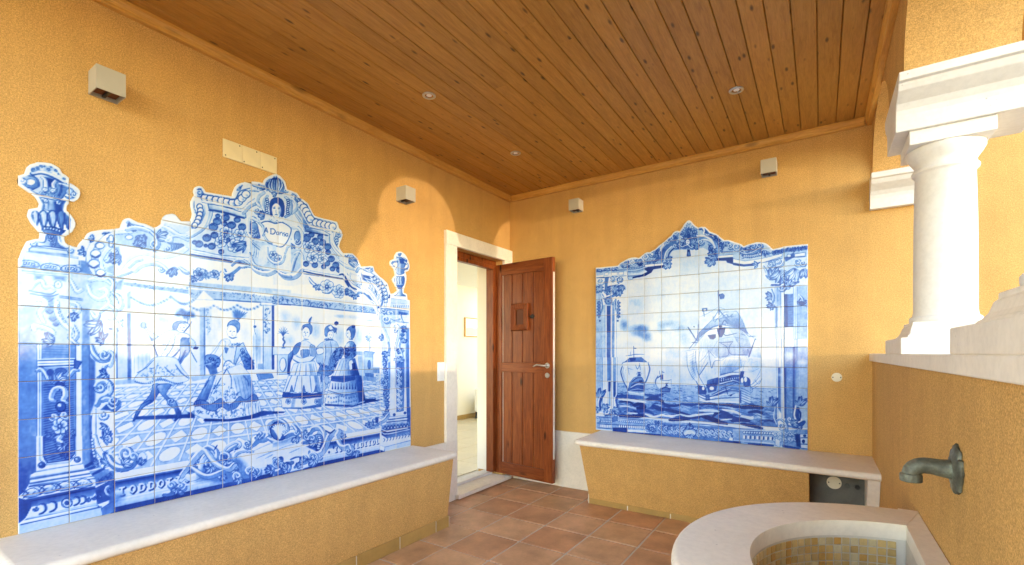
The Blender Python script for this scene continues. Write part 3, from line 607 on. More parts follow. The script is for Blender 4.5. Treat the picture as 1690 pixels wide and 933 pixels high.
    c.E(688,500,22,38,.05,.45,1.2); c.P('668,470 690,440 730,430 748,470 735,530 710,545 705,490 690,465', .52, 1, 1, 1, .85, 1.3); c.E(730,435,17,16,.82); c.S('672,496 682,494', 2, .85); c.S('668,505 664,515', 1.4, .5); c.S('672,528 682,528', 1.6, .7); c.S('690,548 725,552', 3, .85); c.P('650,620 690,570 730,575 752,620 750,690 720,720 655,715 640,670', .40, 1, 1, 1, .85, 1.4); c.P('655,600 690,575 700,620 660,625', .1, .9, 2)
    c.dots('650,630 745,600 745,700 655,705', 60, 2.0, .85, 73); c.G('600,730 720,715 750,780 780,860 800,933 520,933 545,870', .08, .5, (580,820,760,830), 1, 1, 0, .55, 1.4); c.G('700,730 745,720 800,933 760,933 700,860', .5, .85, (700,800,790,830), .9, 2); c.P('530,880 700,890 800,933 530,920', .55, .85, 2)
    for x0, x1 in ((620,560),(645,600),(665,640),(690,680)): c.S([(x0,740),((x0+x1)/2,810),(x1,885)], 3.4, .42, .8)
    for i in range(24): c.S([(535+i*8,886+i*.9),(536+i*8,918+i*.6)], 1.8, .8, .8)
    c.P('690,750 720,740 730,800 700,830 690,800', .1, 1, 1, 1, .55, 1.3); c.P('715,770 745,760 750,820 720,825', .9, .9, 2)
    Mz(); c.P('140,0 425,0 450,200 440,255 260,290 85,290 75,240 100,120', .09, 1, 1, 0, .5, 1.5)
    for x0, x1 in ((170,110),(225,190),(262,262),(335,350),(385,420)): c.S([(x0,0),((x0+x1)/2,70),(x1,150)], 4.5, .5, .85)
    c.P('370,0 410,0 440,150 400,155', .4, .85, 3)
    for x in (170,280,390): c.P([(x-18,150),(x,85),(x+18,150)], .55, .8, 2); c.S([(x-45,150),(x-16,146),(x,90),(x+16,146),(x+45,152)], 1.8, .7)
    c.P('95,150 200,165 280,155 370,165 440,150 446,190 330,205 200,208 85,195', .68, .95, 2, 0, .85, 1.5)
    for i in range(34): c.S([(92+i*10.4,160),(90+i*10.4,200)], 1.5, .86, .7)
    for x in (140,280,400): c.flower(x,235,26,.35,5)
    c.P('75,245 85,292 260,292 440,258 440,285 260,305 90,300', .7, .8, 2); c.P('175,210 210,210 195,285 165,285', .4, .8, 3); c.P('410,210 440,205 440,255 420,262', .5, .8, 3)
    c.P('450,30 505,60 490,110 470,130 455,260 440,240 450,130', .28, 1, 1, 0, .55, 1.3); c.E(488,40,22,40,.3,.7,1.3)
    c.G('530,30 760,20 800,90 830,230 720,265 500,270 470,250 500,130', .08, .45, (520,150,800,150), 1, 1, 0, .55, 1.5); c.P('530,10 740,0 745,35 640,60 530,48', .6, .9, 2, 0, .82, 1.4)
    for i in range(22): c.S([(535+i*9.5,14),(534+i*9.5,46)], 1.8, .86, .8)
    for x in range(540, 780, 26): c.P([(x-8,125),(x,78),(x+8,125)], .78, .85, 1); c.S([(x,70),(x,90)], 1.6, .8)
    c.S('500,135 580,160 660,175 790,150', 3, .78); c.S('495,150 580,172 660,186 795,162', 2, .6)
    for k in range(26): c.spiral(505+(k%13)*23, 195+(k//13)*42+8*math.sin(k), 10, 1.2, k, 2.0, 1 if k%2 else -1, None, .66, .5, 0)
    c.G('740,0 800,0 840,225 780,240 760,120', .55, .9, (740,120,830,130), .85, 3); c.S('600,180 590,265', 4, .5); c.P('470,255 720,270 840,235 840,250 720,285 470,275', .85, .85, 2); c.G('830,215 933,208 933,232 840,240', .92, .8, (830,220,933,220), .95, 2); c.P('0,325 115,325 100,340 0,345', .85, .9, 2)
    Q(); c.P('300,150 520,138 470,155 300,185', .85, .95, 2)
    # ================= white kerb, blue inscription band, base line (panel units)
    c.fr = None; c.P([(2.0,.80),(12.3,.80),(12.3,1.22),(2.0,1.22)], .06); c.P([(1.9,.14),(12.3,.14),(12.3,.92),(1.9,.92)], .09); c.G([(1.9,.66),(12.3,.66),(12.3,.92),(1.9,.92)], .16, .86, (5,.62,5,.9)); c.S([(1.9,1.20),(12.3,1.20)], 1.6, .45, .8, 0, 1); c.S([(1.9,.935),(12.3,.935)], 2, .8, .9, 0, 1); c.S([(1.9,.34),(12.3,.34)], 1.4, .5, .8, 0, 1); c.S([(1.9,.43),(12.3,.43)], 1.2, .3, .8, 0, 1); c.P([(1.9,0),(12.3,0),(12.3,.17),(1.9,.17)], .82, 1, 1); c.G([(1.9,.17),(12.3,.17),(12.3,.33),(1.9,.33)], .30, .12, (5,.17,5,.33))
    def glyph(ch, u, v, h):
        w = h*.62; f = lambda x, y: (u+x*w, v+y*h)
        sh = {'D': [[(0,0),(0,1)],[(0,1),(.7,.9),(.95,.5),(.7,.1),(0,0)]], 'O': [[(.5,0),(.05,.3),(.05,.7),(.5,1),(.95,.7),(.95,.3),(.5,0)]], 'I': [[(.3,0),(.3,1)],[(.1,1),(.6,1)],[(.1,0),(.6,0)]], 'T': [[(.35,0),(.35,1)],[(0,1),(.8,1)],[(.15,0),(.6,0)]], 'L': [[(.2,1),(.2,0)],[(.2,0),(.8,0)]], 'E': [[(.2,1),(.2,0)],[(.2,0),(.8,0)],[(.2,.5),(.7,.5)],[(.2,1),(.8,1)]], 'Q': [[(.5,0),(.05,.3),(.05,.7),(.5,1),(.95,.7),(.95,.3),(.5,0)],[(.6,.2),(1,-.1)]], 'K': [[(.2,0),(.2,1)],[(.9,1),(.25,.5),(.9,0)]]}.get(ch, [])
        for q in sh:
            p = [f(*z) for z in q]; c.S([(x+.025, y-.03) for x, y in p], 7.5, .85, .95, 0, len(q) < 4)
        for q in sh: c.S([f(*z) for z in q], 4.2, .10, 1, 0, len(q) < 4)
    for i, ch in enumerate('TODDOTTO'): glyph(ch, 2.12+i*.245, .50+.0*i, .21)
    glyph('D', 4.62, .50, .20)
    for i, ch in enumerate('ITOQILDIIDLO'): glyph(ch, 9.55+i*.225, .48, .19)
    # ================= left pilaster
    C_(); c.G('47,45 222,45 222,933 47,933', .48, .40, (47,300,220,300)); c.P('222,45 272,45 272,933 222,933', .05); c.P('272,45 578,45 578,933 272,933', .40); c.P('578,45 632,45 632,933 578,933', .05); c.G('632,45 702,45 702,933 632,933', .36, .46, (632,0,700,0)); c.G('702,45 925,45 925,933 702,933', .10, .04, (702,300,925,300)); c.P('702,160 750,200 750,560 702,690', .62, .9, 4); c.P('702,690 735,690 735,933 702,933', .72, .9, 3)
    for x in (222,250,270,578,632,702): c.S([(x,45),(x,933)], 1.4, .7, .8, 0, 1)
    D(); c.G('47,0 220,0 215,330 110,505 47,550', .46, .62, (150,0,80,500)); c.P('220,0 285,0 275,180 320,250 520,215 560,170 560,0 635,0 635,250 215,330', .05); c.P('275,0 560,0 555,165 515,215 320,245 285,185', .40); c.P('632,0 702,0 702,250 632,270', .42); c.P('702,0 745,0 760,200 740,230 702,250', .74, .9, 3)
    c.P('635,265 740,225 830,295 925,300 925,385 760,450 690,330', .42); c.S('640,290 735,235', 9, .8); c.S('665,305 770,275', 8, .72); c.S('720,350 830,295', 8, .78); c.S('690,315 800,290', 3, .1)
    c.P('215,325 640,250 660,300 690,310 720,350 750,385 755,470 150,590 105,520 160,450 165,350', .06)
    for a, b, w, d in (('215,322','640,248',2,.6), ('170,388','670,305',5,.62), ('172,372','668,292',2,.3), ('165,430','700,340',5,.6), ('160,452','735,362',3,.5), ('150,460','750,385',2,.8)): c.S(a+' '+b, w, d, .9, 0, 1)
    for k, (x, y) in enumerate(((180,515),(330,480),(480,455),(640,430))): c.G([(x-85,y+22),(x-40,y-30),(x+30,y-42),(x+88,y+2),(x+40,y+26),(x-30,y+40)], .05, .4, (x,y-30,x,y+40), 1, 1, 1, .78, 1.8); c.dots(f'{x-50},{y-10} {x+50},{y-20} {x+50},{y+10} {x-50},{y+20}', 8, 1.3, .5, 80+k); c.S([(x-90,y-22),(x-40,y+4),(x-80,y+44)], 2.6, .8)
    c.P('760,400 925,300 925,345 890,400 760,440', .5); c.dots('770,390 910,320 890,390 770,430', 26, 1.6, .78, 85); c.G('130,570 750,450 760,500 720,560 170,640', .8, .35, (440,500,450,610), 1, 2); c.S('160,590 760,470', 3, .9, .9, 0, 1); c.P('47,555 165,585 175,640 120,740 60,790 47,790', .72); c.P('750,470 925,380 925,690 810,720 770,630', .62); c.P('770,620 890,575 925,575 810,650', .05); c.P('810,655 925,580 925,690 815,718', .50)
    c.P('175,640 720,545 770,620 760,640 120,750', .08); c.P('60,800 510,705 800,640 815,715 515,785 55,888', .17); c.S('75,802 510,705 805,640', 2.4, .85, .9, 0, 1); c.S('110,760 510,672 770,625', 1.6, .6, .9, 0, 1); c.S('130,745 510,660 765,610', 1.4, .4, .9, 0, 1)
    for x, y, r, k in ((215,660,30,0),(265,660,44,1),(360,640,44,1),(495,605,46,2),(575,590,36,1),(635,580,34,1),(690,575,30,0),(745,560,26,0),(790,545,26,0)):
        if k == 2: c.E(x, y, r, r*.9, .12, .85, 3.2); c.E(x, y, r*.45, r*.4, .72, .8)
        elif k == 1: c.S([(x-8,y-r),(x+r*.6,y-r*.8),(x+r*.7,y+r*.3),(x-r*.3,y+r)], 7, .85); c.S([(x-10,y-r+6),(x+r*.4,y-r*.6),(x+r*.45,y+r*.2),(x-r*.3,y+r*.8)], 3.4, .12); c.S([(x-r*.5,y+r),(x+r*.4,y+r*.85)], 4, .85)
        else: c.spray(x, y+r*.6, r*1.3, -2.4, -.7, 3, .4, .4)
    c.E(268,262,30,26,.6,.85,1.8); c.E(258,254,12,10,.25); c.E(590,212,27,26,.6,.85,1.8); c.E(581,205,11,10,.25); c.S('285,10 285,185 320,245 515,215 560,165 560,10', 2.2, .85, .9, 0, 1); c.S('250,10 252,215 315,262 520,235 578,170 578,10', 1.4, .6, .9, 0, 1)
    C_()
    for y in range(400, 933, 13): c.S([(284,y),(552,y-4)], 1.6, .78, .75, 0, 1)
    for y in range(60, 160, 13): c.S([(275,y),(505,y-3)], 1.4, .6, .6, 0, 1)
    D()
    for y in range(8, 225, 13): c.S([(292,y),(548,y-10)], 1.6, .80, .8, 0, 1)
    C_(); c.P('240,180 570,170 570,250 240,260', .06); c.S('240,195 570,185', 3.4, .75, .9, 0, 1); c.S('240,222 570,210', 2, .6, .9, 0, 1); c.S('242,248 575,235', 4, .82, .9, 0, 1); c.P('560,190 630,205 590,270 560,260', .58, .95, 1, 0, .8)
    c.ribbon('228,290 262,272 300,310 330,370', 9); c.ribbon('600,285 560,285 530,320 500,360', 9); c.E(345,302,30,28,.74,.85); c.E(440,290,52,28,.66,.85); c.spray(420,400,110,-2.7,-.4,7,.34,.25); c.E(430,415,40,26,.75,.85)
    c.ribbon('385,560 350,545 375,470 420,445 470,455 482,510 460,560 490,575', 13, .85, .3); c.E(430,458,8,8,.85); c.E(440,612,44,44,.62,.88,2.4); c.E(428,598,18,16,.12); c.spiral(378,705,40,1.2,2.6,7,-1,None,.85,.3); c.spiral(478,690,42,1.2,.4,7,1,None,.85,.3); c.flower(432,790,78,.2,7); c.spray(430,860,90,.4,2.7,5,.3,.5); c.spray(350,860,60,1.6,3.6,3,.3,.5); c.spray(520,850,60,-.5,1.4,3,.3,.5)
    D(); c.ribbon('450,0 420,40 455,60 440,100', 10, .85, .3); c.spray(450,70,80,.3,2.9,6,.34,.35); c.E(470,165,40,20,.8,.85); c.spray(470,165,46,.2,3,4,.3,.6)
    # washed upper part of the pilaster
    B(); c.P('47,235 505,275 505,595 47,580', .16, 1, 2); c.P('505,275 925,330 925,610 505,600', .20, 1, 2); c.P('47,580 505,600 505,925 47,920', .17, 1, 2); c.P('505,600 925,615 925,925 505,925', .13, 1, 2)
    c.G('47,590 220,595 225,920 47,920', .34, .22, (60,900,200,620), .9, 6); c.P('632,600 702,605 702,925 632,925', .40, .9, 3); c.P('205,300 280,300 260,345 210,335', .62, .8, 8); c.P('375,305 480,315 475,350 380,340', .62, .8, 8); c.S('95,258 505,295', 2, .5, .8, 0, 1); c.S('120,280 505,315', 1.6, .4, .8, 0, 1)
    for t in ('150,440 340,470 400,440', '160,465 330,490 420,470', '430,485 640,515', '430,500 640,530'): c.S(t, 2.6, .55)
    c.ribbon('170,430 215,370 270,350 300,410 350,400 380,425', 8, .5, .22); c.E(415,385,34,34,.16,.5,2); c.E(415,380,10,10,.5); c.ribbon('520,330 560,400 590,450 640,430', 9, .5, .2); c.ribbon('690,400 720,480 800,520 860,480 850,430 800,440', 12, .46, .2); c.ribbon('700,350 780,330 860,350 915,400', 12, .45, .18); c.ribbon('860,500 880,560 820,610 790,640', 10, .5, .22)
    for x, y, r in ((330,510,42),(360,560,34),(340,620,38),(370,690,34),(395,740,26)): c.Wsh(x, y, r*1.5, r*1.2, .6, .75); c.S([(x-r,y),(x,y+r*.7),(x+r,y)], 2.4, .7)
    c.ribbon('235,530 280,520 300,560 250,640 290,730', 10, .5, .16); c.ribbon('405,540 410,640 470,740 520,790', 13, .5, .14); c.beads('415,560 425,640 480,735', 6, 9, .08, .5, 1.2); c.spiral(560,610,62,1.3,-2,9,1,None,.5,.2); c.spray(555,640,80,.9,2.3,4,.35,.3); c.ribbon('200,800 200,760 270,770 350,800 380,830', 12, .55, .18); c.spray(380,880,110,2.4,4.0,5,.3,.3); c.ribbon('560,760 590,840 560,900 600,925', 9, .62, .3); c.ribbon('540,800 520,860 580,920', 7, .55, .2); c.spray(800,720,160,1.7,3.2,5,.24,.2); c.ribbon('720,640 760,690 790,650', 10, .55, .3); c.S('800,660 760,760 720,830', 3, .6); c.spray(830,880,80,2.2,5.2,6,.3,.4)
    C_(); c.ribbon('720,60 740,130 800,190 870,180 890,120', 13, .8, .35); c.spiral(835,145,52,1.2,0,8,1,None,.85,.4); c.ribbon('885,230 840,250 820,300 780,345', 9, .8, .4); c.spray(850,310,70,1.2,4.2,5,.35,.4); c.ribbon('760,440 790,400 850,385 890,430 870,500 800,540 770,600', 15, .82, .34); c.spiral(800,440,46,1.1,2.8,7,-1,None,.85,.4); c.ribbon('820,560 870,540 925,560', 12, .8, .3); c.P('800,640 850,590 925,590 925,640 850,645', .68, .9, 3); c.spiral(825,690,44,1.2,0,7,1,None,.85,.4); c.ribbon('750,640 738,740 740,850 770,933', 9, .82, .1); c.beads('722,880 728,933', 3, 10); c.spray(850,780,70,1.3,3.4,4,.3,.3); c.spray(860,900,80,3.4,5.6,5,.3,.5)
    D(); c.ribbon('740,0 760,80 800,150 850,200 925,270', 13, .85, .08); c.beads('722,20 728,80 735,140 748,195', 6, 15, .06, .7, 2); c.spray(900,230,110,2.6,4.6,6,.3,.25); c.spray(780,250,60,2.4,4.2,4,.35,.3); c.spiral(890,490,55,1.2,1,8,1,None,.88,.4); c.spray(830,20,80,-.4,1.2,3,.3,.3)
    G(); c.P('0,440 60,520 250,500 330,480 350,560 250,610 100,650 0,640', .10, 1, 3); c.ribbon('0,520 40,590 120,625 200,600 250,545', 18, .86, .5); c.spiral(160,495,66,1.5,2.2,11,1,None,.85,.34); c.spiral(225,520,40,1.1,0,8,-1,None,.85,.4); c.spray(130,600,90,-1.6,.2,5,.3,.2); c.E(300,535,44,62,.14,.5,1.6); c.spray(290,590,70,-2.4,-.6,5,.28,.55); c.ribbon('0,60 40,90 80,60 90,20', 11, .85, .5); c.ribbon('0,330 15,360 0,380', 7, .85, .4)
    c.F(180,660,Z5); c.P('0,700 50,720 50,933 0,933', .6, .9, 4); c.P('50,850 140,850 100,933 50,933', .45, .9, 20)
    # ================= urn at the left
    A(); c.fr = (20,260,Z5); c.P('30,30 640,30 640,900 30,900', .03); c.G('70,210 120,170 200,175 240,230 220,290 130,270', .2, .5, (70,180,200,280), 1, 1, 1, .8, 2); c.E(168,225,42,30,.06,.55,1.6); c.spiral(95,215,30,1.3,0,7,1,None,.85,.4)
    c.G('180,150 300,150 420,200 500,250 480,330 430,380 330,350 240,335 180,300 245,260 230,200', .1, .5, (200,200,480,330), 1, 1, 1, .7, 2); c.P('300,180 395,200 370,270 330,270', .85, .9, 4); c.ribbon('270,180 300,210 305,270 290,300', 8, .8, .2); c.ribbon('400,210 370,250 385,300 360,320', 8, .8, .25); c.spiral(300,292,20,1.2,0,5,1,None,.85,.4); c.spiral(370,308,20,1.2,0,5,-1,None,.85,.4); c.S('180,150 260,135 360,165 480,235', 13, .78); c.S('182,145 260,130 360,158 480,228', 8, .04); c.ribbon('440,250 490,260 560,290 590,330 560,370 500,360', 12, .82, .4); c.E(520,310,34,28,.25,.6,1.6); c.spiral(565,340,28,1.2,0,6,1,None,.85,.5); c.S('450,250 440,310 410,370', 6, .7); c.P('130,275 240,335 215,345 140,300', .66, .9, 2)
    for x, y, r in ((190,110,32),(230,100,28),(285,80,36),(330,115,32),(350,80,28),(395,115,30),(430,150,24),(470,190,26),(260,75,20)): c.Wsh(x, y, r*1.3, r*1.1, .5, .7); c.spiral(x, y, r*.6, 1.1, x, 2.2, 1, None, .68, .5, 0)
    c.S('240,355 360,380 490,400', 2, .6); c.beads('250,318 340,345 420,365', 9, 10, .1, .6, 1.4); c.G('250,365 480,400 465,480 440,520 290,470 255,460', .05, .7, (280,400,450,480), 1, 1, 0, .7, 1.8); c.P('375,400 440,400 445,510 390,490', .8, .85, 3); c.S('245,370 270,420 275,470', 10, .6); c.spiral(305,392,18,1.2,0,4,1,None,.75,.4); c.spiral(420,410,20,1.2,0,4,1,None,.85,.5); c.S('330,400 325,470', 4, .5)
    for x, w_, d0, d1 in ((205,42,.05,.3),(280,50,.04,.3),(362,52,.06,.35),(440,46,.3,.62),(500,34,.35,.7)): c.G([(x-w_*.8,545),(x-w_*.55,500),(x,482),(x+w_*.6,500),(x+w_*.75,550),(x+w_*.5,610),(x+10,655),(x-w_*.3,615)], d0, d1, (x-w_,550,x+w_,560), 1, 1, 1, .8, 2.6); c.S([(x-w_*.5,520),(x-w_*.3,590),(x,640)], 4, .66)
    c.G('265,625 380,630 480,665 440,705 300,690 270,660', .3, .75, (270,650,470,690), 1, 1, 0, .85, 1.8); c.beads('280,645 350,645 440,672', 6, 14, .05, .8, 2)
    c.G('320,700 420,715 430,790 480,830 330,810 200,800 175,785 200,760 290,770', .06, .6, (250,760,430,790), 1, 1, 1, .75, 2); c.spiral(195,780,24,1.2,0,6,1,None,.85,.4); c.flower(350,735,30,.3,5); c.flower(370,785,26,.3,5); c.ribbon('420,720 440,780 500,825', 10, .8, .35); c.P('150,830 180,810 500,845 510,880 150,850', .14, 1, 1, 0, .6, 1.8); c.P('95,850 505,890 600,905 600,933 95,933', .12, 1, 1, 0, .45, 1.6); c.Wsh(530,850,40,60,.5,.8); c.spiral(528,840,24,1.2,0,5,1,None,.7,.4)
    B(); c.P('100,80 505,135 610,150 605,205 470,215 100,160', .11, 1, 1, 0, .42, 1.6); c.P('150,75 505,110 510,130 160,90', .34); c.P('65,165 235,175 455,215 620,230 620,270 60,230', .16)
    for x, y in ((150,195),(345,225),(530,240)): c.G([(x-80,y+20),(x-75,y-18),(x,y-32),(x+82,y-5),(x+85,y+30),(x,y+28)], .04, .3, (x,y-30,x,y+30), 1, 1, 1, .62, 2.2); c.beads(f'{x-50},{y} {x},{y-4} {x+55},{y+12}', 4, 13, .1, .6, 1.8)
    c.P('605,150 690,180 720,300 620,275', .45, .9, 6)
    # ================= shoulder rocaille left
    A(); c.P('600,800 650,740 700,690 933,660 933,933 600,933', .04)
    B(); c.P('690,0 925,0 925,320 740,300 690,170', .14); c.ribbon('925,-120 800,-60 720,40 690,130 720,240 760,310', 11, .62, .06); c.ribbon('925,20 850,80 800,170 830,260 900,290', 10, .6, .12)
    for x, y, r in ((755,105,42),(740,195,46),(800,280,40),(790,30,36)): c.E(x, y, r*1.1, r*.85, .05, .55, 2.2); c.S([(x-r,y+r*.3),(x,y+r*.8),(x+r,y+r*.2)], 5, .72)
    c.ribbon('890,90 880,150 860,180 845,165', 6, .75, .4); c.P('860,230 925,200 925,290 850,270', .34, .9, 4); c.spray(650,80,60,1.6,4.2,4,.4,.3)
    A(); c.spray(740,730,60,2.4,4.0,4,.4,.35); c.spray(850,690,44,3.2,5.6,4,.4,.4); c.E(890,745,34,28,.06,.6,2); c.E(795,800,40,28,.06,.55,2)
    E(); c.P('50,250 405,200 405,410 40,355', .24, .9, 6); c.P('40,360 720,465 720,735 40,655', .06); c.P('405,200 490,150 730,190 725,460 405,410', .17, .9, 5)
    c.ribbon('0,290 40,250 130,240 240,235', 8, .6, .1); c.E(15,300,22,36,.08,.6,2); c.E(15,350,20,26,.1,.6,2); c.spray(170,180,90,-.7,.9,5,.34,.3); c.ribbon('160,150 185,130 215,160 300,185', 9, .7, .3); c.ribbon('160,220 240,200 330,215 400,250', 12, .62, .24); c.E(290,290,52,24,.12,.7,2.4); c.E(180,285,34,22,.06,.5,2); c.spray(330,330,90,2.2,4.4,6,.34,.45); c.spiral(420,350,40,1.2,2,9,1,None,.72,.4); c.ribbon('380,240 430,290 440,360 410,400', 12, .68, .34); c.spray(260,360,60,3.6,5.8,5,.4,.4)
    c.spray(440,300,110,-1.2,.3,5,.3,.22); c.ribbon('470,180 560,220 640,270 720,280', 13, .5, .18); c.spiral(545,300,34,1.2,2.6,7,-1,[(720,320),(640,285),(580,280)],.6,.25)
    for k in range(6): c.S([(520+k*26,330+k*3),(560+k*22,360),(548+k*20,410)], 6, .3+.06*k); c.S([(526+k*26,330+k*3),(566+k*22,360),(553+k*20,410)], 2, .72)
    c.spiral(530,395,34,1.2,0,6,1,None,.7,.4); c.ribbon('90,570 160,480 250,430 340,425 480,455 620,430 700,390', 17, .46, .12); c.ribbon('230,600 290,545 400,520 480,545 540,600', 13, .55, .2); c.spiral(475,580,24,1.2,0,5,1,None,.7,.4); c.spray(560,570,80,.2,2.2,6,.34,.4); c.ribbon('640,560 690,600 720,610', 12, .6, .34); c.ribbon('180,560 240,500 300,490', 10, .5, .25); c.ribbon('80,640 130,620 200,600', 9, .6, .3); c.spray(100,450,110,1.8,3.4,5,.26,.4); c.P('40,370 90,370 110,470 60,480', .5, .8, 5); c.ribbon('60,400 75,430 60,440', 4, .88, .6); c.P('50,700 130,660 110,760 60,760', .4, .8, 6)
    B(); c.ribbon('925,330 860,340', 8, .5, .2)
    E(); c.ribbon('0,660 40,700 30,780', 12, .6, .25); c.ribbon('45,800 90,830 105,900 60,933', 13, .7, .3); Fm(); c.ribbon('0,20 60,60 110,40 110,-40', 12, .5, .22); c.ribbon('0,150 45,130 60,60', 9, .5, .2); c.dots('60,140 130,140 120,280 70,270', 36, 1.6, .42, 91); c.S('70,230 70,680', 4, .68, .9, 0, 1); c.ribbon('0,440 40,480 10,580', 10, .6, .25); c.ribbon('0,720 20,780 0,830', 8, .7, .25); c.spiral(40,890,44,1.2,0,9,1,None,.85,.5); c.S('0,235 24,238', 5, .85)
    # crest, right half
    K(); c.P('0,180 120,60 250,160 350,270 460,330 590,370 630,470 600,600 650,660 800,760 920,780 933,933 0,933', .10)
    c.P('200,190 250,170 330,250 370,330 460,350 590,390 600,450 450,430 330,395 260,280', .12); c.beads('235,195 285,245 320,300 350,355', 5, 34, .05, .82, 2.6); c.beads('370,368 430,380 490,395 560,412', 5, 32, .05, .82, 2.6); c.S('240,165 320,230 370,325 460,345 590,380', 4, .75); c.ribbon('205,210 260,280 320,390 450,430 600,455', 10, .78, .06); c.G('200,270 260,330 290,440 330,410 320,395 240,260', .1, .5, (220,330,290,330), 1, 1); c.ribbon('200,290 250,360 290,440', 8, .75, .25); c.G('290,410 450,440 520,480 500,490 300,445', .05, .45, (400,420,390,470), 1, 1, 0, .78, 2); c.S('290,450 450,480 510,495', 5, .82)
    c.ribbon('540,470 550,560 620,650 700,720', 13, .8, .06); c.ribbon('575,470 580,550 640,650', 9, .8, .35); c.beads('590,480 575,520 590,570 615,610', 6, 17, .2, .8, 2); c.ribbon('510,490 520,580 590,680 690,770', 7, .7, .3); c.spiral(600,480,24,1.2,0,6,1,None,.84,.45); c.spray(690,730,90,-2.0,.2,7,.34,.4); c.spiral(720,690,24,1.2,0,6,1,None,.84,.4)
    c.P('270,450 500,500 520,620 640,740 640,820 460,790 270,760', .16)
    for x, y, r in ((305,510,36),(350,480,24),(430,500,24),(385,540,30),(495,590,30),(500,640,22),(450,550,28),(530,700,28),(570,755,28),(490,740,26),(600,800,24),(300,745,24),(540,790,22),(460,770,20),(380,755,26)): c.E(x, y, r*1.0, r*.95, .42, .84, 2.6); c.E(x+2, y+2, r*.7, r*.66, .48); c.S([(x-r*.6,y-r*.3),(x,y-r*.62),(x+r*.6,y-r*.2)], 3.2, .86)
    for x, y, r in ((330,595,54),(415,615,50),(360,690,56),(450,700,44)): c.flower(x, y, r, .25, 6, x)
    c.P('260,780 450,820 640,850 660,880 640,900 450,860 260,830', .07); c.S('265,790 450,828 645,858', 3, .4); c.S('270,812 450,850 640,882', 7, .84); c.S('280,835 420,858', 4, .6); c.S('640,858 680,930', 7, .84); c.S('660,855 720,933', 4, .3); c.S('690,860 745,933', 3, .6)
    c.P('0,10 90,20 110,90 60,150 0,160', .3, .9, 3); c.S('60,30 75,80 40,130', 4, .12); c.ribbon('70,10 110,70 70,140', 7, .82, .4); c.spray(140,100,60,-1.4,.6,5,.4,.35); c.ribbon('150,150 200,180 215,240 170,290', 12, .8, .2); c.ribbon('110,190 150,230 140,300 100,320', 9, .82, .3)
    for a in range(6): c.E(128, 195+a*20, 13, 9, .1, .85, 2.2)
    c.spray(200,140,60,-.8,1.0,4,.4,.35); c.spray(310,215,34,-1.4,.6,3,.4,.4); c.P('40,380 130,400 150,500 110,570 40,590', .05, .9, 3, 1); c.ribbon('90,370 150,420 130,480 160,520', 10, .82, .35); c.ribbon('180,420 230,420 265,480 250,570 190,610 130,600', 13, .82, .12); c.E(222,500,28,52,.4,.78,2); c.spiral(225,545,26,1.2,0,6,1,None,.85,.5); c.spray(180,570,50,1.2,3.4,4,.4,.5); c.ribbon('120,600 160,640 250,620', 8, .72,.3)
    c.P('40,600 250,620 255,820 60,840 40,800', .24, .9, 3); c.ribbon('100,620 140,680 130,770 180,800', 11, .72, .25); c.ribbon('200,660 250,640 280,700', 8, .7, .25); c.ribbon('50,820 120,870 210,860 270,800', 16, .76, .3); c.flower(60,690,36,.3,5)
    for k in range(6): c.ribbon([(240-k*8,640+k*12),(210-k*6,700+k*12),(190-k*4,780+k*8)], 6, .6, .25)
    c.ribbon('330,870 350,915 390,930', 9, .8, .4); c.P('460,870 640,900 640,933 460,933', .04)
    # ================= crest
    Hh(); c.P('10,470 40,300 80,150 400,240 520,110 700,90 790,40 880,110 933,180 933,933 10,800', .10)
    c.ribbon('160,300 170,400 130,500 60,560 0,590', 14, .80, .08); c.G('130,320 155,320 160,400 120,490 40,540 20,520 80,430', .12, .45, (100,300,150,440), 1, 1); c.beads('100,320 112,370 100,430 80,480 50,520', 6, 26, .05, .82, 2.6); c.ribbon('190,310 190,420 150,520 60,590 0,620', 9, .7, .25); c.ribbon('215,320 215,400 180,510', 5, .6, .3)
    c.spiral(110,215,34,1.3,1,8,1,None,.82,.4); c.ribbon('50,290 45,350 70,390', 7, .82, .4); c.spray(100,180,50,-2.6,-.6,4,.4,.4)
    c.P('130,235 420,275 470,190 560,175 600,200 480,310 460,345 130,280', .1); c.beads('130,250 230,268 330,285 410,300 470,290 500,245 545,210', 9, 34, .05, .80, 2.6, 1.1); c.S('135,228 300,252 420,272 470,200 560,170', 4, .7); c.ribbon('130,290 300,318 470,345 540,290 600,250 640,230', 9, .76, .06); c.G('180,310 300,330 520,395 525,440 300,375 190,360', .05, .5, (350,340,340,420), 1, 1, 0, .78, 2); c.ribbon('500,400 560,330 640,300', 12, .75, .25)
    c.S('190,370 300,385 510,445', 6, .84); c.S('220,385 300,400 500,460', 2, .5)
    c.P('240,400 300,400 520,455 530,640 540,760 300,790 20,720 20,640 110,590 200,520', .16)
    for x, y, r in ((340,435,32),(445,455,26),(270,420,18),(265,470,34),(230,520,36),(395,505,34),(490,520,32),(170,620,34),(100,675,32),(215,695,30),(240,595,30),(60,660,18),(300,745,22),(160,690,14),(330,490,22),(350,640,28),(500,690,26)): c.E(x, y, r*1.05, r*.9, .42, .84, 2.6); c.E(x+2, y+2, r*.74, r*.62, .48); c.S([(x-r*.6,y-r*.3),(x,y-r*.62),(x+r*.6,y-r*.2)], 3.2, .86)
    for x, y, r in ((345,570,58),(465,595,58),(295,655,56),(415,690,64),(330,610,30)): c.flower(x, y, r, .25, 6, x)
    c.spray(520,660,120,1.9,3.1,5,.2,.4); c.P('20,740 300,790 545,800 545,860 300,830 20,790', .07)
    c.S('20,745 300,795 550,830', 4, .3); c.S('20,768 300,815 550,862', 6.5, .84); c.S('20,785 300,832 420,850', 2, .5); c.S('20,720 300,775 550,800', 2, .6); c.ribbon('400,870 440,830 500,825 560,860', 9, .75, .35)
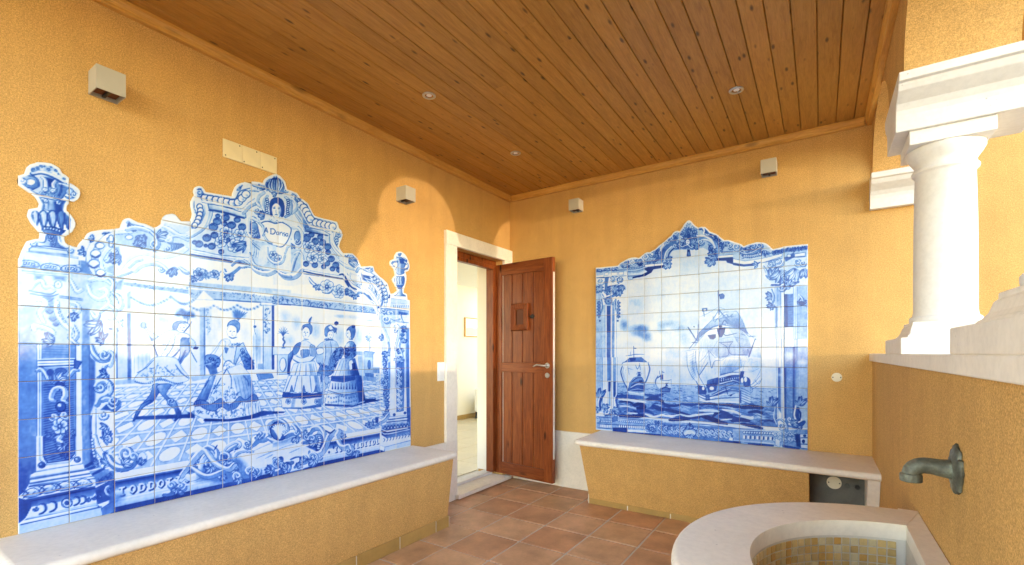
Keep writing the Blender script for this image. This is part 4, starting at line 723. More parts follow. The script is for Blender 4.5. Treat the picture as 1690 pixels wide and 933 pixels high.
    # shell and face
    c.spray(690,180,80,3.4,5.4,5,.4,.3); c.spray(480,160,60,2.6,4.8,5,.4,.35); c.ribbon('580,140 640,160 690,170', 8, .75, .4); c.ribbon('560,190 620,190 680,210', 8, .72, .3); c.G('730,190 715,140 760,85 810,75 860,120 875,190 850,220 760,210', .85, .35, (790,90,800,210), 1, 1, 1, .85, 2)
    for x in (735,760,782,806,830,855): c.S([(795+(x-795)*.5,205),(x-2,150),(795+(x-795)*.8,95)], 4.5, .12 if x != 782 else .3); c.S([(800+(x-795)*.5,205),(x+6,150),(800+(x-795)*.8,95)], 1.6, .8)
    c.ribbon('715,190 700,130 740,85', 7, .82, .4); c.ribbon('880,210 890,140 850,80', 7, .82, .4); c.E(790,65,14,14,.3,.8,2); c.spiral(720,100,16,1.2,0,4,1,None,.85,.4); c.spiral(890,190,20,1.2,0,4,1,None,.85,.4); c.spray(800,225,44,2.6,3.8,3,.4,.4)
    c.ribbon('690,210 640,240 625,300 660,340', 13, .78, .2); c.ribbon('720,240 680,290 690,370 740,400', 11, .84, .25); c.ribbon('880,250 930,300 925,390 880,430', 11, .84, .25)
    for a in range(7): c.E(715+4*math.sin(a), 270+a*20, 14, 9, .1, .85, 2.2); c.E(905+4*math.sin(a), 280+a*20, 13, 9, .1, .85, 2.2)
    c.P('740,320 760,270 810,255 855,280 872,340 865,420 840,420 835,340 800,310 765,330 760,420 745,400', .74, 1, 1, 1, .88, 1.8); c.P('765,330 800,305 835,335 842,390 825,430 800,452 775,430 760,380', .05, 1, 1, 1, .55, 1.6); c.Wsh(832,390,22,60,.4,.7)
    c.S('772,352 790,350', 3, .85); c.S('812,354 830,356', 3, .85); c.S('772,342 792,338', 2, .6); c.S('810,342 832,344', 2, .6); c.S('800,355 795,390 804,396', 1.8, .55); c.S('786,412 800,408 814,413', 3.2, .75); c.S('790,425 808,426', 1.4, .4); c.P('775,440 825,440 835,475 770,475', .12); c.ribbon('740,455 780,478 800,470 830,490 860,480', 7, .8, .3); c.spiral(625,375,28,1.3,0,6,1,None,.8,.4); c.spray(690,420,60,2.4,4.4,5,.4,.5)
    # cartouche with the title
    c.P('660,490 720,470 790,490 850,480 920,520 933,560 900,650 850,700 790,690 720,660 690,600 680,540', .05, 1, 1, 1, .82, 3); c.ribbon('640,480 680,520 690,570 680,600', 9, .82, .4); c.ribbon('690,600 720,650 760,670', 7, .8, .35); c.spiral(580,480,50,1.2,-1,10,-1,None,.84,.25); c.ribbon('640,470 560,440 545,520 560,600 620,640 690,650', 13, .82, .12); c.G('570,490 620,490 640,560 650,620 590,610 570,560', .3, .6, (570,500,640,600), 1, 1, 1, .8, 2); c.spray(610,570,60,1.0,3.6,5,.4,.5); c.spiral(600,555,22,1.2,0,5,1,None,.85,.5)
    c.P('560,640 720,670 800,690 800,933 600,900 565,880', .22, .9, 3)
    for k in range(7): c.ribbon([(575+k*6,650+k*6),(600+k*14,700+k*8),(590+k*22,780+k*10)], 6, .62, .25)
    c.P('680,690 760,690 750,780 700,860 640,850 640,760', .12, .9, 5, 1); c.E(790,800,44,40,.3,.66,2); c.flower(770,770,34,.3,5); c.flower(820,810,36,.3,5); c.ribbon('720,710 730,800 790,850 850,840 880,780', 10, .72, .25); c.ribbon('880,760 900,700 933,690', 9, .7, .25); c.ribbon('560,760 600,860 680,900 800,920', 11, .74, .3)
    c.F(310,280,Z5)
    c.P('690,520 900,545 900,610 690,585', .045, .9, 6)
    for st in ('690,572 706,532 710,532 722,574', '698,556 718,560'): c.S(st, 2.6, 1.0)
    for st in ('750,536 750,582', '744,537 776,540 790,562 774,584 744,584'): c.S(st, 2.8, 1.0)
    for st in ('820,568 806,566 800,580 808,592 820,582', '822,564 824,596', '834,570 836,598', '836,578 846,568 854,576 855,600', '878,574 866,574 866,584 878,590 876,602 864,600', '902,582 890,580 885,594 892,606 902,596', '904,578 906,610'): c.S(st, 2.0, .98)
    I(); c.P('320,20 480,0 570,0 570,60 380,110 330,100', .05, .5, 6); c.ribbon('330,30 350,70 400,60 470,10', 12, .74, .4); c.spray(370,80,60,.2,2.6,6,.4,.5); c.ribbon('490,12 540,0 570,8', 8, .72, .35); c.ribbon('590,20 640,50 720,70 790,50', 16, .72, .3); c.ribbon('820,50 870,80 933,95', 14, .8, .4); c.flower(105,70,60,.3,6); c.spray(60,100,50,1.2,3.4,4,.4,.45); c.Wsh(170,80,60,40,.5,.6); c.flower(240,70,40,.2,6); c.dots('20,30 290,40 290,120 20,110', 40, 1.8, .5, 95)
    L(); c.ribbon('330,0 370,50 420,90 440,80', 13, .8, .4); c.spray(400,60,50,.4,2.6,4,.4,.5); c.flower(490,75,66,.25,7); c.flower(598,118,64,.3,7); c.ribbon('450,120 500,130 545,100', 6, .75,.4); c.spray(690,100,60,.4,3.0,6,.4,.5); c.ribbon('650,110 690,90 740,150 780,160', 10, .82, .5); c.spray(740,150,44,.4,2.6,4,.4,.5); c.ribbon('640,0 690,70 760,130 820,130', 9, .85, .1); c.S('645,5 690,75', 7, .85)
    # right shoulder
    N(); c.P('0,150 130,200 240,290 400,300 560,480 590,620 560,780 460,860 270,600 0,400', .10); c.ribbon('0,230 90,290 190,320 210,350', 15, .8, .2); c.spray(110,240,110,-.9,.6,6,.3,.4); c.spiral(160,185,26,1.2,0,6,1,None,.84,.4); c.spiral(205,260,24,1.2,0,6,1,None,.84,.4); c.S('0,385 50,390 130,520 200,560', 9, .82); c.S('0,365 70,372 150,500 230,550', 6, .06); c.S('90,370 170,490 250,550', 4, .7); c.ribbon('130,370 120,430 170,490 240,520', 9, .75, .15)
    for k in range(6): c.ribbon([(150+k*18,380+k*5),(160+k*16,440),(200+k*12,500)], 7, .75, .12)
    c.ribbon('200,350 240,300 300,320 380,370', 13, .82, .3); c.spray(330,310,50,-2.6,-.3,5,.4,.3); c.spiral(385,320,24,1.2,0,5,1,None,.84,.4); c.P('260,380 320,370 370,430 330,470 270,440', .7, .9, 5); c.ribbon('270,370 400,400 500,490 555,610 545,760', 15, .78, .06); c.ribbon('300,430 420,480 500,590 510,700 480,780', 8, .8, .35)
    for k in range(9): a = k/8; x = 395+150*a**.8; y = 400+300*a; c.S([(x-16,y+20),(x+22,y-4)], 4, .8)
    c.beads('400,420 470,470 520,540 550,620 550,720', 8, 22, .1, .74, 2.2)
    for k in range(6): c.ribbon([(330+k*30,460+k*40),(365+k*26,490+k*36),(345+k*28,570+k*26)], 8, .82, .16)
    c.ribbon('280,540 350,570 420,660 470,770', 14, .7, .06); c.P('280,600 350,630 400,700 370,690', .62, .9, 5); c.ribbon('210,620 240,590 300,610', 9, .75,.4); c.spray(140,590,60,1.2,3.8,5,.4,.5); c.flower(20,590,46,.4,6); c.ribbon('370,700 420,730 450,830 470,860 500,790', 10, .82, .12); c.E(462,772,12,12,.7); c.beads('598,620 585,665', 2, 9, .7, .8); c.E(555,512,8,8,.8); c.S('420,560 440,620', 5, .8)
    # right urn and pilaster
    c.P('600,100 840,100 840,640 600,640', .03); c.G('660,180 720,165 790,200 800,230 770,300 780,350 740,380 690,380 660,330 690,270', .1, .6, (660,250,790,270), 1, 1, 1, .75, 1.8); c.S('660,185 720,170 795,215', 9, .72); c.S('662,180 720,166 790,208', 5, .06); c.ribbon('690,230 640,230 620,270 650,290', 10, .82, .4); c.ribbon('770,240 815,270 815,310 780,320', 11, .85, .5); c.P('705,190 770,200 760,260 720,250', .75, .85, 4); c.S('715,250 710,380', 4, .15); c.S('740,250 738,380', 4, .7); c.spray(715,160,50,-2.3,-.9,5,.3,.5)
    for x, w_, d0, d1 in ((672,20,.05,.3),(700,20,.05,.3),(728,20,.1,.45),(755,18,.35,.7)): c.G([(x-w_,440),(x-w_*.4,405),(x+w_*.6,410),(x+w_*.9,450),(x+w_*.3,510),(715,540),(x-w_*.5,500)], d0, d1, (x-w_,450,x+w_,455), 1, 1, 1, .78, 2)
    c.P('680,510 750,515 740,550 690,545', .6, .9, 2, 0, .8); c.G('695,550 740,550 745,600 790,640 650,635 690,610', .08, .6, (690,590,760,600), 1, 1, 0, .75, 1.8); c.P('610,665 828,690 828,735 610,720', .18, 1, 2, 0, .4, 1.4); c.P('600,720 828,745 828,790 600,770', .16)
    for x in range(640, 825, 22): c.S([(x,745),(x+6,778)], 3.4, .6)
    c.P('480,790 660,800 830,815 830,933 480,933', .30); c.S('480,785 600,790 830,815', 3, .6); c.P('700,820 805,840 800,880 705,870', .72, .85, 6); c.flower(550,860,60,.2,6); c.spiral(530,820,30,1.2,0,7,1,None,.82,.4); c.ribbon('590,830 640,840 640,900 600,933', 10, .72, .3); c.dots('660,860 820,880 820,930 660,930', 20, 2, .66, 97)
    O(); c.G('585,0 832,0 835,933 585,933', .16, .16, (0,0,1,1)); c.P('470,0 600,0 600,933 520,933 490,200', .18); c.G('790,150 833,150 833,933 790,933', .42, .6, (0,200,0,900)); c.P('600,110 660,110 660,600 600,600', .05); c.P('600,600 660,600 660,933 600,933', .12); c.P('665,560 770,560 770,933 665,933', .55)
    for x in (600,660,785,795): c.S([(x,110),(x,933)], 1.5, .55, .8, 0, 1)
    c.ribbon('490,0 500,120 560,260 580,330', 20, .62, .2); c.spiral(560,60,46,1.2,0,10,1,None,.75,.35); c.spray(520,270,60,2.4,4.2,4,.4,.45); c.ribbon('580,330 590,420 560,480 540,440', 14, .7, .35); c.spray(560,440,70,1.0,3.2,5,.35,.45); c.S('600,110 640,80 830,95', 4, .6); c.P('600,30 700,20 740,70 610,90', .2, .9, 3); c.ribbon('610,40 660,60 720,50', 8, .72, .3); c.ribbon('730,0 740,60 760,90', 9, .8, .4); c.spray(790,160,60,1.6,4.0,5,.4,.6); c.ribbon('660,200 655,140 690,130 705,180 690,280 665,380 670,480', 13, .78, .16); c.spiral(662,185,24,1.2,0,6,1,None,.82,.45)
    for x, y, r in ((745,150,22),(755,190,24),(745,235,26),(735,280,24)): c.Wsh(x, y, r*1.4, r*1.2, .72, .85); c.S([(x-r,y),(x,y+r*.7),(x+r,y)], 3, .8)
    c.spray(760,330,60,-2.4,-.4,5,.4,.5); c.spray(720,400,70,.6,2.6,6,.4,.5); c.ribbon('730,300 710,380 740,450 760,520', 10, .75, .3); c.P('665,490 735,490 745,530 640,540', .14, 1, 1, 0, .6, 1.6); c.S('640,520 740,505', 4, .66); c.spray(715,560,70,-3.0,-.1,7,.36,.35)
    for k in range(9): c.spiral(700+18*(k%2), 650+k*34, 24, 1.2, k*2, 6, 1 if k%2 else -1, None, .88, .2); c.E(735-20*(k%2), 665+k*34, 9, 9, .12, .85)
    for k in range(9): c.spray(545+8*math.sin(k), 500+k*50, 44, 1.0+k*.8, 3.2+k*.8, 4, .4, .5); c.spiral(545+10*math.cos(k*2), 530+k*50, 20, 1.1, k, 6, 1, None, .82, .35)
    c.P('575,560 600,560 600,933 580,933', .42, .9, 4); c.flower(520,800,50,.5,6)
    Q(); c.P('595,0 838,0 842,640 480,720 480,480 560,380 600,340', .10); c.G('790,0 838,0 842,600 800,420', .50, .66, (0,0,0,500)); c.P('670,0 768,0 762,280 672,290', .52); c.P('600,0 662,0 655,320 600,335', .10)
    for k in range(8): c.spiral(700+22*(k%2), 15+k*34, 22, 1.2, k*2, 6, 1 if k%2 else -1, None, .88, .2); c.E(740-26*(k%2), 30+k*34, 9, 9, .12, .85)
    for k in range(7): c.spray(560-6*k*.5, 20+k*48, 42, 1.2+k*.9, 3.4+k*.9, 4, .4, .55); c.S([(590,20+k*48),(575,50+k*48)], 5, .7)
    c.E(648,320,15,14,.62,.85,2); c.E(776,300,15,14,.62,.85,2)
    for a, b, w, d in (('600,345','800,330',2,.5), ('580,380','810,350',6,.66), ('575,395','812,368',2.4,.15), ('560,410','815,385',6,.7), ('550,430','820,402',2,.5)): c.S(a+' '+b, w, d, .9, 0, 1)
    c.G('500,450 560,430 825,410 830,470 560,510 500,490', .3, .6, (600,430,600,500))
    for k in range(8): c.S([(520+k*38,490-k*4),(540+k*38,455-k*4),(556+k*38,492-k*4)], 4, .82); c.E(540+k*38,482-k*4,7,6,.12)
    c.G('495,500 560,525 830,480 835,560 560,600 500,560', .88, .3, (650,500,660,600)); c.S('495,520 560,548 830,495', 5, .12); c.P('490,570 560,600 838,560 842,620 530,700 490,680', .10)
    for k in range(9): x = 520+k*36; y = 625-k*7; c.S([(x,y-22),(x+16,y-10),(x+4,y+16)], 5, .85); c.S([(x-2,y-20),(x+11,y-10),(x,y+12)], 2.2, .12)
    c.P('480,680 535,700 530,752 480,735', .05, 1, 1, 0, .4, 1.6); c.P('535,705 842,625 845,680 535,750', .18); c.S('535,704 842,624', 2, .6, .9, 0, 1)
    c.spiral(430,400,52,1.4,0,12,1,None,.85,.35); c.ribbon('480,420 540,390 590,330', 14, .78, .3); c.spray(400,440,60,1.4,4.4,6,.4,.5); c.P('420,360 460,350 460,420 430,420', .75, .85, 4); c.spray(350,440,50,2.2,4.4,4,.4,.6)
    # ================= bottom cartouche
    J(); c.P('300,933 300,820 430,760 600,700 720,640 880,600 933,640 933,933', .12, .95, 4); c.P('440,830 590,790 700,690 900,650 933,680 933,933 460,933', .08, .95, 3)
    for t in ('600,790 760,720 900,690', '620,860 780,790 933,720', '700,860 820,800'): c.S(t, 5, .3)
    c.ribbon('90,880 90,830 140,810 200,850 240,933', 20, .86, .45); c.spiral(75,870,34,1.2,0,9,1,None,.88,.4); c.ribbon('150,780 200,760 260,800 270,870', 14, .84, .4); c.S('265,740 240,780', 5, .85); c.G('300,840 340,760 430,710 480,740 460,770 380,800 340,870 330,933 290,933', .2, .85, (330,760,420,880), 1, 1, 1, .88, 3)
    for k in range(9): c.S([(335+k*14,800-k*9),(355+k*13,770-k*8)], 4, .12)
    c.ribbon('310,840 350,760 430,715 475,730 460,765', 9, .88, .2); c.G('340,933 350,850 430,790 420,860 400,933', .9, .5, (340,860,430,880), 1, 2)
    for k in range(6): c.S([(420,930-k*4),(380+k*5,890-k*8),(350+k*14,880-k*22)], 4, .1)
    c.ribbon('590,800 500,795 430,830 430,890 480,933', 12, .84, .3); c.spiral(545,735,44,1.3,0,10,1,None,.86,.4); c.beads('530,720 545,770', 3, 10, .1, .8); c.ribbon('600,740 640,700 700,690 750,660', 18, .86, .45); c.spiral(660,645,34,1.2,0,9,1,None,.86,.45); c.spray(640,690,50,-2.6,-.6,4,.4,.5); c.E(820,590,96,76,.60,.9,4); c.ribbon('735,640 725,570 780,525 860,525 905,575 895,630', 12, .88, .3)
    for k in range(9): a = -2.75+k*.30; c.S([(820,660),(820+46*math.cos(a),600+34*math.sin(a)),(820+80*math.cos(a),596+60*math.sin(a))], 7, .08)
    c.spiral(760,625,28,1.3,0,7,1,None,.88,.3); c.spiral(880,620,28,1.3,0,7,-1,None,.88,.3); c.ribbon('740,690 790,710 850,700 900,660 933,650', 16, .85, .45)
    Mz(); c.P('0,600 160,540 260,620 420,700 400,800 260,850 0,910', .08, .95, 4); c.S('0,690 120,640 240,610', 4, .3); c.S('150,700 240,660', 4, .35); c.G('0,610 90,590 180,550 240,560 200,600 80,640 0,650', .5, .15, (100,570,110,650), .8, 6)
    c.E(60,500,82,86,.60,.9,4)
    for k in range(9): a = -2.75+k*.30; c.S([(60,570),(60+44*math.cos(a),510+40*math.sin(a)),(60+70*math.cos(a),505+70*math.sin(a))], 7, .08)
    c.ribbon('0,415 60,405 120,440 135,500 110,535', 11, .88, .3); c.spiral(105,520,24,1.3,0,7,-1,None,.88,.3); c.ribbon('120,560 170,530 230,520 210,480 190,460', 16, .86, .45); c.spray(200,560,60,.2,2.4,5,.4,.5); c.spiral(215,520,24,1.2,0,7,1,None,.86,.4); c.ribbon('270,610 320,600 370,600', 16, .86, .45); c.spray(300,550,60,-3.2,-.9,6,.4,.45); c.spiral(310,560,28,1.2,0,7,1,None,.86,.45)
    c.ribbon('340,530 370,490 430,480 470,530 480,600', 18, .88, .35); c.G('380,540 440,540 460,600 440,660 390,680 400,600', .3, .85, (400,560,450,660), 1, 1, 1, .88, 2)
    for k in range(6): c.E(420+8*math.sin(k), 560+k*20, 16, 10, .12, .82, 2)
    c.ribbon('370,700 430,720 480,660 520,560 580,510 610,520 590,570 620,640 660,660 710,650 730,690', 22, .88, .3); c.S('480,500 520,520 560,490', 7, .85); c.spiral(690,690,30,1.2,0,8,1,None,.88,.45); c.spray(740,690,60,.2,2.0,4,.4,.6); c.spray(620,560,50,-1.4,.6,4,.4,.5); c.E(550,650,9,16,.7); c.E(510,695,9,12,.75); c.ribbon('330,690 330,740 390,800', 13, .86, .4); c.spiral(360,740,38,1.3,0,9,1,None,.88,.4); c.spray(360,770,60,.6,2.6,5,.4,.5); c.ribbon('160,760 220,735 290,740', 6, .85, .6); c.ribbon('0,880 70,870 130,800 180,790', 18, .88, .5); c.ribbon('200,830 260,780 320,760 350,800', 14, .86, .45); c.E(20,765,24,26,.66,.88); c.E(72,760,24,26,.66,.88); c.ribbon('10,810 45,825 85,800', 12, .86, .3); c.spray(250,800,50,1.2,3.4,5,.4,.5); c.spray(150,800,44,1.2,3.4,4,.4,.5); c.spiral(430,745,20,1.2,0,6,1,None,.86,.4)
    G(); c.ribbon('745,560 760,520 800,490 860,490 925,560', 20, .88, .4); c.spiral(780,555,34,1.2,0,9,1,None,.88,.4); c.ribbon('880,520 830,590 840,640 800,690 740,710 690,690 650,730', 20, .88, .12); c.spiral(660,790,38,1.2,0,10,1,None,.88,.45); c.spiral(570,780,34,1.2,0,9,-1,None,.88,.45); c.ribbon('500,860 560,850 610,820 660,850', 16, .88, .5); c.spray(600,800,60,.6,2.8,5,.4,.6)
    J(); c.ribbon('20,870 40,890 60,933', 12, .86, .5)
    # bottom cartouche foot over the base line
    c.F(300,540,2.591); c.P('100,560 250,560 320,640 230,670 60,660', .55, .8, 14)
    for x, y, r, dr in ((60,555,20,1),(120,590,26,-1),(190,560,30,1),(215,600,26,-1),(240,640,22,1),(290,620,24,-1),(320,620,20,1),(380,600,22,-1),(410,580,24,1),(450,600,22,-1),(520,570,20,1),(560,560,24,-1),(560,480,22,1),(170,630,20,1)): c.spiral(x, y, r, 1.35, x, 9, dr, None, .88, .35); c.spray(x, y+8, r*1.3, 1.4+x*.1, 3.6+x*.1, 4, .4, .5)
    c.ribbon('0,640 60,560 100,530 140,580 200,610 230,590', 18, .88, .3); c.ribbon('40,600 110,640 180,620', 16, .86, .4)
    return c.finish(5)
OUT_L = '28.6,881.8 28.6,442 28.6,438 30,430 35.5,414.6 43.7,398.5 55,395.5 64.6,394 65.5,385.7 58,377 51,369 44.6,356.6 47.3,345.6 62.8,343 64.6,336.5 61,330 56.4,323.8 48,318 40,312.8 32,307 27.3,302 26.5,297 28.2,292.8 33,289.5 40,287.3 42,282 43.7,276.4 49,272 56.4,270 61,268 65.5,268.2 74,268.6 83.8,270 92,274 98.4,278.2 102,285.5 109,290 114.8,295.5 115,301.9 122,306 127.5,310 131.5,314.5 132.6,320 131,326 127.5,330 121,333.5 114.8,334.7 110.5,340 109.3,347.5 116,354 122,362 124.5,368 123.9,374.8 119,383 112.9,387.5 107,390 105.6,394 107.5,401 114,405 122,407.6 127.5,408.5 129.3,404 133,399 138.4,394.8 143.9,385.7 150,382.5 158.5,381 167,379.5 176.7,379.3 190,378 198,376.4 200,370 202.8,363.7 207,361 212.8,360 220,363.5 227.4,367.3 240,370 247,373 253.8,376.4 260,374 265.6,370 266.5,364 269.3,358.2 273,355 278.4,353.7 284,353 289.3,354.6 294,360 298.4,365.5 306,365.5 313,365.8 316,360 317.3,352.9 315.5,344 314.6,334.7 317,328 321,322 319,318 319,314.6 321,310 324.6,308 329,307.2 333.7,309 337,313 339,317.4 360,320.8 382.9,324.6 384,319 385.6,314.6 388,309 392,304.6 398,302 404.8,301 412,300 419.3,300 427,300.8 434,302.8 435.5,298.5 437.6,295.5 444,291 450.3,288.2 456,287.4 461.2,290 466.5,295 470.4,300 472,306 473.7,312.8 482,315.5 490,319 493,323 495.6,327.3 502,331 508.3,336.4 511,342 513.8,347.4 516,352 519.2,356.5 526,359 533.8,361 545,363.5 555.7,366.5 558,371 559.3,376.5 563,381 565.7,387.5 564,394 561,400 559.3,407.5 562,413 566.6,418.4 574,418 581.2,418.4 586,422.5 590.3,427.6 593,434 595.8,440.3 601,439.8 606,439.7 611,439 615.7,439.7 617,443.5 617.8,447.4 621,451 625.5,455.7 632.5,461.3 636,464.5 639.4,468.3 641,473 642.2,478 644.3,485 650.6,484.3 656,479.4 653,474 650.6,468.3 648,465 647,461.3 649.5,457.5 652,454.3 651,448.5 649.2,443.2 646,440.5 643.6,437.6 643,434 644.3,430.7 647,428.8 650.6,427.9 651,423.5 652.7,419.5 655,416.5 659,415.3 662.5,415.8 665.9,418 669,421 671.5,425 674,431 675.6,437.6 675.8,442 674.3,446.7 671.5,448.5 668.7,448.8 670.5,455 670.8,461.3 669.5,468 667.3,475.2 666,479 665.9,483.6 669,484.5 671.5,486.4 672.2,494.7 676.2,496 677.6,736'
OUT_S = '982.5,712.5 982.5,442.3 1000,440.8 1020,438.7 1022,435.9 1026,433 1030.3,430.7 1036,427.5 1041.9,425.6 1048,425 1054.7,426.2 1059,422.5 1063.7,418.5 1068,416.6 1072.7,416.6 1077,414 1081.7,411.4 1086.9,406.3 1090.5,403.5 1095,400 1099.5,396 1104,392 1108.5,388.5 1111,384.5 1114.5,381.8 1118,381 1122,381.8 1124,378.5 1126.5,375 1129,370.5 1132.5,366.8 1135,364.3 1137.8,363.8 1140.5,365.5 1143,368.3 1147,372.5 1152,375.8 1158,374.6 1164,375 1168,378.5 1171.5,382.5 1177,384.5 1183.5,387 1189,392 1195.5,396.8 1201,396.4 1206,397.5 1212,399.8 1219.6,402.2 1224,404 1227.4,407 1234,404 1240.9,402.2 1249,400 1256.3,400.3 1261,401 1265.9,403 1271,407.5 1275.6,411.8 1285,409.5 1294.9,407 1334.2,403.1 1335.6,745'
# ------------------------------------------------------------------ panel of the ships
def paint_ships():
    c = Paint(11, 12, hom('S'), .095)
    a = lambda: c.F(975,360,7.775); b = lambda: c.F(975,470,7.775); cc = lambda: c.F(975,590,6.217); d = lambda: c.F(1080,360,6.664); e = lambda: c.F(1090,480,5.488); f = lambda: c.F(1090,600,6.435); g = lambda: c.F(1210,380,5.185); h = lambda: c.F(1210,560,4.911)
    rg = np.random.RandomState(12); c.fr = None
    # sky
    for k in range(70):
        u, v = rg.rand()*11, 3.2+rg.rand()*6; c.Wsh(u, v, .5+rg.rand()*.9, .2+rg.rand()*.4, .03+.20*rg.rand()**1.8, .28)
    for k in range(30):
        u, v = 4+rg.rand()*6, 5+rg.rand()*3.5; c.Wsh(u, v, .7, .3, .12, .2)
    b(); 
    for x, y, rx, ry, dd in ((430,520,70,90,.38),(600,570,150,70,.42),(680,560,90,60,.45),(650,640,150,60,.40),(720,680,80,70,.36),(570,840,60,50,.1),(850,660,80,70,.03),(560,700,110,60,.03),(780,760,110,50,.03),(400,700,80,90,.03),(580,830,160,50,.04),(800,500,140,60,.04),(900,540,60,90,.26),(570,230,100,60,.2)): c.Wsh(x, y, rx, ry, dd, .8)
    e()
    for x, y, rx, ry, dd in ((70,300,120,40,.3),(170,340,90,40,.36),(220,440,60,80,.3),(120,570,110,60,.28),(240,600,60,120,.3),(90,740,90,60,.22),(200,800,120,50,.2),(840,250,80,120,.16)): c.Wsh(x, y, rx, ry, dd, .6)
    # sea (panel units): horizon and waves
    c.fr = None; c.G([(.9,1.0),(10.2,1.0),(10.2,2.92),(.9,2.92)], .42, .20, (5,1.0,5,2.9)); c.S([(.9,2.92),(10.2,2.92)], 1.6, .5, .8, 0, 1)
    for k in range(620):
        v = 1.05+1.85*rg.rand()**.85; u = .9+rg.rand()*9.3; s = (3.2-v)/2.0; L = (.25+.75*rg.rand())*s; sg = .05*s*(rg.rand()-.3)
        dk = rg.rand(); dd = (.52+.38*rg.rand()) if dk < .5 else (.08+.16*rg.rand() if dk < .74 else .38)
        c.S([(u-L*.5,v-.02*s),(u-L*.15,v+.05*s+sg),(u+L*.2,v+.02*s),(u+L*.5,v-.05*s)], (3+9*rg.rand())*max(s,.25), dd, .55)
    f()
    for t, w, dd in (('0,400 60,440 140,450 210,440',16,.85),('0,480 100,500 190,520 330,560',20,.88),('220,430 330,440 410,430',14,.85),('420,440 520,430 600,440',16,.86),('560,560 620,515 700,530 760,560',18,.85),('630,440 720,445 800,460 850,460',16,.92),('860,470 960,460 1080,470',22,.88),('440,560 520,580 620,620 700,640',26,.88),('640,560 700,560 780,590 860,600',30,.8),('760,610 860,600 940,610',20,.85),('100,600 220,590 330,570 410,570',24,.86),('940,520 1020,510 1080,530',16,.85),('860,640 960,660 1080,690',18,.85)): c.S(t, w, dd, .88)
    for t, w in (('210,540 300,560 410,545 560,530',12),('420,500 540,500 620,510',14),('860,560 960,580 980,570',16),('660,490 780,510 850,540',12),('420,640 560,650 700,655',9),('0,545 100,560 200,545',10),('640,600 760,590',7)): c.S(t, w, .06, .9)
    cc()
    for t, w, dd in (('290,400 400,400 540,415',22,.62),('560,380 650,400 740,380',16,.7),('580,430 660,420 740,450',24,.8),('440,490 510,480 550,510 480,520',24,.92),('290,460 380,455 430,470',10,.85),('640,500 740,540',26,.85),('300,600 400,610 540,600',26,.86),('480,560 560,545 640,580',18,.7),('290,540 360,520 430,550',14,.5)): c.S(t, w, dd, .88)
    for t, w in (('290,430 420,440 560,460',14),('560,580 640,610 740,590',12),('300,500 400,500',9),('380,570 480,575',9)): c.S(t, w, .06, .9)
    # ---- great ship
    c.ws = .85; e(); c.P('325,350 520,250 600,190 700,180 760,290 800,410 880,600 900,760 820,860 730,740 540,760 410,890 340,800 250,780 240,560 320,540', .08, .55, 14)
    c.G('320,450 350,380 450,280 520,250 580,195 690,185 740,260 790,390 700,330 600,300 480,330 380,400 340,460', .10, .46, (560,210,600,340), .95, 2, 0, .6, 1.4); c.S('350,400 450,340 560,310 700,335', 8, .45); c.S('480,270 600,240 680,230', 2, .5); c.S('475,230 490,285 520,250 540,285', 2.6, .55); c.S('560,240 600,215 620,240 650,215 640,245', 2.2, .5); c.S('560,300 580,270 610,295', 5, .7)
    c.G('350,430 450,365 560,340 700,350 800,410 830,540 800,590 640,590 540,620 440,540 360,520', .07, .32, (560,360,600,600), .9, 3); c.S('355,415 450,355 600,335 720,350 810,420', 2.6, .6); c.S('530,440 470,530 400,640 350,760', 2, .4); c.S('530,440 660,420 800,450', 1.6, .4); c.S('525,470 620,465 655,460', 4, .62)
    c.S('545,475 600,510 612,585 490,605', 3.4, .6); c.S('655,462 625,510 640,575 780,580', 3.4, .6); c.S('785,580 790,530 805,575', 2.6, .6); c.S('435,540 450,640 465,700 490,640 545,630', 4, .7); c.S('435,540 490,600', 3.4, .7); c.S('440,540 400,600 350,650', 2, .5)
    c.G('545,640 600,600 720,605 740,690 640,740 540,770', .04, .34, (600,620,640,750), .95, 2, 0, .5, 1.4); c.S('430,650 390,710 350,770', 6, .55); c.S('320,545 322,650 345,760 410,880', 4, .55); c.S('355,540 350,640 360,740', 2, .4); c.S('240,560 245,680 280,770 330,830', 3, .5); c.S('300,545 290,680 330,790', 3, .36)
    for y in range(560, 800, 22): c.S([(255+(y-560)*.15,y+30),(315,y)], 1.4, .42, .8)
    for x in range(370, 540, 30): c.S([(x,520),(x-30,640),(x-20,760)], 1.3, .3, .7)
    for x in range(560, 720, 36): c.S([(x+40,610),(x,690),(x-30,750)], 1.4, .36, .7)
    c.S('250,330 320,440', 7, .62); c.S('285,470 335,470', 5, .7); c.S('262,525 330,430 345,300', 4, .62); c.S('345,265 350,345', 2.2, .6); c.S('235,540 350,530', 2, .5); c.S('300,325 312,330', 5, .85)
    c.S('525,0 530,215', 5, .75, .95, 0, 1); c.P('530,35 565,25 580,45 575,70 545,75', .55, .95, 2, 0, .75, 1.4); c.S('520,150 430,205 350,240', 1.3, .45); c.S('535,150 590,170', 1.3, .45); c.S('390,165 398,235', 3, .7); c.P('375,160 425,155 425,185 380,190', .6, .9, 2); c.E(402,175,12,8,.08)
    c.P('515,345 585,335 580,375 555,420 535,420 520,380', .66, .95, 2, 0, .9, 1.5); c.E(545,325,16,10,.85); c.P('430,405 500,395 498,425 480,440 450,435', .68, .95, 2, 0, .88, 1.4); c.S('575,395 600,405 690,385', 4, .75); c.S('730,390 770,405', 3, .6); c.S('800,415 860,412', 2.4, .6)
    c.S('860,440 830,520 800,600', 7, .66, .95, 0, 1); c.G('860,440 890,500 915,610 830,600 820,560', .05, .3, (830,500,910,600), .9, 2); c.S('740,260 790,380 850,430', 2, .5); c.P('700,190 740,260 780,350 720,330', .34, .8, 3)
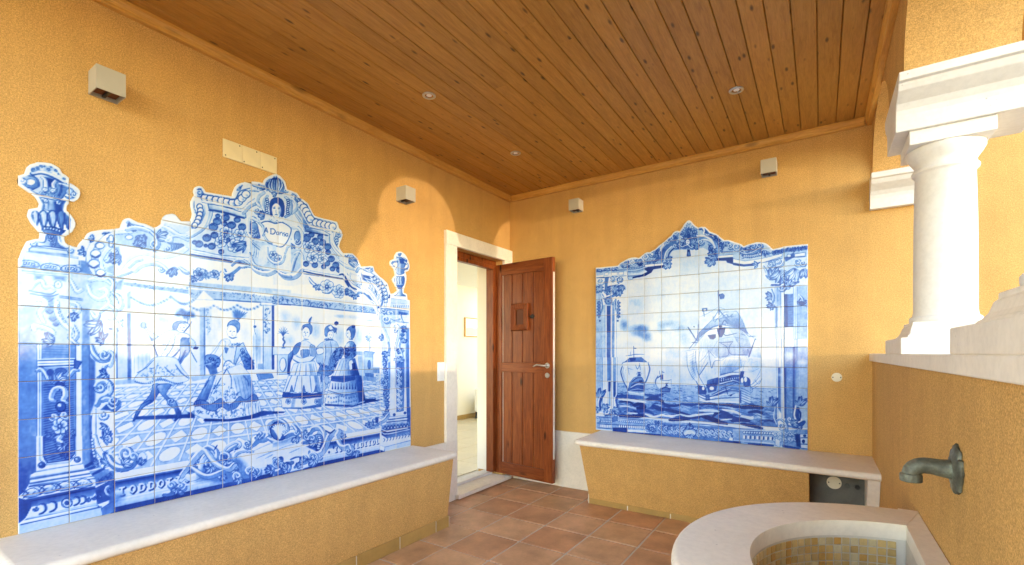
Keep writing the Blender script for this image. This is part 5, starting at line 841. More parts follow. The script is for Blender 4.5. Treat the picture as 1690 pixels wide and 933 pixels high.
    for t in ('810,620 795,650 745,640 745,690 795,680 800,720 840,720 830,685 875,690 878,640 830,655 835,620 800,618',): c.S(t, 3, .5, .9, 0, 1); c.P(t.rsplit(' ',1)[0], .07, .9, 1)
    c.P('735,605 920,605 915,840 830,880 740,760', .08, .55, 8); c.S('720,730 820,735 900,700', 2, .4); c.S('915,600 905,720 830,850', 2, .4); c.S('760,650 740,760', 2, .4)
    # hull
    c.P('335,850 410,880 480,800 540,790 640,770 720,770 800,790 820,860 810,933 340,933', .45, .95, 2); c.S('540,800 640,772 720,768', 8, .85); c.S('545,760 640,740 715,738', 5, .62)
    for k in range(9): c.E(555+k*19, 798-k*3.0, 7, 10, .12, .8, 1.6)
    c.S('545,830 640,805 740,830', 10, .08); c.S('450,850 480,815 520,790', 9, .8); c.P('740,735 760,735 745,800 728,790', .7); c.E(745,810,14,26,.08,.6); c.E(780,825,34,40,.62,.8); c.E(770,815,12,20,.08); c.P('340,855 400,880 420,933 340,933', .66, .9, 2, 0, .85); c.P('410,850 520,850 520,905 440,910', .5, .9, 2, 0, .85, 1.5); c.E(480,885,16,12,.06); c.E(375,880,10,10,.1,.8); c.S('420,850 520,850', 4, .8); c.S('420,870 520,870', 2, .8)
    f(); c.G('398,230 480,275 600,225 700,190 850,200 900,180 950,240 960,420 700,420 420,400', .34, .14, (600,230,640,400), .95, 2); c.P('400,230 470,250 490,300 480,330 400,320', .72, .95, 2, 0, .9, 1.6); c.P('500,180 610,150 610,215 520,260 490,260', .52, .95, 2, 0, .82, 1.4); c.S('560,170 560,240', 3, .85); c.S('600,155 600,220', 3, .85); c.P('500,225 600,215 590,290 510,310', .62, .9, 2, 0, .86, 1.4); c.E(545,265,24,20,.05); c.E(455,265,14,20,.06); c.S('500,225 600,210', 4, .88); c.S('500,245 600,232', 2, .85)
    c.G('630,190 700,155 770,130 850,130 860,200 770,170 640,215', .72, .5, (640,180,850,160), .95, 2, 0, .85, 1.5)
    for k in range(9): c.E(650+k*23, 182-k*5+.5*k*k*.35, 8, 12, .14, .85, 1.6)
    c.S('630,215 700,200 760,185', 8, .06); c.S('630,230 760,195 850,215', 5, .85); c.P('850,85 888,85 870,190 845,180', .72, .95, 2, 0, .88); c.E(868,180,16,30,.06,.7); c.P('890,150 930,155 955,190 940,240 890,240', .62, .9, 3, 1, .85); c.E(905,170,16,28,.06)
    for k in range(10): c.E(650+k*16, 265-k*6, 6, 5, .85)
    c.G('540,330 640,280 760,250 840,255 850,290 760,270 700,300 600,345', .7, .4, (600,300,840,270), .9, 3)
    for t, w, dd in (('400,320 480,350 560,345 660,310 760,290 850,300',6,.7),('400,335 480,365 560,360 680,330 850,325',5,.06),('405,350 500,385 640,370 840,360',6,.62),('410,365 500,398 700,385 840,375',4,.1),('560,335 660,290 740,265',5,.06),('690,250 715,330',4,.8),('720,340 790,320',4,.7),('740,345 760,335',8,.8)): c.S(t, w, dd)
    c.P('480,335 520,330 525,390 480,395', .78, .95, 2); 
    for y in (345,360,375): c.S([(484,y),(522,y-2)], 2.2, .2)
    c.P('835,290 855,290 860,420 840,420', .62, .9, 3)
    for k in range(6): c.S([(850,260+k*26),(900,280+k*26),(955,310+k*24)], 5, .5, .8)
    for t in ('960,260 1010,230 1060,180','955,290 1000,260 1040,240','940,230 990,210 1060,130','950,320 980,290 960,240','1000,170 1040,220 1080,160'): c.S(t, 2.4, .5)
    c.S('430,400 560,410 700,405 840,415', 7, .05); c.S('380,190 400,230', 5, .7)
    e()
    for k in range(16): c.S([(532,160+k*2),(600+k*12,300+k*8),(700+k*9,470+k*16)], 1.6, .42, .5)
    for k in range(12): c.S([(528,160+k*3),(470-k*10,300+k*8),(380-k*8,420+k*10)], 1.6, .42, .5)
    for k in range(18): c.S([(380+k*16,440+4*math.sin(k)),(372+k*17,520),(390+k*15,590)], 1.7, .30, .55)
    for k in range(14): c.S([(560+k*13,620),(575+k*13,665),(560+k*13,735-k*2)], 1.8, .34, .55)
    for k in range(10): c.S([(600+k*14,200+k*3),(610+k*15,250),(600+k*18,305)], 1.7, .38, .55)
    c.Wsh(470,600,90,120,.30,.5); c.Wsh(700,520,110,60,.28,.5); c.Wsh(640,700,90,40,.42,.6); c.Wsh(300,680,40,120,.42,.6); c.Wsh(860,700,60,120,.26,.5); c.Wsh(420,790,60,60,.30,.5)
    # ---- two smaller ships
    b(); c.S('550,790 555,933', 4, .75, .95, 0, 1); c.S('555,815 585,820', 6, .7); c.S('450,915 520,905 570,895 690,895', 4, .7); c.S('512,860 515,910', 2.4, .6)
    cc(); c.P('345,50 400,0 520,0 590,50 600,130 560,240 540,330 390,330 330,250 310,120', .07, .9, 3); c.P('345,50 400,5 520,0 575,45 470,40', .5, .95, 2, 0, .8); c.P('395,5 460,0 460,30 410,45', .78, .9, 2); c.S('320,70 345,50 470,45 600,50', 4, .65); c.S('325,90 310,150 335,240 375,320', 9, .55); c.S('340,95 330,160 350,240', 3, .4); c.S('590,60 605,130 570,240 550,265', 10, .5); c.S('360,120 350,200 370,260', 2, .35); c.S('555,90 560,220', 3, .5)
    c.G('400,260 440,210 500,190 530,210 555,260 550,360 500,370 380,340', .2, .72, (440,200,480,350), 1, 1, 0, .7, 1.6); c.S('420,255 470,215 520,210', 7, .72); c.S('415,290 480,255 545,260', 7, .85); c.S('410,310 480,275 545,280', 5, .08); c.S('405,325 480,295 545,300', 5, .78); c.S('400,340 480,325 545,335', 4, .1); c.P('495,235 530,235 530,260 495,260', .8); c.P('475,150 520,150 500,165 520,190 475,190 495,168', .6, .95, 1); c.S('470,170 525,170', 4, .6); c.S('460,80 480,120 500,80', 4, .5); c.S('500,60 510,130', 3, .6); c.S('380,110 440,130', 2, .4); c.S('370,290 380,350', 6, .7); c.P('380,345 550,350 550,380 400,385', .08, .7, 4); c.S('380,90 395,180', 2.4, .5)
    c.P('690,210 740,180 740,340 700,330 660,290 660,240', .1, .9, 2); c.ribbon('690,190 665,240 670,290 710,335', 6, .62, .4); c.S('705,135 712,185', 2.6, .7); c.S('680,215 720,190 740,195', 8, .62)
    e(); c.P('0,790 80,800 105,860 90,920 0,920', .1, .9, 2); c.S('12,725 15,800', 3, .72); c.S('15,735 35,742', 4, .7); c.P('0,765 25,760 25,805 0,805', .7, .9, 2); c.S('0,810 60,815 100,805', 3, .6); c.S('98,805 98,870', 2, .6); c.P('40,835 75,835 60,850 75,868 40,868 52,850', .7); c.S('5,890 40,875 80,890', 6, .8); c.P('5,895 90,890 85,915 5,918', .62, .9, 1, 0, .8); f(); c.P('0,260 110,262 100,305 0,305', .45, .9, 2, 0, .75); c.S('10,275 60,255 105,275', 6, .8); c.S('15,300 100,300', 4, .85)
    c.ws = .92
    # ================= pillars
    b(); c.P('60,0 150,0 150,933 60,933', .26, .9, 3); c.P('150,240 340,240 330,933 150,933', .06); c.P('210,270 255,270 252,933 208,933', .62, .95, 1); c.P('280,250 302,250 300,933 278,933', .42, .9, 2); c.P('160,260 186,260 184,933 160,933', .22)
    for x in (152,188,206,256,276,304,330): c.S([(x,245),(x-1,933)], 1.5, .58, .85, 0, 1)
    for y in range(280, 933, 9): c.S([(210,y),(252,y)], 1.3, .82 if y < 620 else .3, .7, 0, 1)
    c.spray(230,120,110,-2.4,-.7,6,.3,.45); c.spray(260,60,100,.3,2.8,8,.3,.45); c.ribbon('150,130 180,180 250,160 330,130 380,140', 12, .78, .35); c.ribbon('190,230 230,250 290,240 320,190', 11, .78, .3); c.spiral(240,215,34,1.3,0,8,1,None,.82,.4); c.spray(230,215,60,2.4,6.6,8,.35,.4); c.spray(90,30,80,.8,2.6,6,.3,.5); c.spray(360,60,100,.9,2.6,7,.28,.5)
    for x0, s in ((110,1),(355,-1)):
        c.ribbon([(x0+30*s,190),(x0+40*s,300),(x0+10*s,380),(x0-6*s,420)], 8, .78, .35)
        for k in range(5): c.spray(x0+14*s, 230+k*42, 44, (2.0 if s > 0 else -.9)+k*.1, (3.6 if s > 0 else .9)+k*.1, 3, .35, .5)
        c.E(x0+8*s, 465, 12, 10, .8)
    cc(); c.P('58,0 125,0 125,560 58,560', .24, .9, 3); c.P('125,0 275,0 275,530 125,530', .06); c.P('172,0 210,0 208,240 174,240', .34); c.P('180,250 206,250 204,350 180,350', .72); c.P('182,350 205,350 205,500 182,500', .30); c.P('236,250 256,250 256,420 236,400', .72, .9, 2); c.P('236,0 256,0 256,250 236,250', .36, .8, 2)
    for x in (125,147,170,212,232,258,272): c.S([(x,0),(x,525)], 1.5, .6, .85, 0, 1)
    for y in range(4, 240, 8): c.S([(174,y),(209,y)], 1.2, .58, .7, 0, 1)
    c.spray(100,420,110,-2.2,-.8,5,.24,.6); c.ribbon('120,400 95,470 100,540', 14, .82, .62); c.spray(90,540,50,2.4,4.8,4,.4,.6); c.ribbon('275,390 262,450 275,510', 12, .8, .55); c.spiral(160,560,40,1.3,0,9,1,None,.82,.35); c.spiral(235,575,34,1.3,0,8,-1,None,.82,.35); c.spray(150,530,60,-2.6,-.5,6,.35,.45); c.spray(240,560,70,-1.4,.6,6,.35,.45); c.spray(200,590,70,.4,2.8,6,.35,.45)
    # bottom cornice left
    c.P('60,600 560,630 740,650 740,830 60,770', .28); c.P('60,730 220,745 220,770 60,760', .06); c.S('60,610 220,620 400,635 560,650', 5, .6); c.S('70,640 220,652 270,630 560,660', 3, .1); c.beads('90,655 220,662', 8, 11, .12, .75, 1.8); c.beads('280,650 560,672', 14, 11, .12, .75, 1.8); c.P('95,688 215,695 212,722 95,716', .3); c.P('380,690 555,700 555,735 380,722', .3)
    for k in range(7): c.P([(100+k*17,690+k),(110+k*17,690+k),(110+k*17,716+k),(100+k*17,716+k)], .04)
    for k in range(13): c.P([(290+k*21,688+k*1.6),(303+k*21,688+k*1.6),(303+k*21,714+k*1.6),(290+k*21,714+k*1.6)], .04); c.S([(306+k*21,690+k*1.6),(306+k*21,716+k*1.6)], 3, .85)
    c.S('70,680 220,690 560,705', 3, .75); c.S('75,722 220,732', 3, .8); c.P('225,720 375,722 380,775 230,765', .84, .95, 3); c.P('380,740 600,752 600,775 380,762', .06); c.P('380,765 740,790 740,815 380,790', .7, .9, 3); c.P('220,620 275,600 275,650 225,660', .5, .9, 2, 0, .75); c.ribbon('60,620 90,630 95,660 65,670', 6, .8, .3)
    for k, (x, y, r) in enumerate(((600,690,34),(650,730,36),(700,680,30),(735,740,32),(590,740,24),(660,670,22))): c.spiral(x, y, r, 1.4, k, 8, 1 if k%2 else -1, None, .88, .25); c.spray(x, y, r*1.2, k, k+2.4, 4, .4, .5)
    f(); c.P('0,620 420,640 840,690 1090,700 1090,880 850,855 410,815 0,780', .42, .95, 3); c.S('0,625 420,655 850,680 1090,705', 4, .1); c.S('420,640 850,692 1090,715', 3, .7)
    for k in range(14):
        x = 20+k*60; y = 700+k*4.2; c.spiral(x, y, 38, 1.4, k*1.3, 9, 1 if k%2 else -1, None, .9, .22); c.spiral(x+28, y+36, 24, 1.3, k, 7, -1 if k%2 else 1, None, .9, .25); c.spray(x+30, y-10, 44, 2.6+k*.3, 5.0+k*.3, 5, .4, .45)
    c.E(310,735,72,46,.25,.85,3); c.P('250,740 310,700 370,740 340,780 280,780', .06, .9, 6, 1); c.spray(310,700,60,-2.6,-.5,6,.4,.5); c.S('312,630 315,670', 8, .92); c.spray(310,760,70,.3,2.9,5,.35,.3)
    c.P('840,740 1090,770 1090,830 860,800', .3); c.beads('870,730 1090,755', 10, 14, .12, .8, 2)
    for k in range(6): c.P([(870+k*40,755+k*4),(890+k*40,757+k*4),(890+k*40,785+k*4),(870+k*40,783+k*4)], .04); c.S([(896+k*40,756+k*4),(894+k*40,790+k*4)], 7, .88)
    c.P('730,790 770,792 770,820 730,815', .06); c.P('770,790 865,795 865,830 770,820', .92); c.P('865,800 1090,820 1090,845 865,830', .06); c.P('640,815 1090,850 1090,880 640,838', .75, .9, 3)
    # right pillar
    g(); c.P('345,480 640,470 645,933 355,933', .10); c.P('545,480 640,475 645,933 548,933', .26, .9, 3); c.P('440,550 465,548 470,830 442,830', .76, .9, 2); c.P('465,548 512,545 515,830 470,830', .38); c.P('372,490 405,488 405,650 375,655', .26); c.P('365,660 380,660 380,830 365,830', .5, .8, 3)
    for x in (358,372,408,436,516,530,545): c.S([(x,490),(x+3,933)], 1.7, .5, .85, 0, 1)
    for y in range(560, 830, 11): c.S([(445,y),(512,y-2)], 1.3, .7, .6, 0, 1)
    c.spray(330,560,60,1.6,4.0,5,.35,.4); c.ribbon('330,510 350,580 330,640 320,660', 9, .72, .35); c.spray(330,640,50,.6,3.8,6,.35,.5); c.spray(585,640,60,-2.4,-.4,5,.4,.55); c.ribbon('570,560 600,600 600,640', 10, .72, .4); c.E(585,625,26,16,.72,.85)
    c.P('270,260 640,240 640,300 590,400 540,470 340,475 310,420 265,360', .16, .9, 3); c.spray(360,420,110,-2.7,-.5,7,.3,.35); c.spray(390,350,120,.4,2.6,7,.28,.4); c.spiral(385,275,48,1.5,0,10,1,None,.84,.25); c.spiral(325,300,36,1.4,0,8,-1,None,.84,.3); c.spray(520,330,130,.9,2.4,6,.26,.22); c.spray(590,340,80,.4,2.0,5,.35,.45); c.spiral(560,280,40,1.4,0,9,1,None,.8,.3); c.spiral(600,290,26,1.3,0,7,1,None,.84,.4); c.ribbon('330,470 400,470 440,480 560,445', 12, .8, .5); c.spiral(420,500,30,1.3,0,8,1,None,.82,.4); c.spray(490,480,60,2.6,6.0,7,.4,.4); c.ribbon('260,310 290,360 300,400', 9, .75, .35); c.spray(410,420,60,-.8,1.6,4,.4,.5)
    h(); c.P('345,0 420,0 420,720 360,720', .07); c.P('415,65 520,65 510,650 420,650', .34); c.P('520,65 615,65 618,720 520,720', .24); c.P('415,230 430,230 430,640 418,640', .76, .9, 3); c.P('365,230 385,230 388,600 365,560', .50, .9, 2); c.P('485,65 500,65 497,640 482,640', .7, .9, 2)
    for x in (350,362,392,412,500,512,522): c.S([(x,0),(x+4,640)], 1.8, .52, .85, 0, 1)
    for y in range(240, 640, 10): c.S([(425,y),(485,y)], 1.2, .55, .6, 0, 1)
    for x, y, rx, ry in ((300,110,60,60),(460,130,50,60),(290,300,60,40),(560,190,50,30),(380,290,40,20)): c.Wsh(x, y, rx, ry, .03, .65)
    c.spray(325,540,80,-2.5,-.7,5,.28,.5); c.spray(550,540,80,-2.3,-.6,5,.28,.6); c.ribbon('525,560 515,640 545,690 575,670', 20, .84, .62); c.S('525,570 545,600 540,660', 8, .85); c.ribbon('350,560 340,640 360,700', 10, .7, .35); c.spiral(400,710,34,1.3,0,9,1,None,.84,.3); c.spiral(465,655,24,1.3,0,7,1,None,.84,.3); c.ribbon('360,660 385,650 430,690 440,740', 9, .8, .3); c.spray(480,700,60,-1.6,.4,5,.35,.4); c.spray(545,740,40,2,5,4,.4,.5)
    c.P('0,730 240,730 370,745 400,740 618,728 620,905 420,870 0,850', .30, .95, 3); c.S('0,735 230,740 340,735', 4, .1); c.beads('80,755 330,765', 12, 11, .12, .8, 2); c.P('60,775 330,790 330,812 60,800', .3)
    for k in range(7): c.P([(80+k*36,780+k*2),(98+k*36,781+k*2),(98+k*36,806+k*2),(80+k*36,805+k*2)], .04); c.S([(103+k*36,782+k*2),(101+k*36,806+k*2)], 6, .88)
    c.S('0,820 240,838 340,850', 4, .1); c.P('0,825 60,828 60,852 0,850', .9); c.P('120,840 330,855 330,870 120,858', .75, .9, 2)
    for k in range(10): c.spiral(345+(k%5)*40, 775+(k//5)*44, 20, 1.3, k, 6, 1 if k%2 else -1, None, .88, .25)
    c.P('340,800 380,820 380,875 340,860', .12, .9, 2, 0, .6); c.P('540,770 615,765 615,890 545,880', .12, 1, 1, 0, .6); c.S('545,800 615,798', 5, .66); c.S('548,850 615,852', 5, .66); c.E(580,782,12,9,.62,.85); c.E(570,828,11,14,.7,.85); c.P('500,770 540,770 550,880 515,870', .78, .9, 4); c.P('400,855 540,880 540,900 400,875', .7, .9, 2)
    # ================= crest
    a(); c.P('58,640 350,612 460,520 620,515 700,450 933,310 933,560 680,640 800,650 700,740 480,790 460,690 58,730', .22, .95, 3); c.S('62,690 240,675 460,665', 5, .66); c.P('62,735 170,730 170,760 62,765', .05, 1, 1, 0, .6); c.P('180,705 225,700 225,735 180,740', .05, 1, 1, 0, .6); c.P('265,700 340,695 340,735 265,742', .05, 1, 1, 0, .6); c.P('360,695 420,690 420,728 360,732', .05, 1, 1, 0, .6); c.S('62,770 180,765 460,740', 4, .8); c.dots('65,650 340,625 340,670 65,690', 40, 2.0, .66, 111)
    c.G('470,690 600,680 740,640 745,690 660,730 480,745', .3, .05, (600,640,610,740), 1, 1, 0, .7, 2); c.S('470,700 600,695 720,660', 4, .3); c.P('680,650 720,640 810,650 780,700 700,745 540,775 530,755 640,735 730,690', .86, .97, 2); c.P('690,600 905,578 905,605 700,635', .06, 1, 1, 0, .7); c.P('720,635 933,605 933,640 760,665', .84, .95, 2); c.P('470,750 510,745 540,760 540,785 490,795', .2, .9, 2, 0, .7)
    c.spiral(545,570,44,1.5,0,11,1,None,.86,.15); c.spray(420,640,110,-1.9,-.4,6,.3,.45); c.spray(610,590,80,-2.2,-.2,6,.35,.45); c.P('600,600 650,570 665,610 620,620', .75, .9, 3); c.spiral(718,520,54,1.6,2,12,1,None,.86,.2); c.spray(800,500,80,-2.6,-.5,7,.34,.4); c.spiral(790,480,30,1.3,0,8,1,None,.84,.35); c.E(790,465,16,14,.08); c.dots('720,560 890,520 890,560 720,585', 30, 1.8, .6, 112); c.spray(870,430,60,-2.4,-.2,5,.4,.4); c.beads('480,650 600,640 690,610', 10, 13, .2, .72, 2); c.P('900,380 933,340 933,560 905,560', .5, .9, 6)
    c.spiral(130,820,46,1.4,0,10,1,None,.82,.28); c.spiral(290,790,44,1.4,0,10,-1,None,.82,.28); c.spiral(380,800,44,1.4,2,10,1,None,.84,.4); c.P('180,765 235,760 215,860 240,933 180,933', .5, .9, 3); c.spray(100,880,90,.3,2.6,6,.3,.4); c.spray(300,870,110,.2,2.8,8,.28,.45); c.spray(400,860,90,1.0,2.6,6,.3,.5)
    d(); c.P('0,340 70,290 230,145 280,145 385,25 480,105 560,100 690,180 770,245 933,280 933,400 800,420 690,440 640,500 580,460 600,360 540,330 400,350 280,350 200,360 150,440 180,530 100,540 70,480 0,490', .24, .95, 3)
    c.ribbon('85,470 90,400 130,330 190,290 260,290', 24, .85, .45); c.S('110,440 130,370 190,310', 6, .06); c.S('150,430 170,380 220,330', 9, .7); c.spray(150,430,60,.2,2.2,5,.35,.45); c.spray(140,500,70,.2,3.2,7,.4,.55); c.dots('0,360 60,320 60,470 0,480', 50, 2.2, .62, 121); c.P('0,505 100,495 100,520 0,530', .06, 1, 1, 0, .6); c.P('0,528 110,518 110,535 0,552', .86)
    c.dots('80,290 230,160 270,240 120,280', 90, 2.4, .6, 122); c.spiral(240,170,28,1.4,0,8,1,None,.78,.3); c.spiral(240,315,28,1.4,0,8,1,None,.82,.35); c.spiral(150,270,24,1.3,0,7,1,None,.78,.35); c.spiral(190,225,26,1.3,2,7,-1,None,.78,.35)
    c.spiral(345,105,34,1.4,0,9,1,None,.8,.3); c.spiral(430,110,34,1.4,2,9,-1,None,.8,.3); c.E(380,52,20,16,.12,.72,2); c.spiral(325,210,34,1.4,0,9,-1,None,.8,.3); c.spiral(430,200,34,1.4,0,9,1,None,.8,.3); c.P('360,170 400,170 400,225 360,225', .66, .9, 4); c.dots('300,110 470,120 470,330 290,330', 110, 2.4, .68, 123); c.E(368,265,24,32,.08,.7,2); c.S('358,258 364,257', 2.4, .85); c.S('372,257 378,258', 2.4, .85); c.S('362,280 374,280', 2, .75); c.P('345,245 370,225 395,245 385,235 355,238', .7); c.spray(300,310,60,2.6,5.0,6,.4,.5); c.ribbon('280,300 320,330 380,310 420,340 470,310', 11, .82, .4); c.spray(440,310,60,-1.2,1.2,5,.4,.5)
    c.P('365,350 388,350 400,420 358,420', .76, 1, 1, 0, .88); c.S('372,375 376,415', 3, .2); c.S('384,375 388,415', 3, .2)
    c.ribbon('500,120 540,115 575,160 570,200', 22, .85, .6); c.ribbon('500,230 580,230 650,270 690,340 690,420', 26, .82, .3); c.S('520,240 590,245 650,290 680,350', 8, .08); c.ribbon('570,190 660,220 720,290 740,370', 12, .82, .3); c.dots('580,170 690,190 760,300 740,370 690,260', 70, 2.4, .72, 124); c.spiral(520,275,30,1.4,0,9,1,None,.84,.3); c.dots('590,300 680,340 680,420 620,420', 50, 2.4, .66, 125); c.spray(620,460,80,.2,3.4,8,.4,.5); c.spray(640,380,60,1.8,3.6,4,.35,.5); c.spray(790,310,60,-2.6,-.4,6,.4,.4); c.spiral(845,320,32,1.4,0,9,1,None,.84,.4); c.spiral(895,330,30,1.4,0,8,-1,None,.84,.4); c.S('740,375 870,368', 4, .66); c.P('700,415 870,400 880,430 690,445', .06, 1, 1, 0, .7); c.P('680,445 850,430 933,470 933,530 800,490 790,470 690,470', .86, .97, 2); c.P('860,445 933,455 933,480 870,465', .4)
    g(); c.P('0,120 60,120 90,150 240,110 290,125 340,170 640,130 635,230 420,250 270,265 180,300 0,290', .2, .9, 3); c.spiral(35,150,36,1.4,0,9,1,None,.84,.3); c.spiral(180,145,32,1.4,0,9,1,None,.82,.3); c.spiral(230,140,28,1.4,2,8,-1,None,.82,.3); c.spray(110,170,60,-2.2,-.2,6,.4,.45); c.dots('60,190 250,160 240,220 80,240', 80, 2.4, .66, 131); c.ribbon('60,190 120,210 190,190 250,150', 9, .76, .35); c.beads('90,225 170,222 240,205', 9, 13, .15, .78, 2); c.P('0,245 100,265 240,245 420,200 420,225 250,280 90,295 0,280', .07, 1, 1, 0, .6); c.P('0,280 100,296 190,285 240,270 200,305 90,312 0,300', .82, .95, 2); c.dots('250,180 430,160 430,190 260,220', 50, 2.2, .68, 132); c.P('440,165 635,140 635,170 440,190', .42, .9, 3); c.dots('440,150 630,135 630,165 440,185', 40, 2.2, .7, 133); c.P('525,205 615,190 615,222 525,230', .06, 1, 1, 0, .7); c.P('440,240 520,190 525,230 450,270', .6, .9, 4); c.E(478,220,18,14,.1,.7); c.S('440,235 615,228', 4, .72); c.S('250,280 420,240', 3, .7); c.spray(210,295,50,2.4,4.0,3,.35,.5)
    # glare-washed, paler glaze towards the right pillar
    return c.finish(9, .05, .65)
# ------------------------------------------------------------------ building a panel: every tile its own piece, clipped to the outline
def m_azulejo():
    k = NT('painted_glaze'); at_ = k.n('ShaderNodeAttribute', attribute_name='cobalt'); oi = k.n('ShaderNodeObjectInfo')
    mr = k.n('ShaderNodeMapRange'); mr.inputs[3].default_value = -.035; mr.inputs[4].default_value = .035; k.l(oi.outputs['Random'], mr.inputs[0])
    ad = k.n('ShaderNodeMath', operation='ADD'); k.l(at_.outputs['Fac'], ad.inputs[0]); k.l(mr.outputs[0], ad.inputs[1])
    col = k.ramp(ad.outputs[0], [(0,(.66,.72,.79)), (.10,(.57,.67,.81)), (.28,(.31,.52,.82)), (.50,(.060,.225,.64)), (.75,(.009,.072,.41)), (1,(.003,.014,.15))])
    v = k.coord(); n1 = k.noise(v, 14, 3); cw = k.mix(.35, col, k.mix(1.0, col, k.ramp(n1, [(.3,(.95,.96,1)), (.7,(1.02,1.0,.95))]), 'MULTIPLY'))
    n2 = k.noise(v, 9, 2); k.bump(n2, .18, .004)
    k.set(cw, .09, .24); k.b.inputs['Coat Weight'].default_value = 0.0; k.b.inputs['Coat Roughness'].default_value = .04
    return k.m
M['azulejo'] = m_azulejo()
M['tile_edge'] = m_plain('tile_bisque', (.78,.76,.70), .6, .3)
M['joint'] = m_plain('tile_joint', (.17,.115,.07), .9, .1)
def build_panel(name, lab, canvas, outline, plane, NC, NR, pitch, G=40):
    to_uv = hom(plane); pl = np.array([to_uv(*[float(q) for q in p.split(',')]) for p in outline.split()])
    pl[:,1] = np.maximum(pl[:,1], .0)
    pl[0] = (0, 0); pl[-1] = (NC, 0); pl[pl[:,0] > NC-.06, 0] = NC; pl[(pl[:,0] < .02) & (pl[:,1] < 6.6), 0] = 0
    # helpers on the outline
    seg0 = pl; seg1 = np.roll(pl, -1, 0)
    def inside(U, V):
        r = np.zeros(U.shape, bool)
        for (x0, y0), (x1, y1) in zip(seg0, seg1):
            if y0 != y1: r ^= ((y0 > V) != (y1 > V)) & (U < (x1-x0)*(V-y0)/(y1-y0)+x0)
        return r
    def nearest(p):
        d = seg1-seg0; L = (d**2).sum(1)+1e-12; t = np.clip(((p-seg0)*d).sum(1)/L, 0, 1); q = seg0+t[:,None]*d; k = ((q-p)**2).sum(1).argmin(); return q[k]
    if plane == 'L': org = Vector((.0012, -3.4808, .5577)); P3 = lambda u, v, w_: (w_, u*pitch, v*pitch)
    else: org = Vector((.9401, -.0012, .5792)); P3 = lambda u, v, w_: (u*pitch, -w_, v*pitch)
    root = empty(name, org); tag(root, lab, 'tile panel', 'painted blue and white tile panels')
    gap = .0024/pitch/2; TH_ = .0085; H_, W_ = canvas.shape; rg = np.random.RandomState(4)
    ks = np.arange(G+1)/G
    def make_tile(q, r, U, V, keep):
        full = keep.all(); pts = np.stack([U.ravel(), V.ravel()], 1)
        J, I_ = np.nonzero(keep); a = J*(G+1)+I_; quads = np.stack([a, a+1, a+G+2, a+G+1], 1)
        # boundary edges of the kept cells
        e = np.concatenate([quads[:,[0,1]], quads[:,[1,2]], quads[:,[2,3]], quads[:,[3,0]]]); key = np.sort(e, 1); _, inv, cnt = np.unique(key[:,0]*100000+key[:,1], return_inverse=True, return_counts=True)
        be = e[cnt[inv] == 1]
        if not full:
            on = np.zeros(len(pts), bool); on[be.ravel()] = True; jj, ii = np.divmod(np.arange(len(pts)), G+1)
            rim = (jj == 0) | (jj == G) | (ii == 0) | (ii == G)
            for k in np.nonzero(on & ~rim)[0]:
                n_ = nearest(pts[k]); d_ = n_-pts[k]
                if np.hypot(*d_) < 1.6/G: pts[k] = n_
        used = np.unique(quads); remap = -np.ones(len(pts), int); remap[used] = np.arange(len(used)); P = pts[used]; nU = len(used)
        bv = np.unique(be); rb = -np.ones(len(pts), int); rb[bv] = nU+np.arange(len(bv)); PB = pts[bv]
        cu, cv = q+.5, r+.5
        co_ = np.zeros((nU+len(bv), 3)); loc = P3(cu, cv, 0)
        for arr, off, w_ in ((P, 0, TH_), (PB, nU, .0)):
            x = (arr[:,0]-cu)*pitch; z = (arr[:,1]-cv)*pitch; n_ = len(arr)
            if plane == 'L': co_[off:off+n_] = np.stack([np.full(n_, w_), x, z], 1)
            else: co_[off:off+n_] = np.stack([x, np.full(n_, -w_), z], 1)
        fq = remap[quads]; side = np.stack([remap[be[:,1]], remap[be[:,0]], rb[be[:,0]], rb[be[:,1]]], 1); faces = np.concatenate([fq, side])
        me = bpy.data.meshes.new('tile'); me.vertices.add(len(co_)); me.vertices.foreach_set('co', co_.astype(np.float32).ravel())
        me.loops.add(faces.size); me.loops.foreach_set('vertex_index', faces.astype(np.int32).ravel()); me.polygons.add(len(faces)); me.polygons.foreach_set('loop_start', np.arange(len(faces), dtype=np.int32)*4)
        mi = np.zeros(len(faces), np.int32); mi[len(fq):] = 1; me.polygons.foreach_set('material_index', mi)
        # cobalt density sampled from the painting
        allp = np.concatenate([P, PB]); X = np.clip(allp[:,0]*NPX-.5, 0, W_-1.01); Y = np.clip(allp[:,1]*NPX-.5, 0, H_-1.01); xi = X.astype(int); yi = Y.astype(int); fx, fy = X-xi, Y-yi
        val = canvas[yi,xi]*(1-fx)*(1-fy)+canvas[yi,xi+1]*fx*(1-fy)+canvas[yi+1,xi]*(1-fx)*fy+canvas[yi+1,xi+1]*fx*fy
        if not full:      # white glazed margin along the cut edge
            dmin = np.full(len(allp), 9.0)
            for s0, s1 in zip(seg0, seg1):
                if abs(s0[1]) < 1e-6 and abs(s1[1]) < 1e-6: continue
                if (s0[0] == s1[0] and s0[0] in (0, NC)): continue
                d_ = s1-s0; L_ = d_@d_+1e-12; t_ = np.clip(((allp-s0)@d_)/L_, 0, 1); dmin = np.minimum(dmin, np.hypot(*(allp-s0-t_[:,None]*d_).T))
            m_ = np.clip((dmin-.045)/.045, 0, 1); val = val*m_+.03*(1-m_)
        at_ = me.attributes.new('cobalt', 'FLOAT', 'POINT'); at_.data.foreach_set('value', val.astype(np.float32))
        me.update(); me.validate()
        me.materials.append(M['azulejo']); me.materials.append(M['tile_edge'])
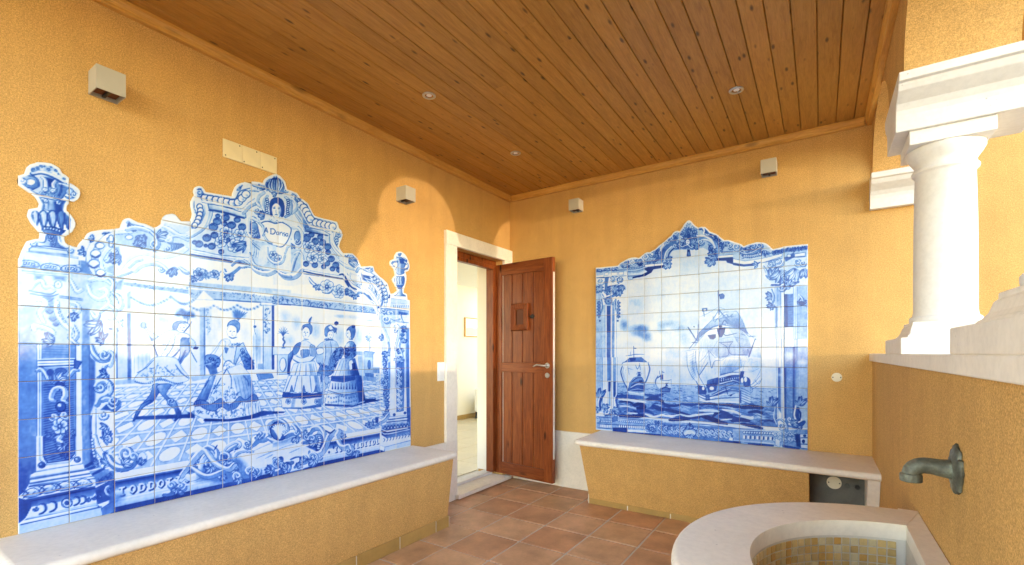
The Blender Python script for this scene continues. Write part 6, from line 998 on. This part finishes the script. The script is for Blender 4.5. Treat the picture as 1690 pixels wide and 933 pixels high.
        o = bpy.data.objects.new('tile', me); COL.objects.link(o); o.parent = root; t_ = rg.uniform(-.006, .006, 3); o.location = Vector(loc)+Vector((abs(t_[2])*.12,0,0) if plane == 'L' else (0,-abs(t_[2])*.12,0)); o.rotation_euler = (t_[0]*.3, t_[1]*.7, t_[2]*.7) if plane == 'L' else (t_[0]*.7, t_[1]*.3, t_[2]*.7)

    for r in range(NR):
        for q in range(NC):
            uu = q+gap+(1-2*gap)*ks; vv = r+gap+(1-2*gap)*ks
            U, V = np.meshgrid(uu, vv)
            Uc, Vc = np.meshgrid((uu[:-1]+uu[1:])/2, (vv[:-1]+vv[1:])/2); keep = inside(Uc, Vc)
            if keep.sum() < 12: continue
            comps = [keep]
            if not keep.all():          # a cut tile may fall apart into several pieces
                lb = np.where(keep, np.arange(1, keep.size+1).reshape(keep.shape), 0)
                while True:
                    m = lb.copy(); m[1:] = np.maximum(m[1:], lb[:-1]); m[:-1] = np.maximum(m[:-1], lb[1:]); m[:,1:] = np.maximum(m[:,1:], lb[:,:-1]); m[:,:-1] = np.maximum(m[:,:-1], lb[:,1:]); m[~keep] = 0
                    if (m == lb).all(): break
                    lb = m
                comps = [lb == i_ for i_ in np.unique(lb[lb > 0])]
            for keep in comps:
                if keep.sum() >= 8: make_tile(q, r, U, V, keep)
    # mortar bed behind the tiles
    n_ = len(pl); dv_ = np.roll(pl, -1, 0)-np.roll(pl, 1, 0); nr_ = np.stack([dv_[:,1], -dv_[:,0]], 1); nr_ /= np.hypot(*nr_.T)[:,None]+1e-9; ins = [tuple(p) for p in pl+nr_*.02]
    fr = [P3(u, v, .0045) for u, v in ins]; bk = [P3(u, v, .0) for u, v in ins]
    from mathutils.geometry import tessellate_polygon
    tri = tessellate_polygon([[Vector((u, v, 0)) for u, v in ins]]); vs_ = fr+bk
    me = bpy.data.meshes.new('mortar_bed'); me.from_pydata(vs_, [], [tuple(t_) for t_ in tri]+[(i, (i+1)%n_, n_+(i+1)%n_, n_+i) for i in range(n_)])
    bm = bmesh.new(); bm.from_mesh(me); bmesh.ops.recalc_face_normals(bm, faces=bm.faces); bm.to_mesh(me); bm.free(); me.materials.append(M['joint'])
    o = bpy.data.objects.new('mortar_bed', me); COL.objects.link(o); o.parent = root
    return root
import time as _t; _t0 = _t.time()
build_panel('dance_tile_panel', 'large blue and white tile panel of dancing figures under an ornate crest', paint_dance(), OUT_L, 'L', 14, 12, .15)
print('dance', _t.time()-_t0)
build_panel('ship_tile_panel', 'blue and white tile panel of sailing ships between painted pillars', paint_ships(), OUT_S, 'S', 11, 12, .147)
print('ships', _t.time()-_t0)
# ================================================================== door and doorway
fr = empty('door_frame', (0,-.5,FZ)); tag(fr, 'pale stone door surround with brown wooden inner frame', 'door frame')
T0 = Matrix.Translation(fr.location).inverted()
def fpart(mb, name, mat, **kw):
    o = mb.build(name, mat, None, **kw); o.parent = fr; o.matrix_parent_inverse = T0; return o
fpart(MB().box(.0015, .03, -.994, DY0, .522, DZ), 'jamb', M['stone'], bevel=.002, seg=1)
fpart(MB().box(.0255, .03, -.994, DY0+.001, FZ+.001, .520), 'jamb_foot', M['stone'], bevel=.001, seg=1)
fpart(MB().box(.0015, .03, DY1, -.002, FZ+.08, DZ), 'jamb', M['stone'], bevel=.002, seg=1)
fpart(MB().box(.0015, .034, -.996, -.002, DZ+.0005, 2.302), 'lintel', M['stone'], bevel=.002, seg=1)
fpart(MB().box(-.15, .075, DY0-.03, DY1+.06, .026, .062), 'threshold', M['stone'], bevel=.006, seg=2)
fpart(MB().box(-.22, -.118, DY0+.001, DY1-.001, .0625, .088), 'sill_strip', M['stone_white'], bevel=.002, seg=1)
fpart(MB().box(-.16, -.075, DY1-.052, DY1-.001, .09, DZ-.051), 'frame_post', M['door'], bevel=.002, seg=1)
fpart(MB().box(-.16, -.075, DY0+.001, DY0+.024, .09, DZ-.051), 'frame_post', M['stone'], bevel=.002, seg=1)
fpart(MB().box(-.16, -.075, DY0+.002, DY1-.002, DZ-.05, DZ-.001), 'frame_head', M['door'], bevel=.002, seg=1)
fpart(MB().box(-.125, -.07, DY0+.003, DY1-.053, DZ-.085, DZ-.0505), 'frame_stop', M['door'], bevel=.002, seg=1)
for z in (.35, 1.05, 1.9): fpart(MB().box(-.12, -.085, DY0+.0245, DY0+.028, z-.05, z+.05), 'hinge', M['black'])
# leaf: local x along the leaf from the hinge, local -y towards the room, z up
hinge = Vector((-.09,-.138,0)); free = Vector((.604,-.207,0)); dv = free-hinge
door = empty('wooden_door', (hinge.x, hinge.y, .082), math.atan2(dv.y, dv.x)); tag(door, 'open reddish brown plank door with small square hatch and steel lever', 'door')
LW, LH, TT = dv.length, 2.066, .045
def dp(mb, name, mat, **kw): return mb.build(name, mat, door, **kw)
PX0, PX1 = .085, .600; ZA0, ZA1, ZB0, ZB1 = .115, 1.005, 1.098, 1.955
dp(MB().box(0, PX0, 0, TT, 0, LH), 'stile', M['door'], bevel=.003); dp(MB().box(PX1, LW, 0, TT, 0, LH), 'stile', M['door'], bevel=.003)
MDX = m_wood('door_rail', (.13,.026,.007), (.225,.05,.013), (.32,.09,.024), 'x', .36, .6, True, 1.0, .22)
for a, b in ((0, ZA0), (ZA1, ZB0), (ZB1, LH)): dp(MB().box(PX0+.0005, PX1-.0005, .0005, TT-.001, a, b), 'rail', MDX, bevel=.003)
pw = (PX1-PX0)/4
for a, b in ((ZA0, ZA1), (ZB0, ZB1)):
    for i in range(4):
        x0 = PX0+i*pw
        dp(MB().prism([(x0+.001,.036),(x0+.001,.020),(x0+.008,.013),(x0+pw-.008,.013),(x0+pw-.001,.020),(x0+pw-.001,.036)], 'z', a+.0005, b-.0005), 'plank', M['door'])
    for x0, x1, z0, z1 in ((PX0+.001, PX0+.012, a, b), (PX1-.012, PX1-.001, a, b)): dp(MB().box(x0, x1, .006, .0125, z0+.001, z1-.001), 'bead', M['door'], bevel=.002, seg=1)
h = dp(MB(), 'hatch', M['door']) if False else None
hx0, hx1, hz0, hz1 = .215, .425, 1.405, 1.665
mb = MB(); fw = .058
for (a, b, c, d) in ((hx0,hx1,hz0,hz0+fw), (hx0,hx1,hz1-fw,hz1)): pass
outer = [(hx0,hz0),(hx1,hz0),(hx1,hz1),(hx0,hz1)]; inner = [(hx0+fw,hz0+fw),(hx1-fw,hz0+fw),(hx1-fw,hz1-fw),(hx0+fw,hz1-fw)]
rings = [[(x,.0125,z) for x,z in outer], [(x,-.012,z) for x,z in outer], [(x*.86+ix*.14,-.020,z*.86+iz*.14) for (x,z),(ix,iz) in zip(outer,inner)], [(x*.2+ix*.8,-.010,z*.2+iz*.8) for (x,z),(ix,iz) in zip(outer,inner)], [(x,-.006,z) for x,z in inner], [(x,.012,z) for x,z in inner]]
hatch = dp(MB().loft(rings, caps=False), 'hatch_frame', M['door'])
MB().box(hx0+fw+.001, hx1-fw-.001, .004, .011, hz0+fw+.001, hz1-fw-.001).build('hatch_panel', M['glass'], hatch)
kn = dp(MB().lathe([(.004,.0),(.020,.0),(.022,.004),(.012,.010),(.010,.018),(.013,.024),(.006,.030)], (0,0), 20), 'hatch_knob', M['black'], smooth=40); kn.rotation_euler = (R(90),0,0); kn.location = (.462,.013,1.535)
MB().box(-.03, .03, -.006, .006, .004, .012).build('turn_latch', M['black'], kn, bevel=.002)
ro = dp(MB().lathe([(.025,0),(.026,.004),(.022,.009),(.011,.010),(.010,.038),(.0095,.046)], (0,0), 28), 'handle_rose', M['steel'], smooth=40); ro.rotation_euler = (R(90),0,0); ro.location = (.642,-.0005,1.075)
MB().tube([(0,0,.040),(-.012,0,.047),(-.04,.003,.050),(-.085,.006,.050),(-.112,-.003,.049),(-.125,-.010,.048)], [.0085,.009,.0085,.0075,.007,.005], 14).build('lever', M['steel'], ro, smooth=60)
lk = dp(MB().lathe([(.024,0),(.025,.004),(.021,.008),(.009,.008),(.009,.010),(.0005,.010)], (0,0), 28), 'lock_rose', M['steel'], smooth=40); lk.rotation_euler = (R(90),0,0); lk.location = (.642,-.0005,.985)
dp(MB().box(LW, LW+.003, .010, .034, .22, 1.93), 'edge_strip', M['brass_white'])
for z in (.55, .98, 1.04, 1.10, 1.6): dp(MB().box(LW+.003, LW+.010, .014, .030, z-.014, z+.014), 'lock_bolt', M['steel'], bevel=.002)
# ------------------------------------------------------------------ the room behind the door
RX0, RX1, RY0, RY1, RZ = -2.8, -.301, -2.4, 6.0, 2.5
rm = empty('interior_room', (-1.5, 1.5, .07)); tag(rm, 'bright cream room seen through the open doorway', 'room'); TR = Matrix.Translation(rm.location).inverted()
def rp(mb, name, mat, **kw):
    o = mb.build(name, mat, None, **kw); o.parent = rm; o.matrix_parent_inverse = TR; return o
rp(MB().box(RX0-.2, RX0, RY0, 3.6, 0, RZ).box(RX0-.2, RX0, 3.6, RY1, 0, .35), 'room_wall', M['roomwall'])
rp(MB().box(RX0-.2, RX1, RY1, RY1+.2, 0, .3).box(RX0-.2, RX0-.0, RY1, RY1+.2, .3, RZ), 'room_wall', M['roomwall'])
rp(MB().box(RX0-.2, RX1, RY0-.2, RY0, 0, .4).box(RX0-.2, RX1, RY0-.2, RY0, 2.3, RZ), 'room_wall', M['roomwall'])
rp(MB().box(RX1-.012, RX1, RY0, DY0, .07, RZ).box(RX1-.012, RX1, DY1, RY1, .07, RZ).box(RX1-.012, RX1, DY0, DY1, DZ, RZ), 'room_wall', M['roomwall'])
rp(MB().box(-.299, -.161, DY1-.012, DY1-.001, .09, DZ-.001), 'door_reveal', M['roomwall'])
rp(MB().box(RX0-.2, RX1, RY0-.2, 3.45, RZ, RZ+.1), 'room_ceiling', M['roomwall'])
rf = rp(MB().box(RX0, -.16, RY0, RY1, -.2, .060), 'room_floor', M['mosaic_grout'])
rp(MB().box(RX0, RX0+.014, RY0, 3.6, .07, .15), 'baseboard', M['skirting'])
rtile = m_vary('room_tile', [(0,(.62,.54,.40)), (1,(.68,.60,.46))], .3, .5, .06, 3)
for i in range(6):
    for j in range(13):
        x0 = RX0+.02+i*.41; y0 = -.75+j*.41
        o = MB().box(-.202,.202,-.202,.202,-.008,0).build('room_tile', rtile, None, bevel=.002, seg=1) if (i, j) == (0, 0) else inst('room_tile', rt0)
        if (i, j) == (0, 0): rt0 = o
        o.parent = rf; o.matrix_parent_inverse = Matrix.Identity(4); o.location = (x0+.205, y0+.205, .0695)
def at(x, y, **k):
    r = pix_ray(x, y)
    if 'X' in k: t = (k['X']-CAM[0])/r[0]
    elif 'Y' in k: t = (k['Y']-CAM[1])/r[1]
    else: t = (k['Z']-CAM[2])/r[2]
    return Vector(CAM)+Vector(r)*t
pa = at(768, 556, X=RX0+.03); pb = at(800, 527, X=RX0+.03)
pic = empty('wall_picture', (RX0+.002, (pa.y+pb.y)/2, (pa.z+pb.z)/2)); tag(pic, 'small pale picture in a thin wooden frame on the room wall', 'picture')
pw2, ph2 = abs(pb.y-pa.y)/2, abs(pb.z-pa.z)/2
MB().box(.0, .02, -pw2, pw2, -ph2, ph2).build('picture_frame', M['trim'], pic, bevel=.002)
MB().box(.0205, .022, -pw2+.025, pw2-.025, -ph2+.02, ph2-.02).build('picture_sheet', M['white_plastic'], pic)
MB().add([(.0225,-pw2+.03,-ph2+.03),(.0225,-pw2+.03,-.02),(.0225,-.1,.0),(.0225,0,-.03),(.0225,.08,.01),(.0225,pw2-.03,-.01),(.0225,pw2-.03,-ph2+.03)], [(0,1,2,3,4,5,6)]).build('picture_shape', M['ivory'], pic)
sp = at(790, 690, Z=.07)
ch = empty('armchair', (sp.x, sp.y, .07), R(20)); tag(ch, 'white upholstered armchair with dark legs inside the cream room', 'armchair')
MB().box(-.06,.62,-.06,.62,.12,.40).build('seat', M['white_plastic'], ch, bevel=.04, seg=3); MB().box(.5,.66,-.08,.64,.12,.78).build('backrest', M['white_plastic'], ch, bevel=.05, seg=3)
for y in (-.12,.60): MB().box(-.05,.60,y,y+.10,.12,.55).build('armrest', M['white_plastic'], ch, bevel=.035, seg=3)
for x in (-.02,.58):
    for y in (-.06,.62): MB().box(x-.02,x+.02,y-.02,y+.02,0,.125).build('leg', M['black'], ch)
# ================================================================== small fittings
def wall_lamp(loc, rz, lab):
    e = empty('wall_lamp', loc, rz); tag(e, lab, 'wall lamp', 'box wall lamps')      # local -y points away from the wall
    mb = MB(); t = .004; hw = .05
    mb.box(-hw,hw,-.1,-.1+t,-.05,.05).box(-hw,-hw+t,-.1+t,0,-.05,.05).box(hw-t,hw,-.1+t,0,-.05,.05).box(-hw+t,hw-t,-.1+t,-.004,.044,.05).box(-hw+t,hw-t,-.004,0,-.05,.05)
    mb.build('housing', M['lamp'], e)
    MB().box(-.04,.04,-.088,-.01,-.036,-.028).build('diffuser', M['glass'], e); MB().box(-.006,.006,-.096,-.004,-.044,-.036).build('bracket', M['black'], e)
wall_lamp((.001,-3.218,2.437), math.pi/2, 'grey box wall lamp above the tall urn of the dancing scene panel')
wall_lamp((.001,-1.471,2.452), math.pi/2, 'grey box wall lamp between the dancing scene panel and the doorway')
wall_lamp((.764,-.001,2.622), 0, 'grey box wall lamp on the ship wall, next to the room corner with the door')
wall_lamp((2.318,-.001,2.627), 0, 'grey box wall lamp on the ship wall, next to the arcade')
def downlight(loc, lab):
    e = empty('downlight', loc); tag(e, lab, 'downlight', 'recessed ceiling lights')
    MB().lathe([(.026,.012),(.027,-.004),(.034,-.006),(.041,-.003),(.042,.003)], (0,0), 32, caps=False).build('ring', M['steel'], e, smooth=50)
    MB().lathe([(.0265,.004),(.018,.001),(.002,-.0005)], (0,0), 24).build('lamp_glass', M['white_plastic'], e, smooth=50)
k28 = (CZ-CAM[2])/(2.82-CAM[2])
for (x, y, lab) in ((.67,-1.873,'round steel downlight beside the dancing scene wall, farther from the room corner'), (.664,-.91,'round steel downlight beside the dancing scene wall, closer to the room corner'), (2.219,-.915,'round steel downlight in the ceiling boards on the arcade side')):
    downlight((CAM[0]+(x-CAM[0])*k28, CAM[1]+(y-CAM[1])*k28, CZ-.0005), lab)
e = empty('light_switch', (.001,-1.036,1.118)); tag(e, 'white double light switch on the wall beside the doorway', 'light switch')
MB().box(0,.008,-.042,.042,-.078,.078).build('plate', M['white_plastic'], e, bevel=.003)
for z in (-.037,.037): MB().box(.0082,.013,-.03,.03,z-.033,z+.033).build('rocker', M['white_plastic'], e, bevel=.003)
e = empty('blank_tile_row', (.001,-2.582,2.356)); tag(e, 'three blank cream square tiles in a row above the dancing scene panel', 'wall tiles')
for i in range(3):
    q = MB().box(0,.007,-.0482,.0482,-.0485,.0485).build('tile', M['cream'], e, bevel=.0015, seg=1); q.location = (random.uniform(-.0005,.0005), (i-1)*.0975, random.uniform(-.001,.001))
    for (a, b) in ((-.036,-.036),(.036,.038)) if i != 1 else ((-.038,-.038),(.03,.038)):
        n_ = MB().lathe([(.0035,0),(.0025,.0015)], (0,0), 10).build('nail', M['black'], q); n_.rotation_euler = (0,R(90),0); n_.location = (.0071,a,b)
# ------------------------------------------------------------------ basin on the parapet
BC = (WX-.001, -2.42); BR, BI, BZ = .660, .455, .712
bs = empty('wall_basin', (BC[0], BC[1], FZ)); tag(bs, 'half round stone basin lined with honey mosaic below the bronze spout', 'basin')
TB = Matrix.Translation(bs.location).inverted()
def bp(mb, name, mat, **kw):
    o = mb.build(name, mat, None, **kw); o.parent = bs; o.matrix_parent_inverse = TB; return o
n = 48; angs = [math.pi/2+math.pi*i/n for i in range(n+1)]
def arcpt(r, a): return (BC[0]+r*math.cos(a), BC[1]+r*math.sin(a))
WS = .055
def inner_pt(r, a):
    x, y = arcpt(r, a); return (min(x, BC[0]-WS), y)
rt = .050; prof = []
rings = []
for a in angs:
    ro_ = BR; cs = [math.pi/2-math.pi*i/8 for i in range(9)]; ring = []
    pi_ = inner_pt(BI, a); ring.append((*pi_, BZ)); 
    for t in cs: ring.append((*arcpt(BR-rt/2*.8+rt/2*.8*math.cos(t), a), BZ-rt/2+rt/2*math.sin(t)))
    ring.append((*pi_, BZ-rt)); rings.append(ring)
mb = MB().loft(rings, caps=True, closed=True)
bp(mb, 'rim', M['stone'], smooth=40)
bp(MB().box(BC[0]-WS, BC[0]-.001, BC[1]-BR+.02, BC[1]+BR-.006, BZ-rt+.001, BZ-.0008), 'wall_strip', M['stone'])
shell = MB()
ri = BI+.004
rings = [[(*inner_pt(ri, a), BZ-rt-.0005) for a in angs], [(*inner_pt(ri, a), .30) for a in angs], [(*inner_pt(.02, a), .28) for a in angs]]
shell.loft(rings, caps=False, closed=False); bp(shell, 'lining', M['mosaic_grout'])
bp(MB().add([(BC[0]-WS+.0005,BC[1]-BI-.01,.28),(BC[0]-WS+.0005,BC[1]+BI+.01,.28),(BC[0]-WS+.0005,BC[1]+BI+.01,BZ-rt-.0005),(BC[0]-WS+.0005,BC[1]-BI-.01,BZ-rt-.0005)], [(0,1,2,3)]), 'lining', M['mosaic_grout'])
outr = MB(); ro2 = BR-.035
outr.loft([[(*arcpt(ro2, a), FZ+.001) for a in angs], [(*arcpt(ro2, a), BZ-rt-.001) for a in angs]], caps=False, closed=False); bp(outr, 'body', M['stucco'])
mt = .0262; ms = MB().box(-.0115,.0115,0,.004,-.0115,.0115).build('mosaic_tile', M['mosaic'], None, bevel=.0015, seg=1); ms.parent = bs; firstm = True
na = int(math.pi*BI/mt); cnt = 0
for row in range(6):
    z = BZ-rt-.008-.0118-row*mt
    for i in range(na):
        a = math.pi/2+math.pi*(i+.5)/na
        x, y = arcpt(BI+.003, a)
        if x > BC[0]-WS-.014: continue
        if row > 3 and i % 1 == 0 and not (0 < i < na*.52): continue
        o = ms if firstm else inst('mosaic_tile', ms, bs); firstm = False; cnt += 1
        o.location = (x-bs.location.x, y-bs.location.y, z-bs.location.z); o.rotation_euler = (random.uniform(-.04,.04), 0, a+math.pi/2+random.uniform(-.03,.03))
print('mosaic', cnt)
# spout
sp = empty('water_spout', (WX-.001,-2.345,.978)); tag(sp, 'weathered green bronze spout with ragged flange above the basin', 'spout')
rg = []; nn = 40
jit = [1+random.uniform(-.11,.10)+.05*math.sin(5*2*math.pi*i/nn) for i in range(nn)]
for x, k in ((0,1.0), (-.004,1.02), (-.008,.96), (-.010,.72), (-.014,.55)): rg.append([(x+random.uniform(-.001,.001), .058*k*(jit[i] if k > .9 else 1)*math.cos(2*math.pi*i/nn), .062*k*(jit[i] if k > .9 else 1)*math.sin(2*math.pi*i/nn)) for i in range(nn)])
MB().loft(rg).build('flange', M['bronze'], sp, smooth=50)
pts = [(-.008,0,0),(-.02,0,0),(-.035,0,.001),(-.05,0,.003),(-.062,0,.003)]+[(-.062-.028*math.sin(t), 0, -.025+.028*math.cos(t)) for t in [math.pi/2*i/7 for i in range(1,8)]]
MB().tube(pts, [.0235,.0235,.0215,.0205,.0205]+[.0200]*5+[.0195,.019], 24).build('elbow', M['bronze'], sp, smooth=50)
MB().lathe([(.019,.0),(.0225,-.002),(.0238,-.006),(.0235,-.020),(.0215,-.022),(.0165,-.022),(.0165,-.010),(.0005,-.009)], (-.090,0), 28).build('nozzle', M['bronze'], sp, smooth=40).location = (0,0,-.020)
